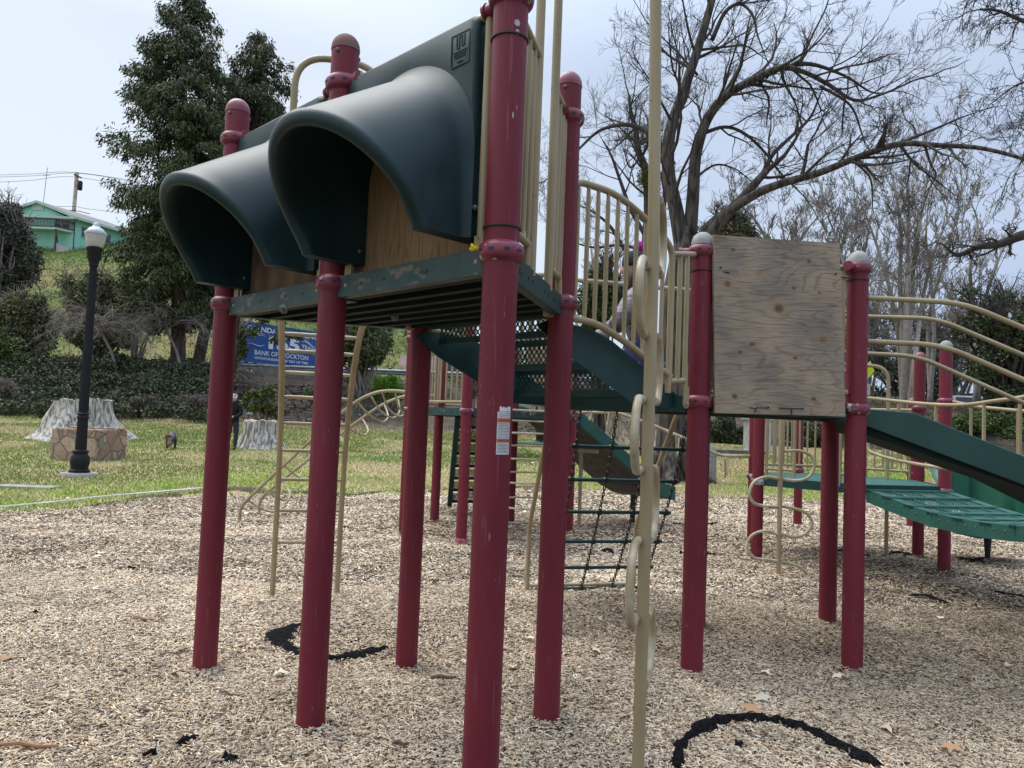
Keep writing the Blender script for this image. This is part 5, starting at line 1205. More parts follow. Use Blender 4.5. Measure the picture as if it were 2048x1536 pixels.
# ---------------------------------------------------------------- park furniture
tr = TP(1416, 964); k_ = tr[1]/FPX
tc_ = empty('trash_can', tr, 'round pebbled concrete trash can with a domed lid on the lawn', 'trash can')
m_peb = mat('pebbled_concrete', (.30, .28, .25), .95, col2=(.16, .15, .13), nscale=30, bump=.7, bscale=50)
MB().lathe(tr, [(15*k_, -.1), (15.5*k_, 0), (15.5*k_, 52*k_), (14.5*k_, 53*k_)], 28).build('body', m_peb, tc_, 50)
MB().lathe(tr, [(16*k_, 52*k_), (16*k_, 58*k_), (14*k_, 66*k_), (9*k_, 72*k_), (.001, 75*k_)], 28).build('lid', mat('grey_lid', (.24, .24, .23), .7), tc_, 60)
mo = TP(1520, 903); k_ = mo[1]/FPX
mn = empty('monument', mo, 'pale stone pillar with a moulded cap, seen under the plywood deck', 'monument')
m_mon = mat('white_stone', (.50, .50, .47), .8, col2=(.36, .37, .35), nscale=4)
MB().box(mo+V(0, .4, 30*k_), 42*k_, .9, 66*k_).box(mo+V(0, .4, -1*k_+.02), 50*k_, 1.05, 7*k_).build('shaft', m_mon, mn, bevel=.02)
MB().box(mo+V(0, .4, 66*k_), 52*k_, 1.1, 7*k_).build('cap', m_mon, mn, bevel=.03)
m_oldc0 = mat('old_kerb', (.17, .16, .14), .95, col2=(.10, .095, .085), nscale=5)
cu = TP(1476, 908); tag(MB().box(cu+Z*.03, 2.0, .35, .22).build('kerb_stone', m_oldc0, None, bevel=.02), 'long low concrete kerb in front of the dark bank, left of the pale pillar', 'kerb')
tb = TP(1050, 915); k_ = tb[1]/FPX
pt = empty('picnic_table', tb, 'green perforated picnic table on the lawn, seen between the two front posts', 'picnic table')
m_ptab = perf_mat('green_mesh_table', (.02, .10, .07), .05, .3)
for (dx, zz_, hw, hd_, nm) in ((0, .74, .95, .38, 'table_top'), (0, .44, .95, .14, 'bench')):
    for sy_ in ((0,) if nm == 'table_top' else (-.62, .62)):
        c_ = tb+V(dx, sy_, zz_); mb = MB().quad(c_+V(-hw, -hd_, 0), c_+V(hw, -hd_, 0), c_+V(hw, hd_, 0), c_+V(-hw, hd_, 0))
        o = mb.build(nm, m_ptab, pt); e_ = MB().tube([c_+V(-hw, -hd_, 0), c_+V(hw, -hd_, 0), c_+V(hw, hd_, 0), c_+V(-hw, hd_, 0), c_+V(-hw, -hd_, 0)], .022, 8); e_.build('rim', m_walk, o)
mb = MB()
for sx_ in (-.6, .6): mb.tube(rounded([tb+V(sx_, -.6, .42), tb+V(sx_, -.35, .0), tb+V(sx_, .35, .0), tb+V(sx_, .6, .42)], .1, 3), .025, 8).tube([tb+V(sx_, 0, 0), tb+V(sx_, 0, .72)], .025, 8)
mb.build('leg', m_iron, pt, 40)
pl_ = TP(1082, 888); MB().lathe(pl_, [(.28, -.1), (.28, .06), (.20, .12), (.20, .5), (.24, .55), (.001, .56)], 20).build('pedestal_grill', m_iron, None, 50); tag(bpy.data.objects['pedestal_grill'], 'short dark round pillar on the lawn by the green picnic table', 'pillar')
# ---------------------------------------------------------------- concrete wall, stone steps and pipe on the bank
m_oldc = mat('stained_concrete', (.20, .19, .165), .95, col2=(.10, .095, .08), nscale=2.4, bump=.3, bscale=14)
def facing(pxs, Y, d, m, name, label, cat_, par=None):
    poly = [DP(x, y, Y) for x, y in pxs]; o = MB().prism(poly, V(0, d, 0)).build(name, m, par)
    return tag(o, label, cat_) if label else o
facing([(505, 768), (504, 737), (560, 733), (645, 744), (735, 750), (735, 775), (640, 772)], 40.5, .8, m_oldc, 'retaining_wall', 'stained concrete retaining wall just below the blue billboard', 'wall')
o = MB().tube([DP(515, 765, 39.9), DP(660, 769, 39.9)], .055, 8).build('pipe', mat('white_pipe', (.6, .58, .54), .6), None, 60); tag(o, 'white pipe running along the top of the stone steps', 'pipe')
m_ledge = stone_mat('stacked_slate', (.14, .105, .085), (.27, .22, .18), 1.5, (.05, .04, .035), (1, 1, 3.4), .05)
stp = empty('stone_steps', TP(600, 838), 'rough stacked-slate steps climbing the bank below the billboard', 'steps')
for k in range(11):
    y = 841-k*6.8; x0 = 548-k*1.0+rnd.uniform(-5, 5); x1 = 655+rnd.uniform(-6, 8)-k*.5; Yk = 33.6+k*.55; a, b = DP(x0, y, Yk), DP(x1, y+1, Yk)
    hgt = .17; mb = MB(); nseg = 7
    for j in range(nseg):
        p = a+(b-a)*j/nseg; q_ = a+(b-a)*(j+.92)/nseg; mb.beam(p+V(0, .3+rnd.uniform(-.08, .08), hgt/2+rnd.uniform(-.02, .02)), q_+V(0, .3+rnd.uniform(-.08, .08), hgt/2+rnd.uniform(-.02, .02)), .75, hgt+rnd.uniform(-.05, .03))
    mb.build('step', m_ledge, stp)
# loose slate-blue rocks
m_rock = mat('blue_grey_rock', (.25, .31, .30), .9, col2=(.36, .38, .36), nscale=3); m_rock2 = mat('dark_rock', (.10, .11, .11), .9, col2=(.20, .21, .20), nscale=3, bump=.6, bscale=8)
def rock(P, sx, sy, sz, label, m, seed, group=None):
    rg = np.random.default_rng(seed); vs, fs = ball(P*0, sx, sy, sz, 10, 7); o = MB().add([P+v*(1+rg.uniform(-.22, .18)) for v in vs], fs).build('rock', m, None, 35)
    return tag(o, label, 'rock', group)
for i, (x, y, w_, h_, lb) in enumerate(((400, 761, 13, 3.5, 'flat blue-grey rock on the bank below the cedar trunks'), (284, 805, 6, 4, 'upper pale blue rock in the ivy right of the big stump'), (266, 838, 10, 3, 'flat blue-grey rock at the lawn edge right of the big stump'), (498, 832, 9, 4, 'pale green-grey rock at the foot of the steps'), (284, 826, 5, 3, 'lower pale blue rock in the ivy right of the big stump'))):
    p = TP(x, y); k_ = p[1]/FPX; rock(p+Z*h_*k_*.5, w_*k_, w_*k_*.7, h_*k_, lb, m_rock, 40+i)
p0 = []
rg = np.random.default_rng(77); mb = MB()
for k in range(70):
    x = rg.uniform(630, 800); y = rg.uniform(812, 838); p = TP(x, y, 20, 60); k_ = p[1]/FPX; s__ = rg.uniform(3, 8)*k_; vs, fs = ball(p*0, s__, s__*.8, s__*.55, 8, 5); mb.add([p+v*(1+rg.uniform(-.2, .2)) for v in vs], fs)
tag(mb.build('rubble', m_rock2, None, 35), kind='stuff')
mb = MB()
for k in range(120):
    x = rg.uniform(1225, 1480); y = rg.uniform(800, 880); p = TP(x, y, 20, 60); k_ = p[1]/FPX; s__ = rg.uniform(3, 9)*k_; vs, fs = ball(p*0, s__, s__*.8, s__*.55, 8, 5); mb.add([p+v*(1+rg.uniform(-.2, .2)) for v in vs], fs)
tag(mb.build('rubble', m_rock2, None, 35), kind='stuff')
# ---------------------------------------------------------------- guardrail along the road
m_rail = mat('galvanised_guardrail', (.30, .33, .36), .55, .4, col2=(.18, .19, .2), nscale=3); m_rpost = mat('dark_timber_post', (.035, .03, .026), .9)
gr = empty('guardrail', V(-10, 43, 3.6), 'grey steel guardrail on dark timber posts along the road above the bank', 'guardrail')
gx = lambda x: V(x, 43.2, 3.62)
prof = [(0, -.155), (-.03, -.13), (-.07, -.09), (-.07, -.05), (0, 0), (-.07, .05), (-.07, .09), (-.03, .13), (0, .155)]
vs = [V(x, 43.2-.1+d, 4.12+z) for x in (-20.5, 6) for d, z in prof]+[V(x, 43.2-.09+d+.01, 4.12+z) for x in (-20.5, 6) for d, z in prof]
MB().add(vs, [(j, j+1, 9+j+1, 9+j) for j in range(8)]+[(18+j, 27+j, 27+j+1, 18+j+1) for j in range(8)]).build('rail', m_rail, gr, 30)
for k in range(14): MB().box(V(-20.2+k*1.9, 43.2, 3.85), .16, .16, 1.0).build('post', m_rpost, gr)
# ---------------------------------------------------------------- billboard
YB = 47.
bl_ = DP(483, 636, YB); br_ = DP(643, 654, 52.)
ux = (br_-bl_); WB = np.linalg.norm(ux[:2]); ux[2] = 0; ux /= np.linalg.norm(ux); HB = 2.5; o0 = V(bl_[0], bl_[1], 4.68); nb_ = np.cross(ux, Z)
bbd = empty('billboard', V(o0[0], o0[1], 3.6), 'blue bank billboard with white lettering above the guardrail', 'billboard')
m_blue = mat('billboard_blue', (.018, .075, .26), .6, col2=(.024, .09, .30), nscale=.8); m_white = mat('billboard_white', (.72, .74, .76), .6)
BP = lambda u, v, d=0: o0+ux*u+Z*v+nb_*d
MB().prism([BP(0, 0), BP(WB, 0), BP(WB, HB), BP(0, HB)], -nb_*.12).build('face', m_blue, bbd)
mb = MB(); 
for a, b in ((BP(-.1, -.12), BP(WB+.1, -.12)), (BP(-.1, -.30, .1), BP(WB+.1, -.30, .1))): mb.beam(a, b, .14, .14)
mb.build('frame', mat('billboard_frame', (.05, .06, .07), .6), bbd)
for u in (.7, WB/2, WB-.7): MB().tube([BP(u, -1.6, -.3), BP(u, 1.5, -.3)], .11, 10).build('leg', m_rpost, bbd)
def letter(s, u, v, size, font=None, par=None, m=None, bold=0, shear=0, sc=(1, 1), rot=0, align='CENTER'):
    vs, fs = text_mesh(s, size, bold=bold, align=align); c, s2_ = cos(rot), sin(rot)
    o = MB().add([BP(u+(x*c-y*s2_)*sc[0]+y*shear, v+(x*s2_+y*c)*sc[1], .02) for x, y, _ in vs], fs).build('lettering', m or m_white, par or bbd)
    return o
def fit(t_, u0, u1, v0, v1, bold=.01, rise=0.):
    vs, fs = text_mesh(t_, 1., bold=bold); xs_ = [p[0] for p in vs]; ys_ = [p[1] for p in vs]; sx_ = (u1-u0)/(max(xs_)-min(xs_)); sy_ = (v1-v0)/(max(ys_)-min(ys_))
    MB().add([BP(WB*(u0+(x-min(xs_))*sx_), v0+(y-min(ys_))*sy_+rise*(x-min(xs_))/(max(xs_)-min(xs_)), .02) for x, y, _ in vs], fs).build('lettering', m_white, bbd)
fit('LEGENDARY BANKING', .03, .96, 1.95, 2.28, .03); fit('155', .33, .72, .95, 1.80, .045); fit('YEARS', .74, .95, 1.30, 1.55, .02, -.22); fit('BANK OF STOCKTON', .17, .84, .50, .80, .012); fit('WITHSTANDING THE TEST OF TIME', .17, .84, .22, .38, .02)
mb = MB()
for sgn, u0 in ((1, WB*.74), (-1, WB*.28)):
    for v0, am_ in ((HB*.72, .08), (HB*.68, .07), (HB*.46, -.07)):
        pts = [BP(u0+sgn*t*1.15, v0-sgn*0*t-.30*t*(1 if sgn > 0 else .2)+am_*sin(t*5.2), .03) for t in np.linspace(0, 1, 12)]; mb.tube(pts, [.010+.020*sin(pi*t) for t in np.linspace(0, 1, 12)], 5)
mb.build('flourish', m_white, bbd)
for u, txt, w_ in ((.75, '00 096', .8), (2.3, 'outdoor', .8)):
    o = MB().prism([BP(u-w_/2, -.62, .35), BP(u+w_/2, -.62, .35), BP(u+w_/2, -.36, .35), BP(u-w_/2, -.36, .35)], -nb_*.03).build('number_plate', m_white, bbd)
    vs, fs = text_mesh(txt if txt != 'outdoor' else '-|||-|||-', .24, bold=.012); MB().add([BP(u+x*1.05, -.49+y, .37) for x, y, _ in vs], fs).build('lettering', m_black, o)
# ================================================================ vegetation
m_leaf = mat('leaf', (.1, .12, .04), .6, vcol=True, spec=.3); m_twig = mat('grey_bark_twig', (.16, .135, .115), .9, col2=(.24, .21, .18), nscale=5)
m_twigd = mat('dark_bark_twig', (.035, .028, .025), .9, col2=(.06, .05, .045), nscale=5); m_twigp = mat('pale_bark_twig', (.27, .24, .21), .9, col2=(.20, .175, .15), nscale=5)
m_barkr = mat('furrowed_bark', (.095, .078, .066), .95, col2=(.022, .018, .015), nscale=9, nthr=(.40, .60), bump=1., bscale=16, stretch=(1.4, 1.4, .16), detail=7)
m_cbark = mat('cedar_bark', (.13, .085, .06), .95, col2=(.05, .035, .028), nscale=6, nthr=(.4, .6), bump=.9, bscale=14, stretch=(1.5, 1.5, .2))
def cols(n, pal, rg, var=.18):
    p = np.array(pal)[rg.integers(0, len(pal), n)]; return p*rg.uniform(1-var, 1+var, (n, 1))
def leafcloud(C, L, W, pal, rg, name, par, up=.1, dirs=None):
    v, f = fold_leaves(C, L, W, up=up, rg=rg, dirs=dirs); c = np.repeat(cols(len(C), pal, rg), 4, 0); return big(name, v, f, m_leaf, par, col=c)
class Segs:
    def __init__(s): s.a = []; s.b = []; s.ra = []; s.rb = []
    def add(s, p, q, r0, r1): s.a.append(p); s.b.append(q); s.ra.append(r0); s.rb.append(r1)
    def mesh(s, name, m, par):
        A, B = np.array(s.a), np.array(s.b); ra, rb = np.array(s.ra)[:, None], np.array(s.rb)[:, None]; t = B-A; t /= np.linalg.norm(t, axis=1)[:, None]+1e-9
        x = np.cross(t, np.array([.3, .2, .93])); x /= np.linalg.norm(x, axis=1)[:, None]+1e-9; y = np.cross(t, x); V_ = []
        K = 4
        for P_, r_ in ((A, ra), (B+t*rb*.3, rb)):
            for k in range(K): an = 2*pi*k/K; V_.append(P_+(x*cos(an)+y*sin(an))*r_)
        V_ = np.stack(V_, 1).reshape(-1, 3); b = np.arange(len(A))[:, None]*2*K
        F_ = np.concatenate([b+np.array([[k, (k+1) % K, K+(k+1) % K, K+k]]) for k in range(K)], 0); return big(name, V_, F_, m, par, smooth=True)
def nrm(v): return v/(np.linalg.norm(v)+1e-9)
def grow(sg, p, d, L, r, lv, rg, up=.12, wig=.22, kids=(5, 4, 4), ratio=.55, ang=(.5, 1.0), rmin=.004, droop=0.):
    n = 5 if lv > 0 else 4; st = L/n; pts = [p]; dd = d
    for i in range(n):
        dd = nrm(dd+rg.normal(size=3)*wig+V(0, 0, up-droop*i/n)); q = pts[-1]+dd*st; r0 = r*(1-.75*i/n); r1 = r*(1-.75*(i+1)/n)
        sg.add(pts[-1], q, max(r0, rmin), max(r1, rmin)); pts.append(q)
    if lv <= 0: return
    for k in range(kids[-lv] if lv <= len(kids) else kids[0]):
        t = rg.uniform(.18, 1.); i = min(int(t*n), n-1); b = pts[i]+(pts[i+1]-pts[i])*(t*n-i); ax = nrm(rg.normal(size=3)); td = nrm(pts[i+1]-pts[i]); sd_ = nrm(ax-td*(ax@td)); a = rg.uniform(*ang)
        grow(sg, b, nrm(td*cos(a)+sd_*sin(a)), L*ratio*rg.uniform(.6, 1.25)*(1.1-.4*t), max(r*(1-.75*t)*.62, rmin), lv-1, rg, up, wig, kids, ratio, ang, rmin, droop)
def limb_tubes(limbs, name, m, par, n=12):
    mb = MB()
    for pts, r in limbs:
        P_ = cat(pts, 5); rs = np.interp(np.linspace(0, 1, len(P_)), np.linspace(0, 1, len(r)), r)*LSC; mb.tube(P_, list(rs), n)
    return mb.build(name, m, par, 180)
def along(P_, t): i = min(int(t*(len(P_)-1)), len(P_)-2); f = t*(len(P_)-1)-i; return P_[i]*(1-f)+P_[i+1]*f, nrm(P_[i+1]-P_[i])
def dress(sg, limbs, rg, per_m=1.2, L0=1.6, lv=3, t0=.15, **kw):
    for pts, r in limbs:
        P_ = cat(pts, 4); Ln = sum(np.linalg.norm(b-a) for a, b in zip(P_[:-1], P_[1:])); k = int(Ln*per_m)
        for j in range(k):
            t = t0+(1-t0)*rg.random(); b, td = along(P_, t); ax = nrm(rg.normal(size=3)); sd_ = nrm(ax-td*(ax@td)); a = rg.uniform(.5, 1.15); rr_ = float(np.interp(t, np.linspace(0, 1, len(r)), r))
            grow(sg, b, nrm(td*cos(a)+sd_*sin(a)), L0*rg.uniform(.5, 1.25)*(1.15-.5*t), min(rr_*.45, .05), lv, rg, **kw)
        grow(sg, P_[-1], nrm(P_[-1]-P_[-2]), L0, r[-1]*.8, lv, rg, **kw)
LSC = 1.
# ---- the big bare tree
rg = np.random.default_rng(5)
tb_ = TP(1340, 958); YT = tb_[1]
D_ = lambda L, dy=0: [DP(x, y, YT+(dy[i] if hasattr(dy, '__len__') else dy)) for i, (x, y) in enumerate(L)]
big_tree = empty('bare_tree', tb_, 'big bare deciduous tree with furrowed bark and a long limb reaching over the plywood', 'tree')
trunk = [([tb_-Z*.3]+D_([(1341, 930), (1346, 850), (1352, 720), (1358, 600), (1366, 520), (1372, 455)]), [.62, .50, .44, .43, .44, .42, .34, .16])]
limbs = [(D_([(1366, 500), (1352, 420), (1337, 345), (1340, 265), (1368, 180), (1398, 90), (1424, 0), (1450, -110)], (0, 0, 0, .1, .2, .3, .5, .8)), [.34, .30, .27, .24, .21, .18, .15, .10]),
 (D_([(1380, 470), (1386, 390), (1392, 310), (1414, 240), (1452, 192), (1502, 162), (1560, 136), (1605, 143), (1655, 168), (1708, 200), (1760, 190), (1830, 160)], (0, -.1, -.3, -.5, -.8, -1, -1.2, -1.3, -1.4, -1.5, -1.6, -1.6)), [.28, .25, .22, .19, .17, .15, .12, .09, .08, .06, .045, .03]),
 (D_([(1560, 136), (1620, 128), (1690, 152), (1745, 185), (1790, 182)], (-1.2, -1.0, -.8, -.6, -.4)), [.10, .08, .05, .035, .02]),
 (D_([(1382, 540), (1392, 500), (1420, 455), (1470, 412), (1512, 365), (1534, 341)], (0, -.3, -.6, -1, -1.3, -1.4)), [.30, .28, .25, .20, .15, .12]),
 (D_([(1375, 560), (1400, 500), (1452, 430), (1505, 392), (1560, 368), (1640, 345), (1722, 312), (1800, 288), (1880, 291), (1960, 296), (2048, 318), (2120, 345)], (0, -.5, -1, -1.4, -1.8, -2.2, -2.8, -3.3, -3.8, -4.3, -4.8, -5)), [.26, .24, .20, .17, .15, .13, .115, .10, .085, .07, .055, .04]),
 (D_([(1500, 385), (1532, 335), (1548, 306), (1590, 266), (1621, 234), (1640, 190)], (-1.3, -1.2, -1.1, -1, -.9, -.8)), [.10, .085, .08, .065, .05, .03]),
 (D_([(1402, 268), (1450, 254), (1490, 268), (1530, 305), (1560, 345), (1590, 375)], (-.4, -.3, -.2, 0, .1, .2)), [.085, .07, .06, .05, .04, .03]),
 (D_([(1400, 100), (1440, 95), (1490, 92), (1520, 110)], (.3, .2, 0, 0)), [.06, .05, .035, .02]), (D_([(1424, 80), (1450, 25), (1480, 8), (1505, 30), (1515, 70), (1530, 110)], (.4, .3, .2, 0, -.1, -.2)), [.10, .08, .065, .05, .035, .02]),
 (D_([(1345, 330), (1310, 278), (1275, 254), (1240, 250), (1198, 262), (1160, 296), (1130, 330)], (.1, .2, .4, .5, .7, .9, 1)), [.16, .12, .10, .085, .065, .05, .03]),
 (D_([(1700, 316), (1738, 352), (1745, 385)], (-2.7, -2.6, -2.5)), [.05, .035, .02]), (D_([(1722, 316), (1790, 312), (1860, 298)], (-2.8, -3, -3.2)), [.05, .035, .02]), (D_([(1780, 294), (1860, 262), (1920, 236), (1950, 226)], (-3.2, -3.1, -3, -3)), [.06, .045, .03, .015]),
 (D_([(1850, 292), (1862, 330), (1872, 350), (1858, 380)], (-3.6, -3.6, -3.5, -3.5)), [.045, .035, .03, .015]), (D_([(1640, 172), (1700, 210), (1722, 262), (1730, 290)], (-1.4, -1.3, -1.2, -1.1)), [.06, .045, .03, .02]),
 (D_([(1600, 130), (1625, 70), (1650, 20), (1665, -30)], (-1.1, -1, -.9, -.8)), [.05, .04, .03, .02]), (D_([(1440, 200), (1480, 130), (1500, 60), (1540, 0)], (-.7, -.5, -.3, -.1)), [.07, .05, .035, .02]),
 (D_([(1385, 360), (1430, 330), (1470, 338), (1500, 360)], (-.2, .2, .5, .8)), [.06, .045, .03, .02]), (D_([(1350, 400), (1320, 350), (1300, 300), (1296, 250)], (.2, .4, .6, .8)), [.08, .06, .045, .03]),
 (D_([(1395, 150), (1360, 110), (1330, 80), (1290, 40)], (.3, .5, .8, 1)), [.06, .045, .03, .02])]
limb_tubes(trunk, 'trunk', m_barkr, big_tree, 26); LSC = .66
for j, l in enumerate(limbs): limb_tubes([l], 'limb', m_barkr if j in (0, 1, 3, 4) else m_twigd, big_tree, 12)
sg = Segs(); kw = dict(up=.05, wig=.15, kids=(4, 4, 4), ratio=.62, rmin=.0038, ang=(.35, .95))
dress(sg, limbs[:1], rg, 2.2, 2.5, 3, **kw); dress(sg, limbs[1:2], rg, 2.6, 2.2, 3, **kw); dress(sg, limbs[2:3], rg, 2.0, 1.8, 3, **kw); dress(sg, limbs[3:4], rg, .9, 1.3, 3, t0=.5, **kw)
dress(sg, limbs[4:5], rg, 1.3, 1.7, 3, t0=.35, **kw); dress(sg, limbs[5:], rg, 1.9, 1.7, 3, **kw)
sg.mesh('twigs', m_twigd, big_tree)
LSC = 1.
# root flare
mb = MB()
for a in (-20, 12, 60, 150, 200, 260, 310):
    d = U(a); mb.tube(cat([tb_+d*.2+Z*.95, tb_+d*.48+Z*.45, tb_+d*.72+Z*.12, tb_+d*1.15-Z*.1], 4), [.16]*3+list(np.linspace(.24, .10, 10)), 10)
mb.build('root', m_barkr, big_tree, 180)
# ---- thinner bare tree left of it, with a mistletoe clump
rg = np.random.default_rng(9); t2 = TP(1292, 945); Y2 = t2[1]+4.5; t2 = T3(DP(1292, 900, Y2)[0], Y2)
D2 = lambda L, dy=0: [DP(x, y, Y2+dy) for x, y in L]
tree2 = empty('bare_tree', t2, 'slender dark bare tree just left of the big one, with a green mistletoe clump', 'tree')
l2 = [([t2-Z*.2]+D2([(1290, 700), (1291, 520), (1296, 420), (1292, 345), (1276, 300), (1272, 262), (1262, 225), (1258, 190)]), [.20, .17, .16, .15, .14, .12, .09, .07, .04]), (D2([(1293, 345), (1284, 315), (1260, 335), (1248, 300)], .3), [.08, .05, .03, .02]),
      (D2([(1290, 470), (1262, 420), (1240, 360), (1222, 310), (1205, 280)], -.4), [.08, .07, .055, .04, .02]), (D2([(1290, 555), (1250, 500), (1222, 455), (1195, 430), (1160, 410)], .5), [.09, .075, .06, .04, .02]), (D2([(1300, 490), (1322, 440), (1330, 400), (1322, 350)], .3), [.09, .07, .05, .03]), (D2([(1286, 500), (1240, 490), (1190, 495), (1150, 486)], -.8), [.06, .05, .04, .02])]
limb_tubes(l2, 'trunk', m_twigd, tree2, 10); sg = Segs(); dress(sg, l2, rg, 1.5, 1.9, 3, t0=.3, **kw); sg.mesh('twigs', m_twigd, tree2)
def ell(n, c, r, rg, shell=.5):
    u = rg.normal(size=(n, 3)); u /= np.linalg.norm(u, axis=1)[:, None]; return c+u*np.array(r)*(shell+(1-shell)*rg.random((n, 1)))
for (x, y, r_) in ((1293, 345, .35), (1288, 362, .28)): leafcloud(ell(500, DP(x, y, Y2-.1), (r_, r_, r_), rg, .1), .12, .035, [(.10, .12, .02), (.15, .15, .03)], rg, 'mistletoe', tree2)
# ---- bushes and evergreens
def bush(name, label, cat_, box, Y, n, L, W, pal, seed, lumps=14, depth=None, sparse=.0, twigs=60, twm=None, up=.15, group=None, ground=True, tr=None, lr=(.22, .42)):
    rg = np.random.default_rng(seed); x0, y0, x1, y1 = box; a, b = DP(x0, y0, Y), DP(x1, y1, Y); cx = (a+b)/2; w_ = abs(b[0]-a[0])/2; h_ = abs(a[2]-b[2])/2; dd = depth or w_*.7
    base = V(cx[0], Y, float(TZ(cx[0], Y)) if ground else b[2]); e = empty(name, base, label, cat_, group); Cs = []; cen = []
    for k in range(lumps):
        u = rg.normal(size=3); u /= np.linalg.norm(u); u *= rg.random()**.45; lr_ = rg.uniform(*lr)
        c = cx+u*np.array([w_, dd, h_])*(1-lr_*.9); s_ = np.array([w_, min(dd, w_), h_])*lr_; mrad = (np.prod(s_))**(1/3); s_ = (s_+mrad)/2; cen.append(c); m_ = int(n/lumps)
        q = ell(m_, c, s_, rg, .55); Cs.append(q)
    C = np.concatenate(Cs); keep = (vnoise(C[:, 0]*1.+C[:, 1]*.7, C[:, 2], W*7, seed) > sparse); C = C[keep]; C = C[(C[:, 2] > TZ(C[:, 0], C[:, 1])-.1)]
    leafcloud(C, L, W, pal, rg, 'foliage', e, up=up)
    sg = Segs(); r0 = min(w_, h_)*.035+.02; root = base-Z*.2
    for c in cen:
        mid = root+(c-root)*.5+rg.normal(size=3)*.08*w_; sg.add(root+rg.normal(size=3)*V(.1, .1, 0)*w_, mid, r0, r0*.7); sg.add(mid, c, r0*.7, r0*.4)
        for k in range(max(1, twigs//lumps)): grow(sg, c, nrm(c-root+rg.normal(size=3)*.8*h_), h_*.42, r0*.35, 1, rg, up=.05, kids=(3,), rmin=.006+.0001*Y)
    sg.mesh('branches', twm or m_twig, e); return e
OAK = [(.055, .060, .045), (.075, .078, .060), (.045, .050, .036), (.10, .095, .075)]; BRO = [(.12, .135, .05), (.17, .175, .08), (.08, .095, .04), (.21, .19, .10)]; DEC = [(.045, .075, .022), (.07, .105, .03), (.03, .05, .018), (.10, .12, .045)]
GRN = [(.06, .10, .02), (.10, .15, .03), (.045, .07, .02), (.15, .17, .05)]; IVY = [(.022, .040, .016), (.035, .060, .022), (.055, .085, .035), (.09, .10, .055), (.10, .075, .045)]
bush('oak_tree', 'grey-green live oak at the left edge in front of the mint house', 'tree', (-110, 372, 92, 640), 62, 30000, .30, .15, OAK, 31, 44, lr=(.16, .32), sparse=.12, twigs=260)
bush('shrub', 'wide olive-green shrub mass in the lower left below the grey oak', 'shrub', (-60, 560, 130, 760), 44, 24000, .20, .10, BRO, 32, 40, lr=(.16, .32), sparse=.15, twigs=200)
bush('shrub', 'olive-green tree-like shrub behind the lamp post shaft', 'shrub', (100, 525, 300, 730), 46, 24000, .20, .10, BRO, 33, 40, lr=(.16, .32), sparse=.2, twigs=220)
bush('shrub', 'bright green bramble patch at the far left above the ivy', 'shrub', (-40, 660, 60, 760), 40, 5000, .2, .1, GRN, 34, 12)
bush('shrub', 'dark leafy shrub between the lamp post and the first cedar trunk', 'shrub', (225, 550, 330, 725), 45, 12000, .2, .1, [(.06, .09, .03), (.10, .12, .05), (.13, .125, .06)], 35, 16, sparse=.15, twigs=120)
bush('shrub', 'leafy green bush left of the stone steps, above the woman', 'shrub', (480, 765, 565, 845), 33.2, 7000, .13, .07, GRN+[(.16, .13, .06)], 36, 14, sparse=.12, twigs=100)
bush('shrub', 'yellow-green bush right of the stone steps behind the ladder', 'shrub', (608, 740, 690, 835), 35, 6500, .13, .065, GRN+[(.18, .18, .05)], 37, 14, sparse=.12, twigs=80)
bush('evergreen_tree', 'small dense evergreen right of the billboard behind the curved ladder', 'tree', (640, 600, 815, 762), 38.5, 15000, .20, .10, DEC+[(.13, .15, .05)], 38, 22, sparse=.12, twigs=160)
bush('shrub', 'vivid green weeds patch above the slate rubble', 'shrub', (730, 755, 815, 815), 37, 5000, .3, .05, [(.10, .20, .02), (.14, .26, .03), (.08, .14, .02)], 39, 12, up=1.4, twigs=0)
bush('ivy_tree', 'dark ivy-clad tree behind the stair balusters', 'tree', (1150, 500, 1262, 700), 30, 12000, .17, .10, DEC, 40, 22, sparse=.25, twigs=260, twm=m_twigd)
bush('ivy_tree', 'olive ivy-covered tree behind the fork of the big bare tree', 'tree', (1385, 395, 1540, 560), 34, 9000, .18, .09, [(.10, .10, .055), (.15, .15, .09), (.07, .075, .04)], 41, 20, sparse=.38, twigs=300, twm=m_twigd)
bush('ivy_tree', 'dark evergreen growth between the bare tree and the plywood post', 'tree', (1350, 560, 1440, 800), 31, 10000, .17, .09, DEC, 42, 18, sparse=.25, twigs=160, twm=m_twigd)
bush('evergreen_tree', 'dark evergreen at the right edge above the slide rails', 'tree', (1880, 520, 2160, 850), 40, 34000, .22, .10, DEC+[(.08, .10, .05), (.13, .15, .09), (.10, .12, .07)], 43, 60, lr=(.12, .26), sparse=.32, twigs=300, twm=m_twigd)
bush('evergreen_tree', 'lower dark evergreen behind the red posts with grey caps', 'tree', (1715, 600, 1925, 850), 54, 16000, .24, .11, [(.05, .065, .035), (.08, .10, .055), (.12, .13, .085)], 44, 44, lr=(.12, .25), sparse=.35, twigs=240, twm=m_twigd)
bush('shrub', 'low dark shrub at the foot of the bank left of the pale pillar', 'shrub', (1400, 828, 1500, 902), 33.4, 8000, .14, .08, IVY+[(.08, .10, .04)], 45, 16, sparse=.15, twigs=60)
bush('shrub', 'dark green shrub on the bank right of the pale pillar, under the plywood', 'shrub', (1530, 825, 1720, 910), 34, 12000, .15, .08, IVY+[(.06, .08, .03)], 46, 22, sparse=.1, twigs=60)
bush('shrub', 'green brush on the bank behind the crook pole', 'shrub', (1735, 845, 1850, 905), 37, 9000, .17, .08, [(.05, .07, .025), (.09, .11, .04), (.13, .12, .06)], 47, 16, twigs=80)
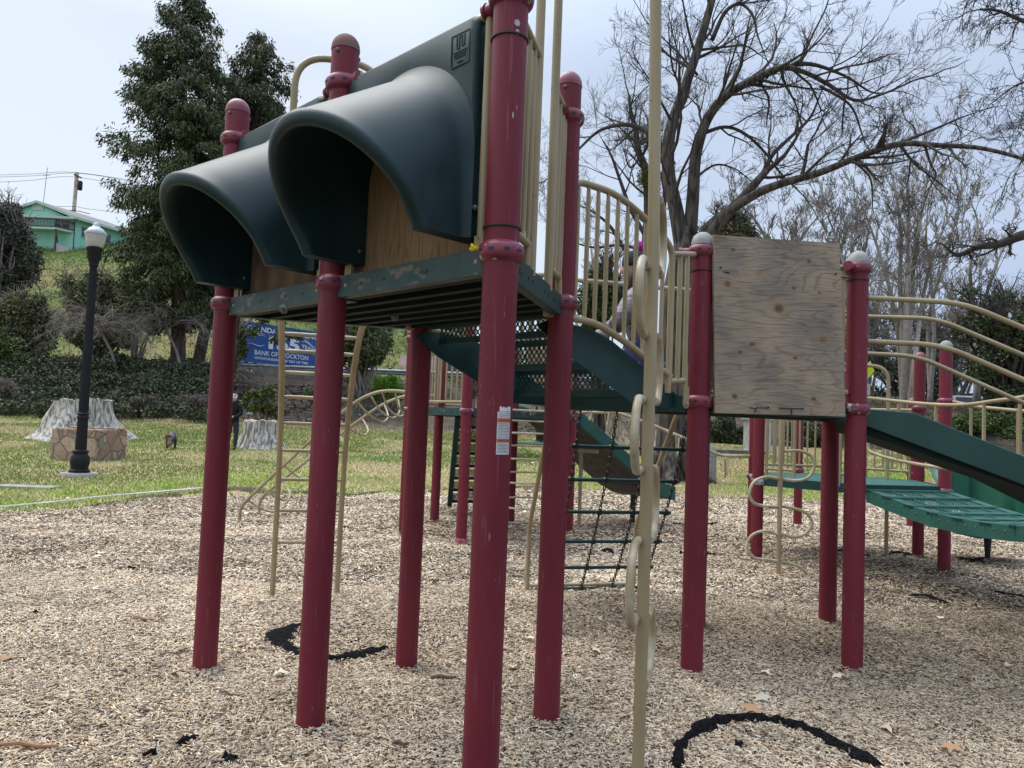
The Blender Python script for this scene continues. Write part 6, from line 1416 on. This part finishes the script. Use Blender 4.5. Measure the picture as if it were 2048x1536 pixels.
bush('shrub', 'bright green brush on the bank at the right edge', 'shrub', (1860, 820, 2080, 895), 38, 14000, .18, .08, [(.07, .11, .025), (.12, .17, .04), (.05, .075, .02)], 48, 22, twigs=80)
bush('shrub', 'hazy brown winter brush on the slope behind the far railings', 'shrub', (795, 630, 965, 690), 66, 4500, .35, .14, [(.15, .14, .09), (.11, .14, .06), (.20, .18, .13)], 49, 16, sparse=.3, twigs=300, twm=m_twigp)
bush('shrub', 'small leafy tree just right of the pink shop, behind the front post', 'shrub', (930, 700, 965, 820), 33, 3000, .13, .07, DEC, 50, 10, sparse=.2, twigs=60)
HAZ = [(.12, .115, .09), (.16, .15, .12), (.09, .10, .07), (.20, .185, .155)]
for i, (bx, Y_, lb) in enumerate((((1090, 650, 1200, 810), 60, 'hazy winter brush far behind the first balusters of the stair'), ((1390, 590, 1560, 830), 62, 'grey winter brush behind the left half of the plywood'), ((1540, 560, 1730, 835), 64, 'grey winter brush behind the right half of the plywood'), ((1640, 520, 1820, 835), 70, 'tall hazy brush behind the crook pole'), ((1800, 560, 2000, 835), 72, 'tall hazy brush behind the two far red posts'), ((1960, 560, 2160, 840), 74, 'hazy brush behind the right-edge evergreen'), ((950, 650, 1110, 800), 64, 'hazy brush right of the pink shop, behind the front post'))):
    bush('winter_brush', lb, 'brush', bx, Y_, 3200, .24, .07, HAZ, 140+i, 26, sparse=.4, twigs=420, twm=m_twigp if i % 2 else m_twig, lr=(.16, .34))
# ---- ivy on the bank: one ground cover
for i, (bx, Y_, pal_, lb) in enumerate((((-30, 715, 90, 790), 40.5, IVY+BRO, 'dark ragged bush on top of the ivy at the far left'), ((95, 725, 190, 790), 40.8, IVY+[(.12, .10, .06)], 'ragged dark bush on the ivy top behind the left of the lamp shaft'), ((185, 700, 300, 775), 40.2, BRO+IVY, 'tangled olive bush below the weeping shrub'), ((290, 715, 400, 785), 40.6, IVY+[(.14, .11, .07)], 'loose dark bush at the feet of the cedar trunks'), ((60, 755, 150, 815), 37, IVY, 'bulging dark ivy mound above the big stump'), ((215, 760, 330, 820), 36, IVY+[(.10, .10, .05)], 'bulging ivy mound right of the big stump'))):
    bush('ivy_mound', lb, 'bush', bx, Y_, 4200, .15, .11, pal_, 170+i, 14, sparse=.2, twigs=120)
BRN = [(.10, .065, .045), (.14, .10, .07), (.07, .055, .04), (.12, .11, .06)]
for i, (bx, Y_, lb) in enumerate((((-40, 735, 45, 838), 33.5, 'reddish brown brush at the left edge in front of the ivy'), ((230, 790, 330, 842), 33.3, 'tangle of bare stems in front of the ivy between big stump and dog'), ((345, 775, 430, 845), 33.6, 'thin brown stems at the foot of the bank behind the dog'), ((455, 735, 530, 815), 36.5, 'reddish brown brush left of the stone steps'))):
    bush('bare_brush', lb, 'brush', bx, Y_, 1300, .12, .06, BRN, 190+i, 12, sparse=.2, twigs=420)
rg = np.random.default_rng(61)
def cover(name, n, xr, yr, L, W, pal, cond=None, lift=.12, up=.4, dirs=None):
    x = rg.uniform(*xr, n); y = rg.uniform(*yr, n); k = (vnoise(x, y, 1.1, 31) > .22)
    if cond is not None: k &= cond(x, y)
    x, y = x[k], y[k]; z = TZ(x, y)+rg.random(len(x))*lift+.55*lift*vnoise(x, y, .8, 33); v, f = fold_leaves(np.stack([x, y, z], 1), L, W, up=up, rg=rg, dirs=dirs); c = np.repeat(cols(len(x), pal, rg), 4, 0); return tag(big(name, v, f, m_leaf, col=c), kind='stuff')
cover('ivy', 75000, (-28, -9), (31.5, 42.4), .14, .11, IVY, lift=.5, cond=lambda x, y: (vnoise(x, y, 1.9, 79)+.5*vnoise(x, y, .7, 80) > .44+.5*(y > 40.5)*vnoise(x, y, 1.4, 83)) & (x/y < -.405+.05*vnoise(x, y, 1.5, 77)-.012))
cover('creeper', 9000, (-16, -13), (33, 42.3), .15, .10, IVY+[(.10, .10, .05)], lift=.3, cond=lambda x, y: (x/y < -.35) & (vnoise(x, y, 1.2, 78) > .5))
cover('weeds', 26000, (-14, 30), (33.8, 42.4), .22, .05, [(.09, .085, .05), (.13, .11, .07), (.07, .10, .03), (.05, .06, .03)], lift=.25, up=.8, cond=lambda x, y: (vnoise(x, y, 2.5, 41) > .45) & ((x/y < -.315) | (x/y > -.23)))
cover('dry_grass', 16000, (-18, 2), (31.2, 34.5), .16, .02, [(.52, .42, .27), (.42, .33, .2), (.3, .26, .14)], lift=.05, up=1.3)
cover('hill_grass', 60000, (-62, 0), (50.5, 100), .34, .07, [(.09, .15, .03), (.13, .19, .05), (.20, .20, .08)], lift=.2, up=1.2)
# ---- bare weeping shrub above the ivy
rg = np.random.default_rng(71)
def weeper(cpx, Y, n, rad, seed, label, m):
    rg = np.random.default_rng(seed); c = DP(cpx[0], cpx[1], Y); b = T3(c[0]+.9, Y); e = empty('weeping_shrub', b, label, 'shrub'); sg = Segs()
    tp = cat([b-Z*.2, b+(c-b)*.4+V(.1, 0, 0), c-Z*.3, c], 4)
    for i in range(len(tp)-1): sg.add(tp[i], tp[i+1], .09-.003*i, .09-.003*(i+1))
    for k in range(n):
        a = rg.uniform(0, 2*pi); L = rad*rg.uniform(.6, 1.2); d = nrm(V(cos(a), sin(a)*.7, rg.uniform(.25, 1.0))); p = c+rg.normal(size=3)*.25; r = .03
        for i in range(9):
            q = p+d*L/9; sg.add(p, q, r, r*.85); 
            if i > 2 and rg.random() < .8: grow(sg, q, nrm(d+rg.normal(size=3)*.6), L*.25, r*.45, 1, rg, up=-.1, kids=(4,), rmin=.008)
            p, r = q, r*.85; d = nrm(d+V(0, 0, -.17)+rg.normal(size=3)*.05)
    sg.mesh('branches', m, e)
weeper((205, 655), 39.5, 60, 2.7, 72, 'bare weeping shrub with pale arching branches behind the lamp post', m_twig)
weeper((335, 650), 40.5, 40, 2.4, 73, 'second bare weeping shrub, between lamp post and cedar trunk', m_twig)
# ---- cedars
def cedar(base, path, prof, label, seed, n_br, spray, name='cedar_tree', r0=.42):
    rg = np.random.default_rng(seed); e = empty(name, base, label, 'tree'); P_ = cat(path, 6); nz_ = len(P_); zs_ = np.array([p[2] for p in P_])
    MB().tube([path[0]-Z*.4]+P_, [r0*1.25]+list(np.linspace(r0, .04, nz_)), 14).build('trunk', m_cbark, e, 180)
    sg = Segs(); Cs = []; Ds = []; Ks = []; pz = [p[0] for p in prof]; pr = [p[1] for p in prof]; z0, z1 = prof[0][0], prof[-1][0]
    for k in range(n_br):
        z = z0+(z1-z0)*(k+rg.random())/n_br; i = int(np.clip(np.searchsorted(zs_, z), 1, nz_-1)); t = (z-zs_[i-1])/(zs_[i]-zs_[i-1]+1e-6); c = P_[i-1]*(1-t)+P_[i]*t; R_ = float(np.interp(z, pz, pr))*rg.uniform(.55, 1.12)
        a = rg.uniform(0, 2*pi); d = nrm(V(cos(a), sin(a), rg.uniform(-.15, .35))); p = c; ns = 8; r = .02+.035*R_/3
        for j in range(ns):
            q = p+d*R_/ns; sg.add(p, q, r, r*.8); f = (j+1)/ns
            if f > .22:
                m_ = int(spray*(.4+f)*R_/ns*rg.uniform(.5, 1.4)); side = np.cross(d, Z); side = nrm(side)
                u = rg.normal(0, .22*R_*(.35+.5*f)*.5, m_)[:, None]; K_ = 11; g_ = max(1, m_//K_*2); u = rg.normal(0, .22*R_*(.35+.5*f)*.5, g_)[:, None]; c_ = p+(q-p)*rg.random((g_, 1))+side*u-Z*(np.abs(rg.normal(0, .20, g_))[:, None]+.12*np.abs(u))+rg.normal(0, .06, (g_, 3))
                Cs.append(np.repeat(c_, K_, 0)+rg.normal(0, 1, (g_*K_, 3))*V(.10, .10, .15)); Ds.append(np.tile(nrm(d*.6-Z*1.0), (g_*K_, 1))+side*np.repeat(u, K_, 0)*.8); Ks.append(np.repeat(rg.uniform(.62, 1.35, g_), K_))
            p, r = q, r*.8; d = nrm(d+V(0, 0, -.09 if j < 5 else .10)+rg.normal(size=3)*.06)
    sg.mesh('branches', m_cbark, e); C = np.concatenate(Cs); Dd = np.concatenate(Ds)
    v, f = fold_leaves(C, rg.uniform(.16, .34, len(C)), rg.uniform(.05, .10, len(C)), up=-.1, rg=rg, dirs=Dd); pal = [(.040, .060, .018), (.060, .080, .024), (.085, .098, .030), (.030, .046, .016), (.10, .092, .038)]
    cc = cols(len(C), pal, rg, .12)*np.concatenate(Ks)[:, None]; big('crown', v, f, m_leaf, e, col=np.repeat(cc, 4, 0)); return len(C)
YC = 42.0; kc = YC/FPX; xb, yb = 357, 722; bs_ = DP(xb, yb, YC); bs_[2] = float(TZ(bs_[0], YC))
pz = lambda y, x=370, Y=YC: DP(x, y, Y)[2]
path = [bs_]+[DP(x, y, YC) for x, y in ((357, 640), (358, 500), (362, 380), (366, 250), (370, 120), (374, 0), (376, -55))]
prof = [(pz(640), 60*kc), (pz(600), 105*kc), (pz(540), 140*kc), (pz(470), 160*kc), (pz(400), 175*kc), (pz(340), 145*kc), (pz(280), 140*kc), (pz(220), 150*kc), (pz(150), 108*kc), (pz(90), 88*kc), (pz(40), 62*kc), (pz(0), 40*kc), (pz(-40), 18*kc)]
n1_ = cedar(bs_, path, prof, 'tall incense cedar with a shaggy crown reaching the top of the photo', 81, 300, 92)
YC2 = 46.5; kc = YC2/FPX; bs_ = DP(392, 730, YC2); bs_[2] = float(TZ(bs_[0], YC2)); pz2 = lambda y: DP(520, y, YC2)[2]
path = [bs_]+[DP(x, y, YC2) for x, y in ((408, 670), (432, 590), (462, 480), (492, 370), (510, 260), (519, 150), (522, 72))]
prof = [(pz2(610), 50*kc), (pz2(540), 95*kc), (pz2(460), 105*kc), (pz2(380), 110*kc), (pz2(310), 102*kc), (pz2(250), 88*kc), (pz2(200), 92*kc), (pz2(150), 72*kc), (pz2(105), 46*kc), (pz2(66), 16*kc)]
cedar(bs_, path, prof, 'shorter cedar behind the hoods, its trunk leaning right at the foot', 82, 250, 100, r0=.38)
# ---- ivy-clad thin trunk before the billboard
rg = np.random.default_rng(91); bz = DP(472, 800, 37.5); bz[2] = float(TZ(bz[0], 37.5)); e = empty('ivy_tree', bz, 'slim ivy-clad trunk with leafy sprays hanging in front of the billboard', 'tree')
lt = [([bz-Z*.2]+[DP(x, y, 37.5) for x, y in ((474, 740), (480, 680), (484, 620), (486, 560))], [.17, .15, .13, .12, .08]), ([DP(x, y, 37.5) for x, y in ((482, 660), (520, 620), (560, 600), (590, 590))], [.07, .05, .03, .02])]
limb_tubes(lt, 'trunk', m_twig, e, 10); C = np.concatenate([ell(900, DP(470+rg.uniform(-8, 14), y, 37.4), (.28, .28, .5), rg, .5) for y in range(640, 800, 30)]+[ell(150, DP(rg.uniform(490, 600), rg.uniform(610, 690), 37.5+rg.uniform(-.6, .6)), (.30, .3, .24), rg, .2) for k in range(13)])
leafcloud(C, .13, .08, DEC, rg, 'foliage', e); sg = Segs(); dress(sg, lt, rg, 2.2, 1.4, 2, kids=(4, 4), rmin=.008); sg.mesh('twigs', m_twig, e)
# ---- ornamental bare trees at the right
def many_stem(px0, py0, Y, stems, label, seed, m, L0=2.2, lv=3, per=1.1, name='bare_tree', grp=None, rmin=.008, kids=(4, 4, 4)):
    rg = np.random.default_rng(seed); b = DP(px0, py0, Y); b[2] = float(TZ(b[0], Y)); e = empty(name, b, label, 'tree', grp); ls = []
    for s_ in stems: pts = [b-Z*.1+V(rg.uniform(-.2, .2), 0, 0)]+[DP(x, y, Y+rg.uniform(-1, 1)) for x, y in s_]; ls.append((pts, list(np.linspace(.16, .025, len(pts)))))
    limb_tubes(ls, 'trunk', m, e, 8); sg = Segs(); dress(sg, ls, rg, per, L0, lv, t0=.25, up=.16, wig=.16, kids=kids, ratio=.6, ang=(.35, .8), rmin=rmin); sg.mesh('twigs', m, e)
many_stem(1812, 835, 36, [[(1806, 700), (1800, 560), (1802, 470), (1790, 380), (1770, 300)], [(1818, 690), (1824, 560), (1838, 460), (1850, 380), (1870, 300)], [(1830, 720), (1845, 600), (1870, 500), (1900, 430)], [(1800, 700), (1780, 580), (1750, 480), (1720, 400)], [(1812, 650), (1815, 520), (1818, 420), (1815, 340)]], 'pale many-stemmed bare tree rising right of the plywood panel', 101, m_twigp, 2.4, 3, 1.2)
many_stem(1862, 800, 48, [[(1868, 680), (1862, 560), (1852, 470), (1860, 380)], [(1858, 640), (1890, 520), (1915, 420)]], 'grey bare tree between the two far red posts', 102, m_twig, 2.8, 3, 1.2, rmin=.012)
many_stem(1700, 800, 42, [[(1702, 640), (1690, 540), (1670, 470), (1650, 420)], [(1706, 600), (1730, 500), (1745, 420)], [(1698, 600), (1680, 520), (1700, 440)]], 'grey bare tree behind the right plywood post', 103, m_twig, 2.6, 3, 1.5, rmin=.011)
many_stem(1560, 800, 40, [[(1560, 600), (1540, 500), (1510, 440), (1480, 410)], [(1565, 580), (1600, 480), (1640, 430)], [(1560, 600), (1570, 500), (1560, 430)]], 'bare brushy tree whose tips show above the plywood panel', 104, m_twig, 2.2, 3, 1.4, rmin=.010)
many_stem(1955, 800, 44, [[(1950, 640), (1940, 540), (1955, 450), (1940, 400)], [(1960, 640), (1990, 540), (2020, 460)]], 'bare tree in front of the right-edge evergreen', 105, m_twigp, 2.2, 3, 1.0, rmin=.010)
many_stem(1205, 800, 34, [[(1205, 640), (1190, 560), (1180, 480)], [(1210, 620), (1230, 540), (1240, 470)]], 'thin pale bare saplings behind the stair balusters', 106, m_twigp, 1.6, 2, 1.4, kids=(4, 4), rmin=.008)
many_stem(1085, 820, 32, [[(1080, 760), (1070, 720), (1060, 690)], [(1090, 770), (1100, 720), (1110, 690)]], 'pale thicket of bare saplings on the bank behind the far deck', 107, m_twigp, 1.0, 2, 2.0, kids=(5, 5), rmin=.008)
# ---- tree standing out of frame on the right, its limbs hanging in from above
rg = np.random.default_rng(111); YR = 13.; rb_ = T3(DP(2330, 900, YR)[0], YR); rt = empty('bare_tree', rb_, 'bare tree beyond the right edge, drooping knobbly twigs at the top right corner', 'tree')
D3 = lambda L, dy=0: [DP(x, y, YR+dy) for x, y in L]
lr_ = [([rb_-Z*.2]+D3([(2310, 700), (2300, 450), (2290, 200), (2260, 0)]), [.35, .3, .27, .2, .12]), (D3([(2290, 200), (2180, 120), (2100, 60), (2042, 40), (1998, 22), (1960, 18)]), [.13, .09, .06, .035, .025, .014]), (D3([(2296, 350), (2180, 250), (2100, 190), (2048, 165), (1990, 200)], .5), [.1, .07, .04, .02, .01]),
       (D3([(2300, 520), (2190, 470), (2110, 462), (2048, 470), (1998, 488), (1955, 494), (1915, 510), (1885, 488)], .0), [.14, .12, .10, .085, .07, .055, .035, .018]), (D3([(2200, 100), (2120, 30), (2060, -10), (1990, -30)], -.5), [.06, .04, .03, .02]), (D3([(2280, 150), (2160, 150), (2080, 230), (2040, 330)], -.3), [.07, .05, .03, .012])]
limb_tubes(lr_[:1], 'trunk', m_barkr, rt, 16)
for l in lr_[1:]: limb_tubes([l], 'limb', m_twigd, rt, 8)
sg = Segs(); dress(sg, lr_[1:3]+lr_[4:], rg, 5.2, .95, 2, t0=.3, up=-.06, wig=.30, kids=(5, 4), ratio=.6, rmin=.0040, droop=.15); dress(sg, lr_[3:4], rg, 4.0, .62, 2, t0=.45, up=.0, wig=.34, kids=(5, 4), ratio=.55, rmin=.0038); sg.mesh('twigs', m_twigd, rt)
# ================================================================ buildings and street things
m_mint = mat('mint_siding', (.30, .62, .47), .8, col2=(.34, .67, .52), nscale=.6); m_fascia = mat('pale_green_fascia', (.45, .55, .47), .7); m_roofg = mat('grey_shingle', (.22, .21, .20), .95); m_dkwood = mat('brown_deck_wood', (.075, .050, .040), .9); m_win = mat('dark_window', (.03, .04, .05), .15, spec=.8)
YH = 92.; kh = YH/FPX; HB_ = DP(148, 516, YH); ho = empty('house', V(HB_[0], HB_[1], TZ(HB_[0], YH)), 'two-storey mint-green house with a brown balcony on the hilltop at the left', 'house')
c0_ = V(HB_[0], YH, 0); zH = lambda y, x=148: DP(x, y, YH)[2]; fx = lambda x: DP(x, 480, YH)[0]
xl, xr_ = fx(-20), fx(148); z0, ze, zr = zH(522)-1.5, zH(437), zH(408); dep = 9.5; xa = fx(72)
sd = V(.42, 1, 0)*dep/1.08            # side wall direction, seen running away to the right
A_, B_ = V(xl, YH, 0), V(xr_, YH, 0); C_, E_ = B_+sd, A_+sd
MB().add([A_+Z*z0, B_+Z*z0, B_+Z*ze, A_+Z*ze], [(0, 1, 2, 3)]).build('front_wall', m_mint, ho)
MB().add([B_+Z*z0, C_+Z*z0, C_+Z*ze, B_+Z*ze], [(0, 1, 2, 3)]).build('side_wall', m_mint, ho); MB().add([C_+Z*z0, E_+Z*z0, E_+Z*ze, C_+Z*ze], [(0, 1, 2, 3)]).add([E_+Z*z0, A_+Z*z0, A_+Z*ze, E_+Z*ze], [(0, 1, 2, 3)]).build('back_wall', m_mint, ho)
ov = .5; ap = V(xa, YH-.35, zr); ap2 = V(xa, YH, zr)+sd
MB().prism([V(fx(5), YH-.02, ze+.02), V(fx(135), YH-.02, ze+.02), V(xa, YH-.02, zr-.1)], V(0, .2, 0)).build('gable', m_mint, ho)
l0, l1 = V(fx(-4), YH-.6, ze-.02), V(fx(158), YH-.6, ze-.12); m_r = MB()
m_r.prism([ap, l1, l1+sd*1.06, ap2], Z*.16).prism([ap, l0, l0+sd*1.06, ap2], Z*.16); m_r.build('roof', m_roofg, ho)
mb = MB().beam(ap-V(0, .05, -.02), l1-V(0, .05, -.02), .12, .3).beam(l0-V(0, .05, -.02), ap-V(0, .05, -.02), .12, .3).beam(V(fx(-6), YH-.5, ze-.05), V(fx(152), YH-.5, ze-.10), .5, .26).beam(l1+V(.05, 0, 0), l1+sd*1.06+V(.05, 0, 0), .12, .3); mb.build('fascia', m_fascia, ho)
def win(par, a, b, zt_, zb2_, dvec, m=m_win, fr=m_fascia):
    e = MB().prism([a+Z*zb2_, b+Z*zb2_, b+Z*zt_, a+Z*zt_], dvec*.06).build('window', m, par); t = nrm(b-a)
    f = MB().beam(a+Z*zb2_+dvec*.08, b+Z*zb2_+dvec*.08, .06, .12).beam(a+Z*zt_+dvec*.08, b+Z*zt_+dvec*.08, .06, .12).beam((a+b)/2+Z*zb2_+dvec*.08, (a+b)/2+Z*zt_+dvec*.08, .06, .10, up=dvec); f.build('frame', fr, e)
nf = V(0, -1, 0); on_ = lambda x: V(fx(x), YH, 0)
win(ho, on_(44), on_(64), zH(438.5), zH(450), nf); win(ho, on_(108), on_(136), zH(441), zH(466), nf); win(ho, on_(111), on_(122), zH(490), zH(514), nf)
ns_ = nrm(V(sd[1], -sd[0], 0)); sp2 = lambda t: B_+sd*t
win(ho, sp2(.10), sp2(.52), zH(449), zH(470), ns_); win(ho, sp2(.30), sp2(.48), zH(500), zH(513), ns_)
bal = MB(); zf, zt_ = zH(462), zH(446); f0, f1 = V(fx(-10), YH-1.6, 0), V(fx(126), YH-1.6, 0); f2 = V(fx(146), YH-.0, 0); 
MB().prism([f0+Z*(zf-.25), f1+Z*(zf-.25), f2+Z*(zf-.25), V(fx(-10), YH, zf-.25)], Z*.25).build('balcony_floor', m_fascia, ho)
for a, b in ((f0, f1), (f1, f2)):
    bal.beam(a+Z*zt_, b+Z*zt_, .12, .14).beam(a+Z*(zf+.1), b+Z*(zf+.1), .08, .1); nb2 = int(np.linalg.norm(b-a)/.17)
    for k in range(nb2+1): p = a+(b-a)*k/nb2; bal.beam(p+Z*zf, p+Z*zt_, .05, .05, up=V(0, 1, 0))
bal.build('balcony_railing', m_dkwood, ho); MB().beam(f1+Z*(zf-1.6)+V(-.4, 1.2, 0), f1+Z*(zf-.2), .14, .14).beam(f1+Z*(zf-2.9)+V(0, .1, 0), f1+Z*(zf-.2)+V(0, .1, 0), .14, .14, up=V(0, 1, 0)).build('brace', m_dkwood, ho)
MB().prism([V(fx(124), YH-1.4, zH(516)), V(fx(146), YH-.6, zH(518)), V(fx(146), YH-.6, zH(501)), V(fx(124), YH-1.4, zH(491))], V(0, .08, 0)).build('lattice_fence', mat('pale_fence_panel', (.52, .46, .42), .9), ho); 
MB().tube([V(xr_, YH-.06, z0), V(xr_, YH-.06, ze)], .06, 6).build('downpipe', m_dkwood, ho)
MB().box(V(fx(72), YH-.08, zH(417)), 1.4, .06, .8).build('gable_vent', m_fascia, ho)
e_ = MB().tube([V(fx(70), YH+1, zr-1), V(fx(74), YH+1, zH(332))], .035, 5); e_.tube([V(fx(72), YH+1, zH(348))+V(-.5, 0, 0), V(fx(72), YH+1, zH(348))+V(.5, 0, 0)], .03, 4); o = e_.build('radio_mast', m_twigp, None); tag(o, 'thin radio mast on the roof of the mint house', 'antenna')
up_ = empty('utility_pole', T3(DP(150, 435, 100)[0], 100), 'tall wooden utility pole with a transformer behind the mint house', 'utility pole')
ptp = DP(154, 345, 100); pbt = DP(146, 436, 100); m_pole = mat('pale_timber_pole', (.62, .48, .34), .9, col2=(.34, .27, .2), nscale=3)
MB().tube([pbt-Z*4, ptp], .24, 10).build('pole', m_pole, up_, 60); MB().beam(DP(148, 349, 99.7), DP(163, 356, 99.7), .14, .18).build('crossarm', m_dkwood, up_)
MB().lathe(DP(160, 371, 99.5), [(.28, -.6), (.3, -.5), (.3, .5), (.2, .6)], 12).build('transformer', m_iron, up_, 50)
m_wire = mat('black_wire', (.03, .03, .03), .6)
for i, (pts, lb) in enumerate((([(-60, 352), (60, 348), (150, 345), (300, 368), (420, 400)], 'top power line crossing from the left edge to the utility pole'), ([(-60, 356), (60, 352), (163, 347), (300, 372), (430, 408)], 'second power line just below the top one'), ([(-40, 366), (60, 361), (148, 354), (290, 380), (430, 412)], 'third power line meeting the pole below its crossarm'), ([(70, 414), (146, 413), (178, 418), (300, 432)], 'telephone cable above the ridge of the mint house'), ([(80, 422), (146, 421), (180, 428)], 'thick black cable below the telephone line'))):
    tag(MB().tube(cat([DP(x, y, 99.8+(x-150)*.02) for x, y in pts], 6), .026 if i < 4 else .05, 5).build('power_line', m_wire, None), lb, 'cable')
# pink shop beyond the guardrail
m_pink = mat('pale_pink_stucco', (.55, .42, .37), .9, col2=(.60, .48, .43), nscale=1); YP = 56.
sh = empty('shop', DP(850, 770, YP), 'low pale pink flat-roofed building beyond the guardrail, seen past the far deck', 'building')
mb = MB()
for x0, y0, x1, y1, dd_ in ((872, 684, 962, 755, 0), (800, 710, 880, 755, -1.), (791, 730, 880, 757, -2.)): a, b = DP(x0, y0, YP+dd_), DP(x1, y1, YP+dd_); mb.box((a+b)/2+V(0, 3, 0), b[0]-a[0], 6, abs(a[2]-b[2]))
mb.build('wall', m_pink, sh); MB().prism([DP(x, y, YP-2.1) for x, y in ((876, 714), (962, 719), (962, 724), (876, 720))], V(0, 1.2, 0)).build('canopy', mat('brown_awning', (.25, .14, .09), .8), sh); MB().prism([DP(x, y, YP-.1) for x, y in ((882, 727), (958, 730), (958, 744), (882, 742))], V(0, .1, 0)).build('window', m_win, sh)
MB().lathe(DP(951, 704, YP-.15), [(.28, 0), (.28, .06)], 20, ax=V(0, -1, 0)).build('emblem', mat('blue_emblem', (.03, .07, .35), .6), sh)
# far right: pale fence, parked vehicles, signs, distant blocks
gp_ = empty('metal_fence', DP(1770, 812, 50), 'pale corrugated metal fence behind the crook pole', 'fence'); mb = MB(); a, b = DP(1728, 812, 50), DP(1828, 812, 50)
n_ = 40; vs = []
for k in range(n_+1): p = a+(b-a)*k/n_; vs += [V(p[0], p[1]+(.04 if k % 2 else 0), p[2]-.45), V(p[0], p[1]+(.04 if k % 2 else 0), p[2]+.55)]
mb.add(vs, [(2*k, 2*k+2, 2*k+3, 2*k+1) for k in range(n_)]).build('sheet', mat('pale_fence_metal', (.42, .43, .44), .6), gp_); MB().tube([a+Z*.55, b+Z*.55], .04, 6).build('rail', m_rail, gp_)
def vehicle(px, py, Y, wpx, hpx, col, label, van=False, grp='vehicles parked beyond the bank'):
    p = DP(px, py, Y); k_ = Y/FPX; w_, h_ = wpx*k_, hpx*k_; e = empty('parked_car', p, label, 'car', grp); L_ = w_; 
    side = [(-.5, .12), (-.5, .5), (-.42, .56), (-.26, .95), (.20, .98), (.34, .60), (.48, .52), (.5, .14)] if not van else [(-.5, .1), (-.5, .92), (-.44, 1.), (.3, 1.), (.42, .6), (.5, .52), (.5, .12)]
    MB().prism([p+V(x*L_, 0, z*h_) for x, z in side], V(0, 1.8, 0)).build('body', mat('car_paint', col, .25, coat=.5), e, bevel=.06)
    gl_ = [(-.36, .60), (-.24, .88), (.17, .90), (.27, .62)] if not van else [(-.44, .58), (-.42, .9), (.24, .9), (.34, .62)]
    MB().prism([p+V(x*L_, -.012, z*h_) for x, z in gl_], V(0, .02, 0)).build('window', m_win, e)
    for x in (-.31, .31): MB().lathe(p+V(x*L_, -.02, .17*h_), [(.17*h_, 0), (.19*h_, .04), (.19*h_, .2)], 16, ax=V(0, 1, 0)).build('wheel', m_black, e)
vehicle(1943, 822, 52, 74, 30, (.62, .63, .64), 'white pickup with a dark rear window behind the tall grey-capped post', True)
vehicle(1868, 836, 50, 70, 18, (.35, .36, .38), 'silver car half hidden behind the two red posts'); vehicle(1800, 838, 50, 50, 16, (.30, .02, .02), 'dark red car low behind the crook pole railing'); vehicle(1912, 840, 49, 46, 13, (.36, .03, .03), 'red car just above the green brush'); vehicle(2010, 834, 50, 84, 20, (.05, .05, .055), 'black car at the right edge above the brush')
vehicle(1130, 790, 52, 60, 22, (.60, .60, .60), 'white vehicle glimpsed through the saplings below the stair')
yb_ = DP(1737, 742, 44); k_ = 44/FPX; ys_ = empty('warning_sign', V(yb_[0], 44, TZ(yb_[0], 44)), 'fluorescent yellow-green diamond road sign peeking past the right plywood post', 'sign')
MB().prism([yb_+V(*d)*k_ for d in ((-16, 0, 3), (0, 0, -15), (12, 0, 0), (4, 0, 20))], V(0, .03, 0)).build('sign_face', mat('fluorescent_yellow', (.75, .85, .02), .5), ys_); MB().prism([yb_+V(*d)*k_ for d in ((-4, 0, -48), (4, 0, -48), (4, 0, -26), (-4, 0, -26))], V(0, .03, 0)).build('sign_plate', mat('white_sign', (.6, .55, .55), .5), ys_); MB().tube([V(yb_[0], 44.05, TZ(yb_[0], 44)-.2), V(yb_[0], 44.05, yb_[2]+.2)], .04, 6).build('pole', m_rail, ys_)
sb = DP(2036, 762, 58); e = empty('shop_sign', V(sb[0], 58, 3.6), 'blue shop sign on a pole glimpsed through the right-edge evergreen', 'sign'); MB().box(sb, 1.3, .2, 2.2).build('sign_face', mat('sign_blue', (.02, .07, .45), .5), e); MB().tube([V(sb[0], 58.2, 3), sb+V(0, .2, 0)], .1, 8).build('pole', m_rail, e)
for i, (x0, y0, x1, y1, Y, c_, lb) in enumerate(((1830, 798, 1925, 830, 66, (.42, .42, .43), 'grey flat-roofed building far behind the two red posts'), (1960, 790, 2120, 842, 70, (.38, .36, .34), 'beige low building far off at the right edge'), (1085, 735, 1200, 800, 72, (.42, .33, .29), 'pale building far off seen under the stair'), (1400, 740, 1700, 820, 90, (.22, .22, .21), 'dim building hidden mostly behind the plywood'))):
    a, b = DP(x0, y0, Y), DP(x1, y1, Y); e = empty('building', (a+b)/2, lb, 'building'); MB().box((a+b)/2+V(0, 3, -1), abs(b[0]-a[0]), 6, abs(a[2]-b[2])+2).build('wall', mat('render', c_, .9, col2=tuple(x*.8 for x in c_), nscale=1), e)
    MB().box(V((a+b)[0]/2, (a+b)[1]/2+3, a[2]+.08), abs(b[0]-a[0])+.6, 6.6, .22).build('roof', m_roofg, e); nw = max(2, int(abs(b[0]-a[0])/1.6))
    for k in range(nw): MB().box(V(a[0]+(b[0]-a[0])*(k+.5)/nw, Y-.02, a[2]-1.1), .8, .06, .9).build('window', m_win, e)
a = DP(1068, 776, 33.5); ut = empty('utility_cabinet', a, 'small pale green and white boxes on the bank seen through the stair gap', 'cabinet'); MB().box(a+V(.3, 0, 0), .24, .1, .26).build('green_box', mat('mint_box', (.35, .62, .52), .5), ut); MB().box(a+V(-.05, 0, .05), .2, .1, .26).build('white_box', m_white, ut); MB().tube([a+V(.15, .1, -1.6), a+V(.15, .1, .1)], .05, 6).build('leg', m_rpost, ut)
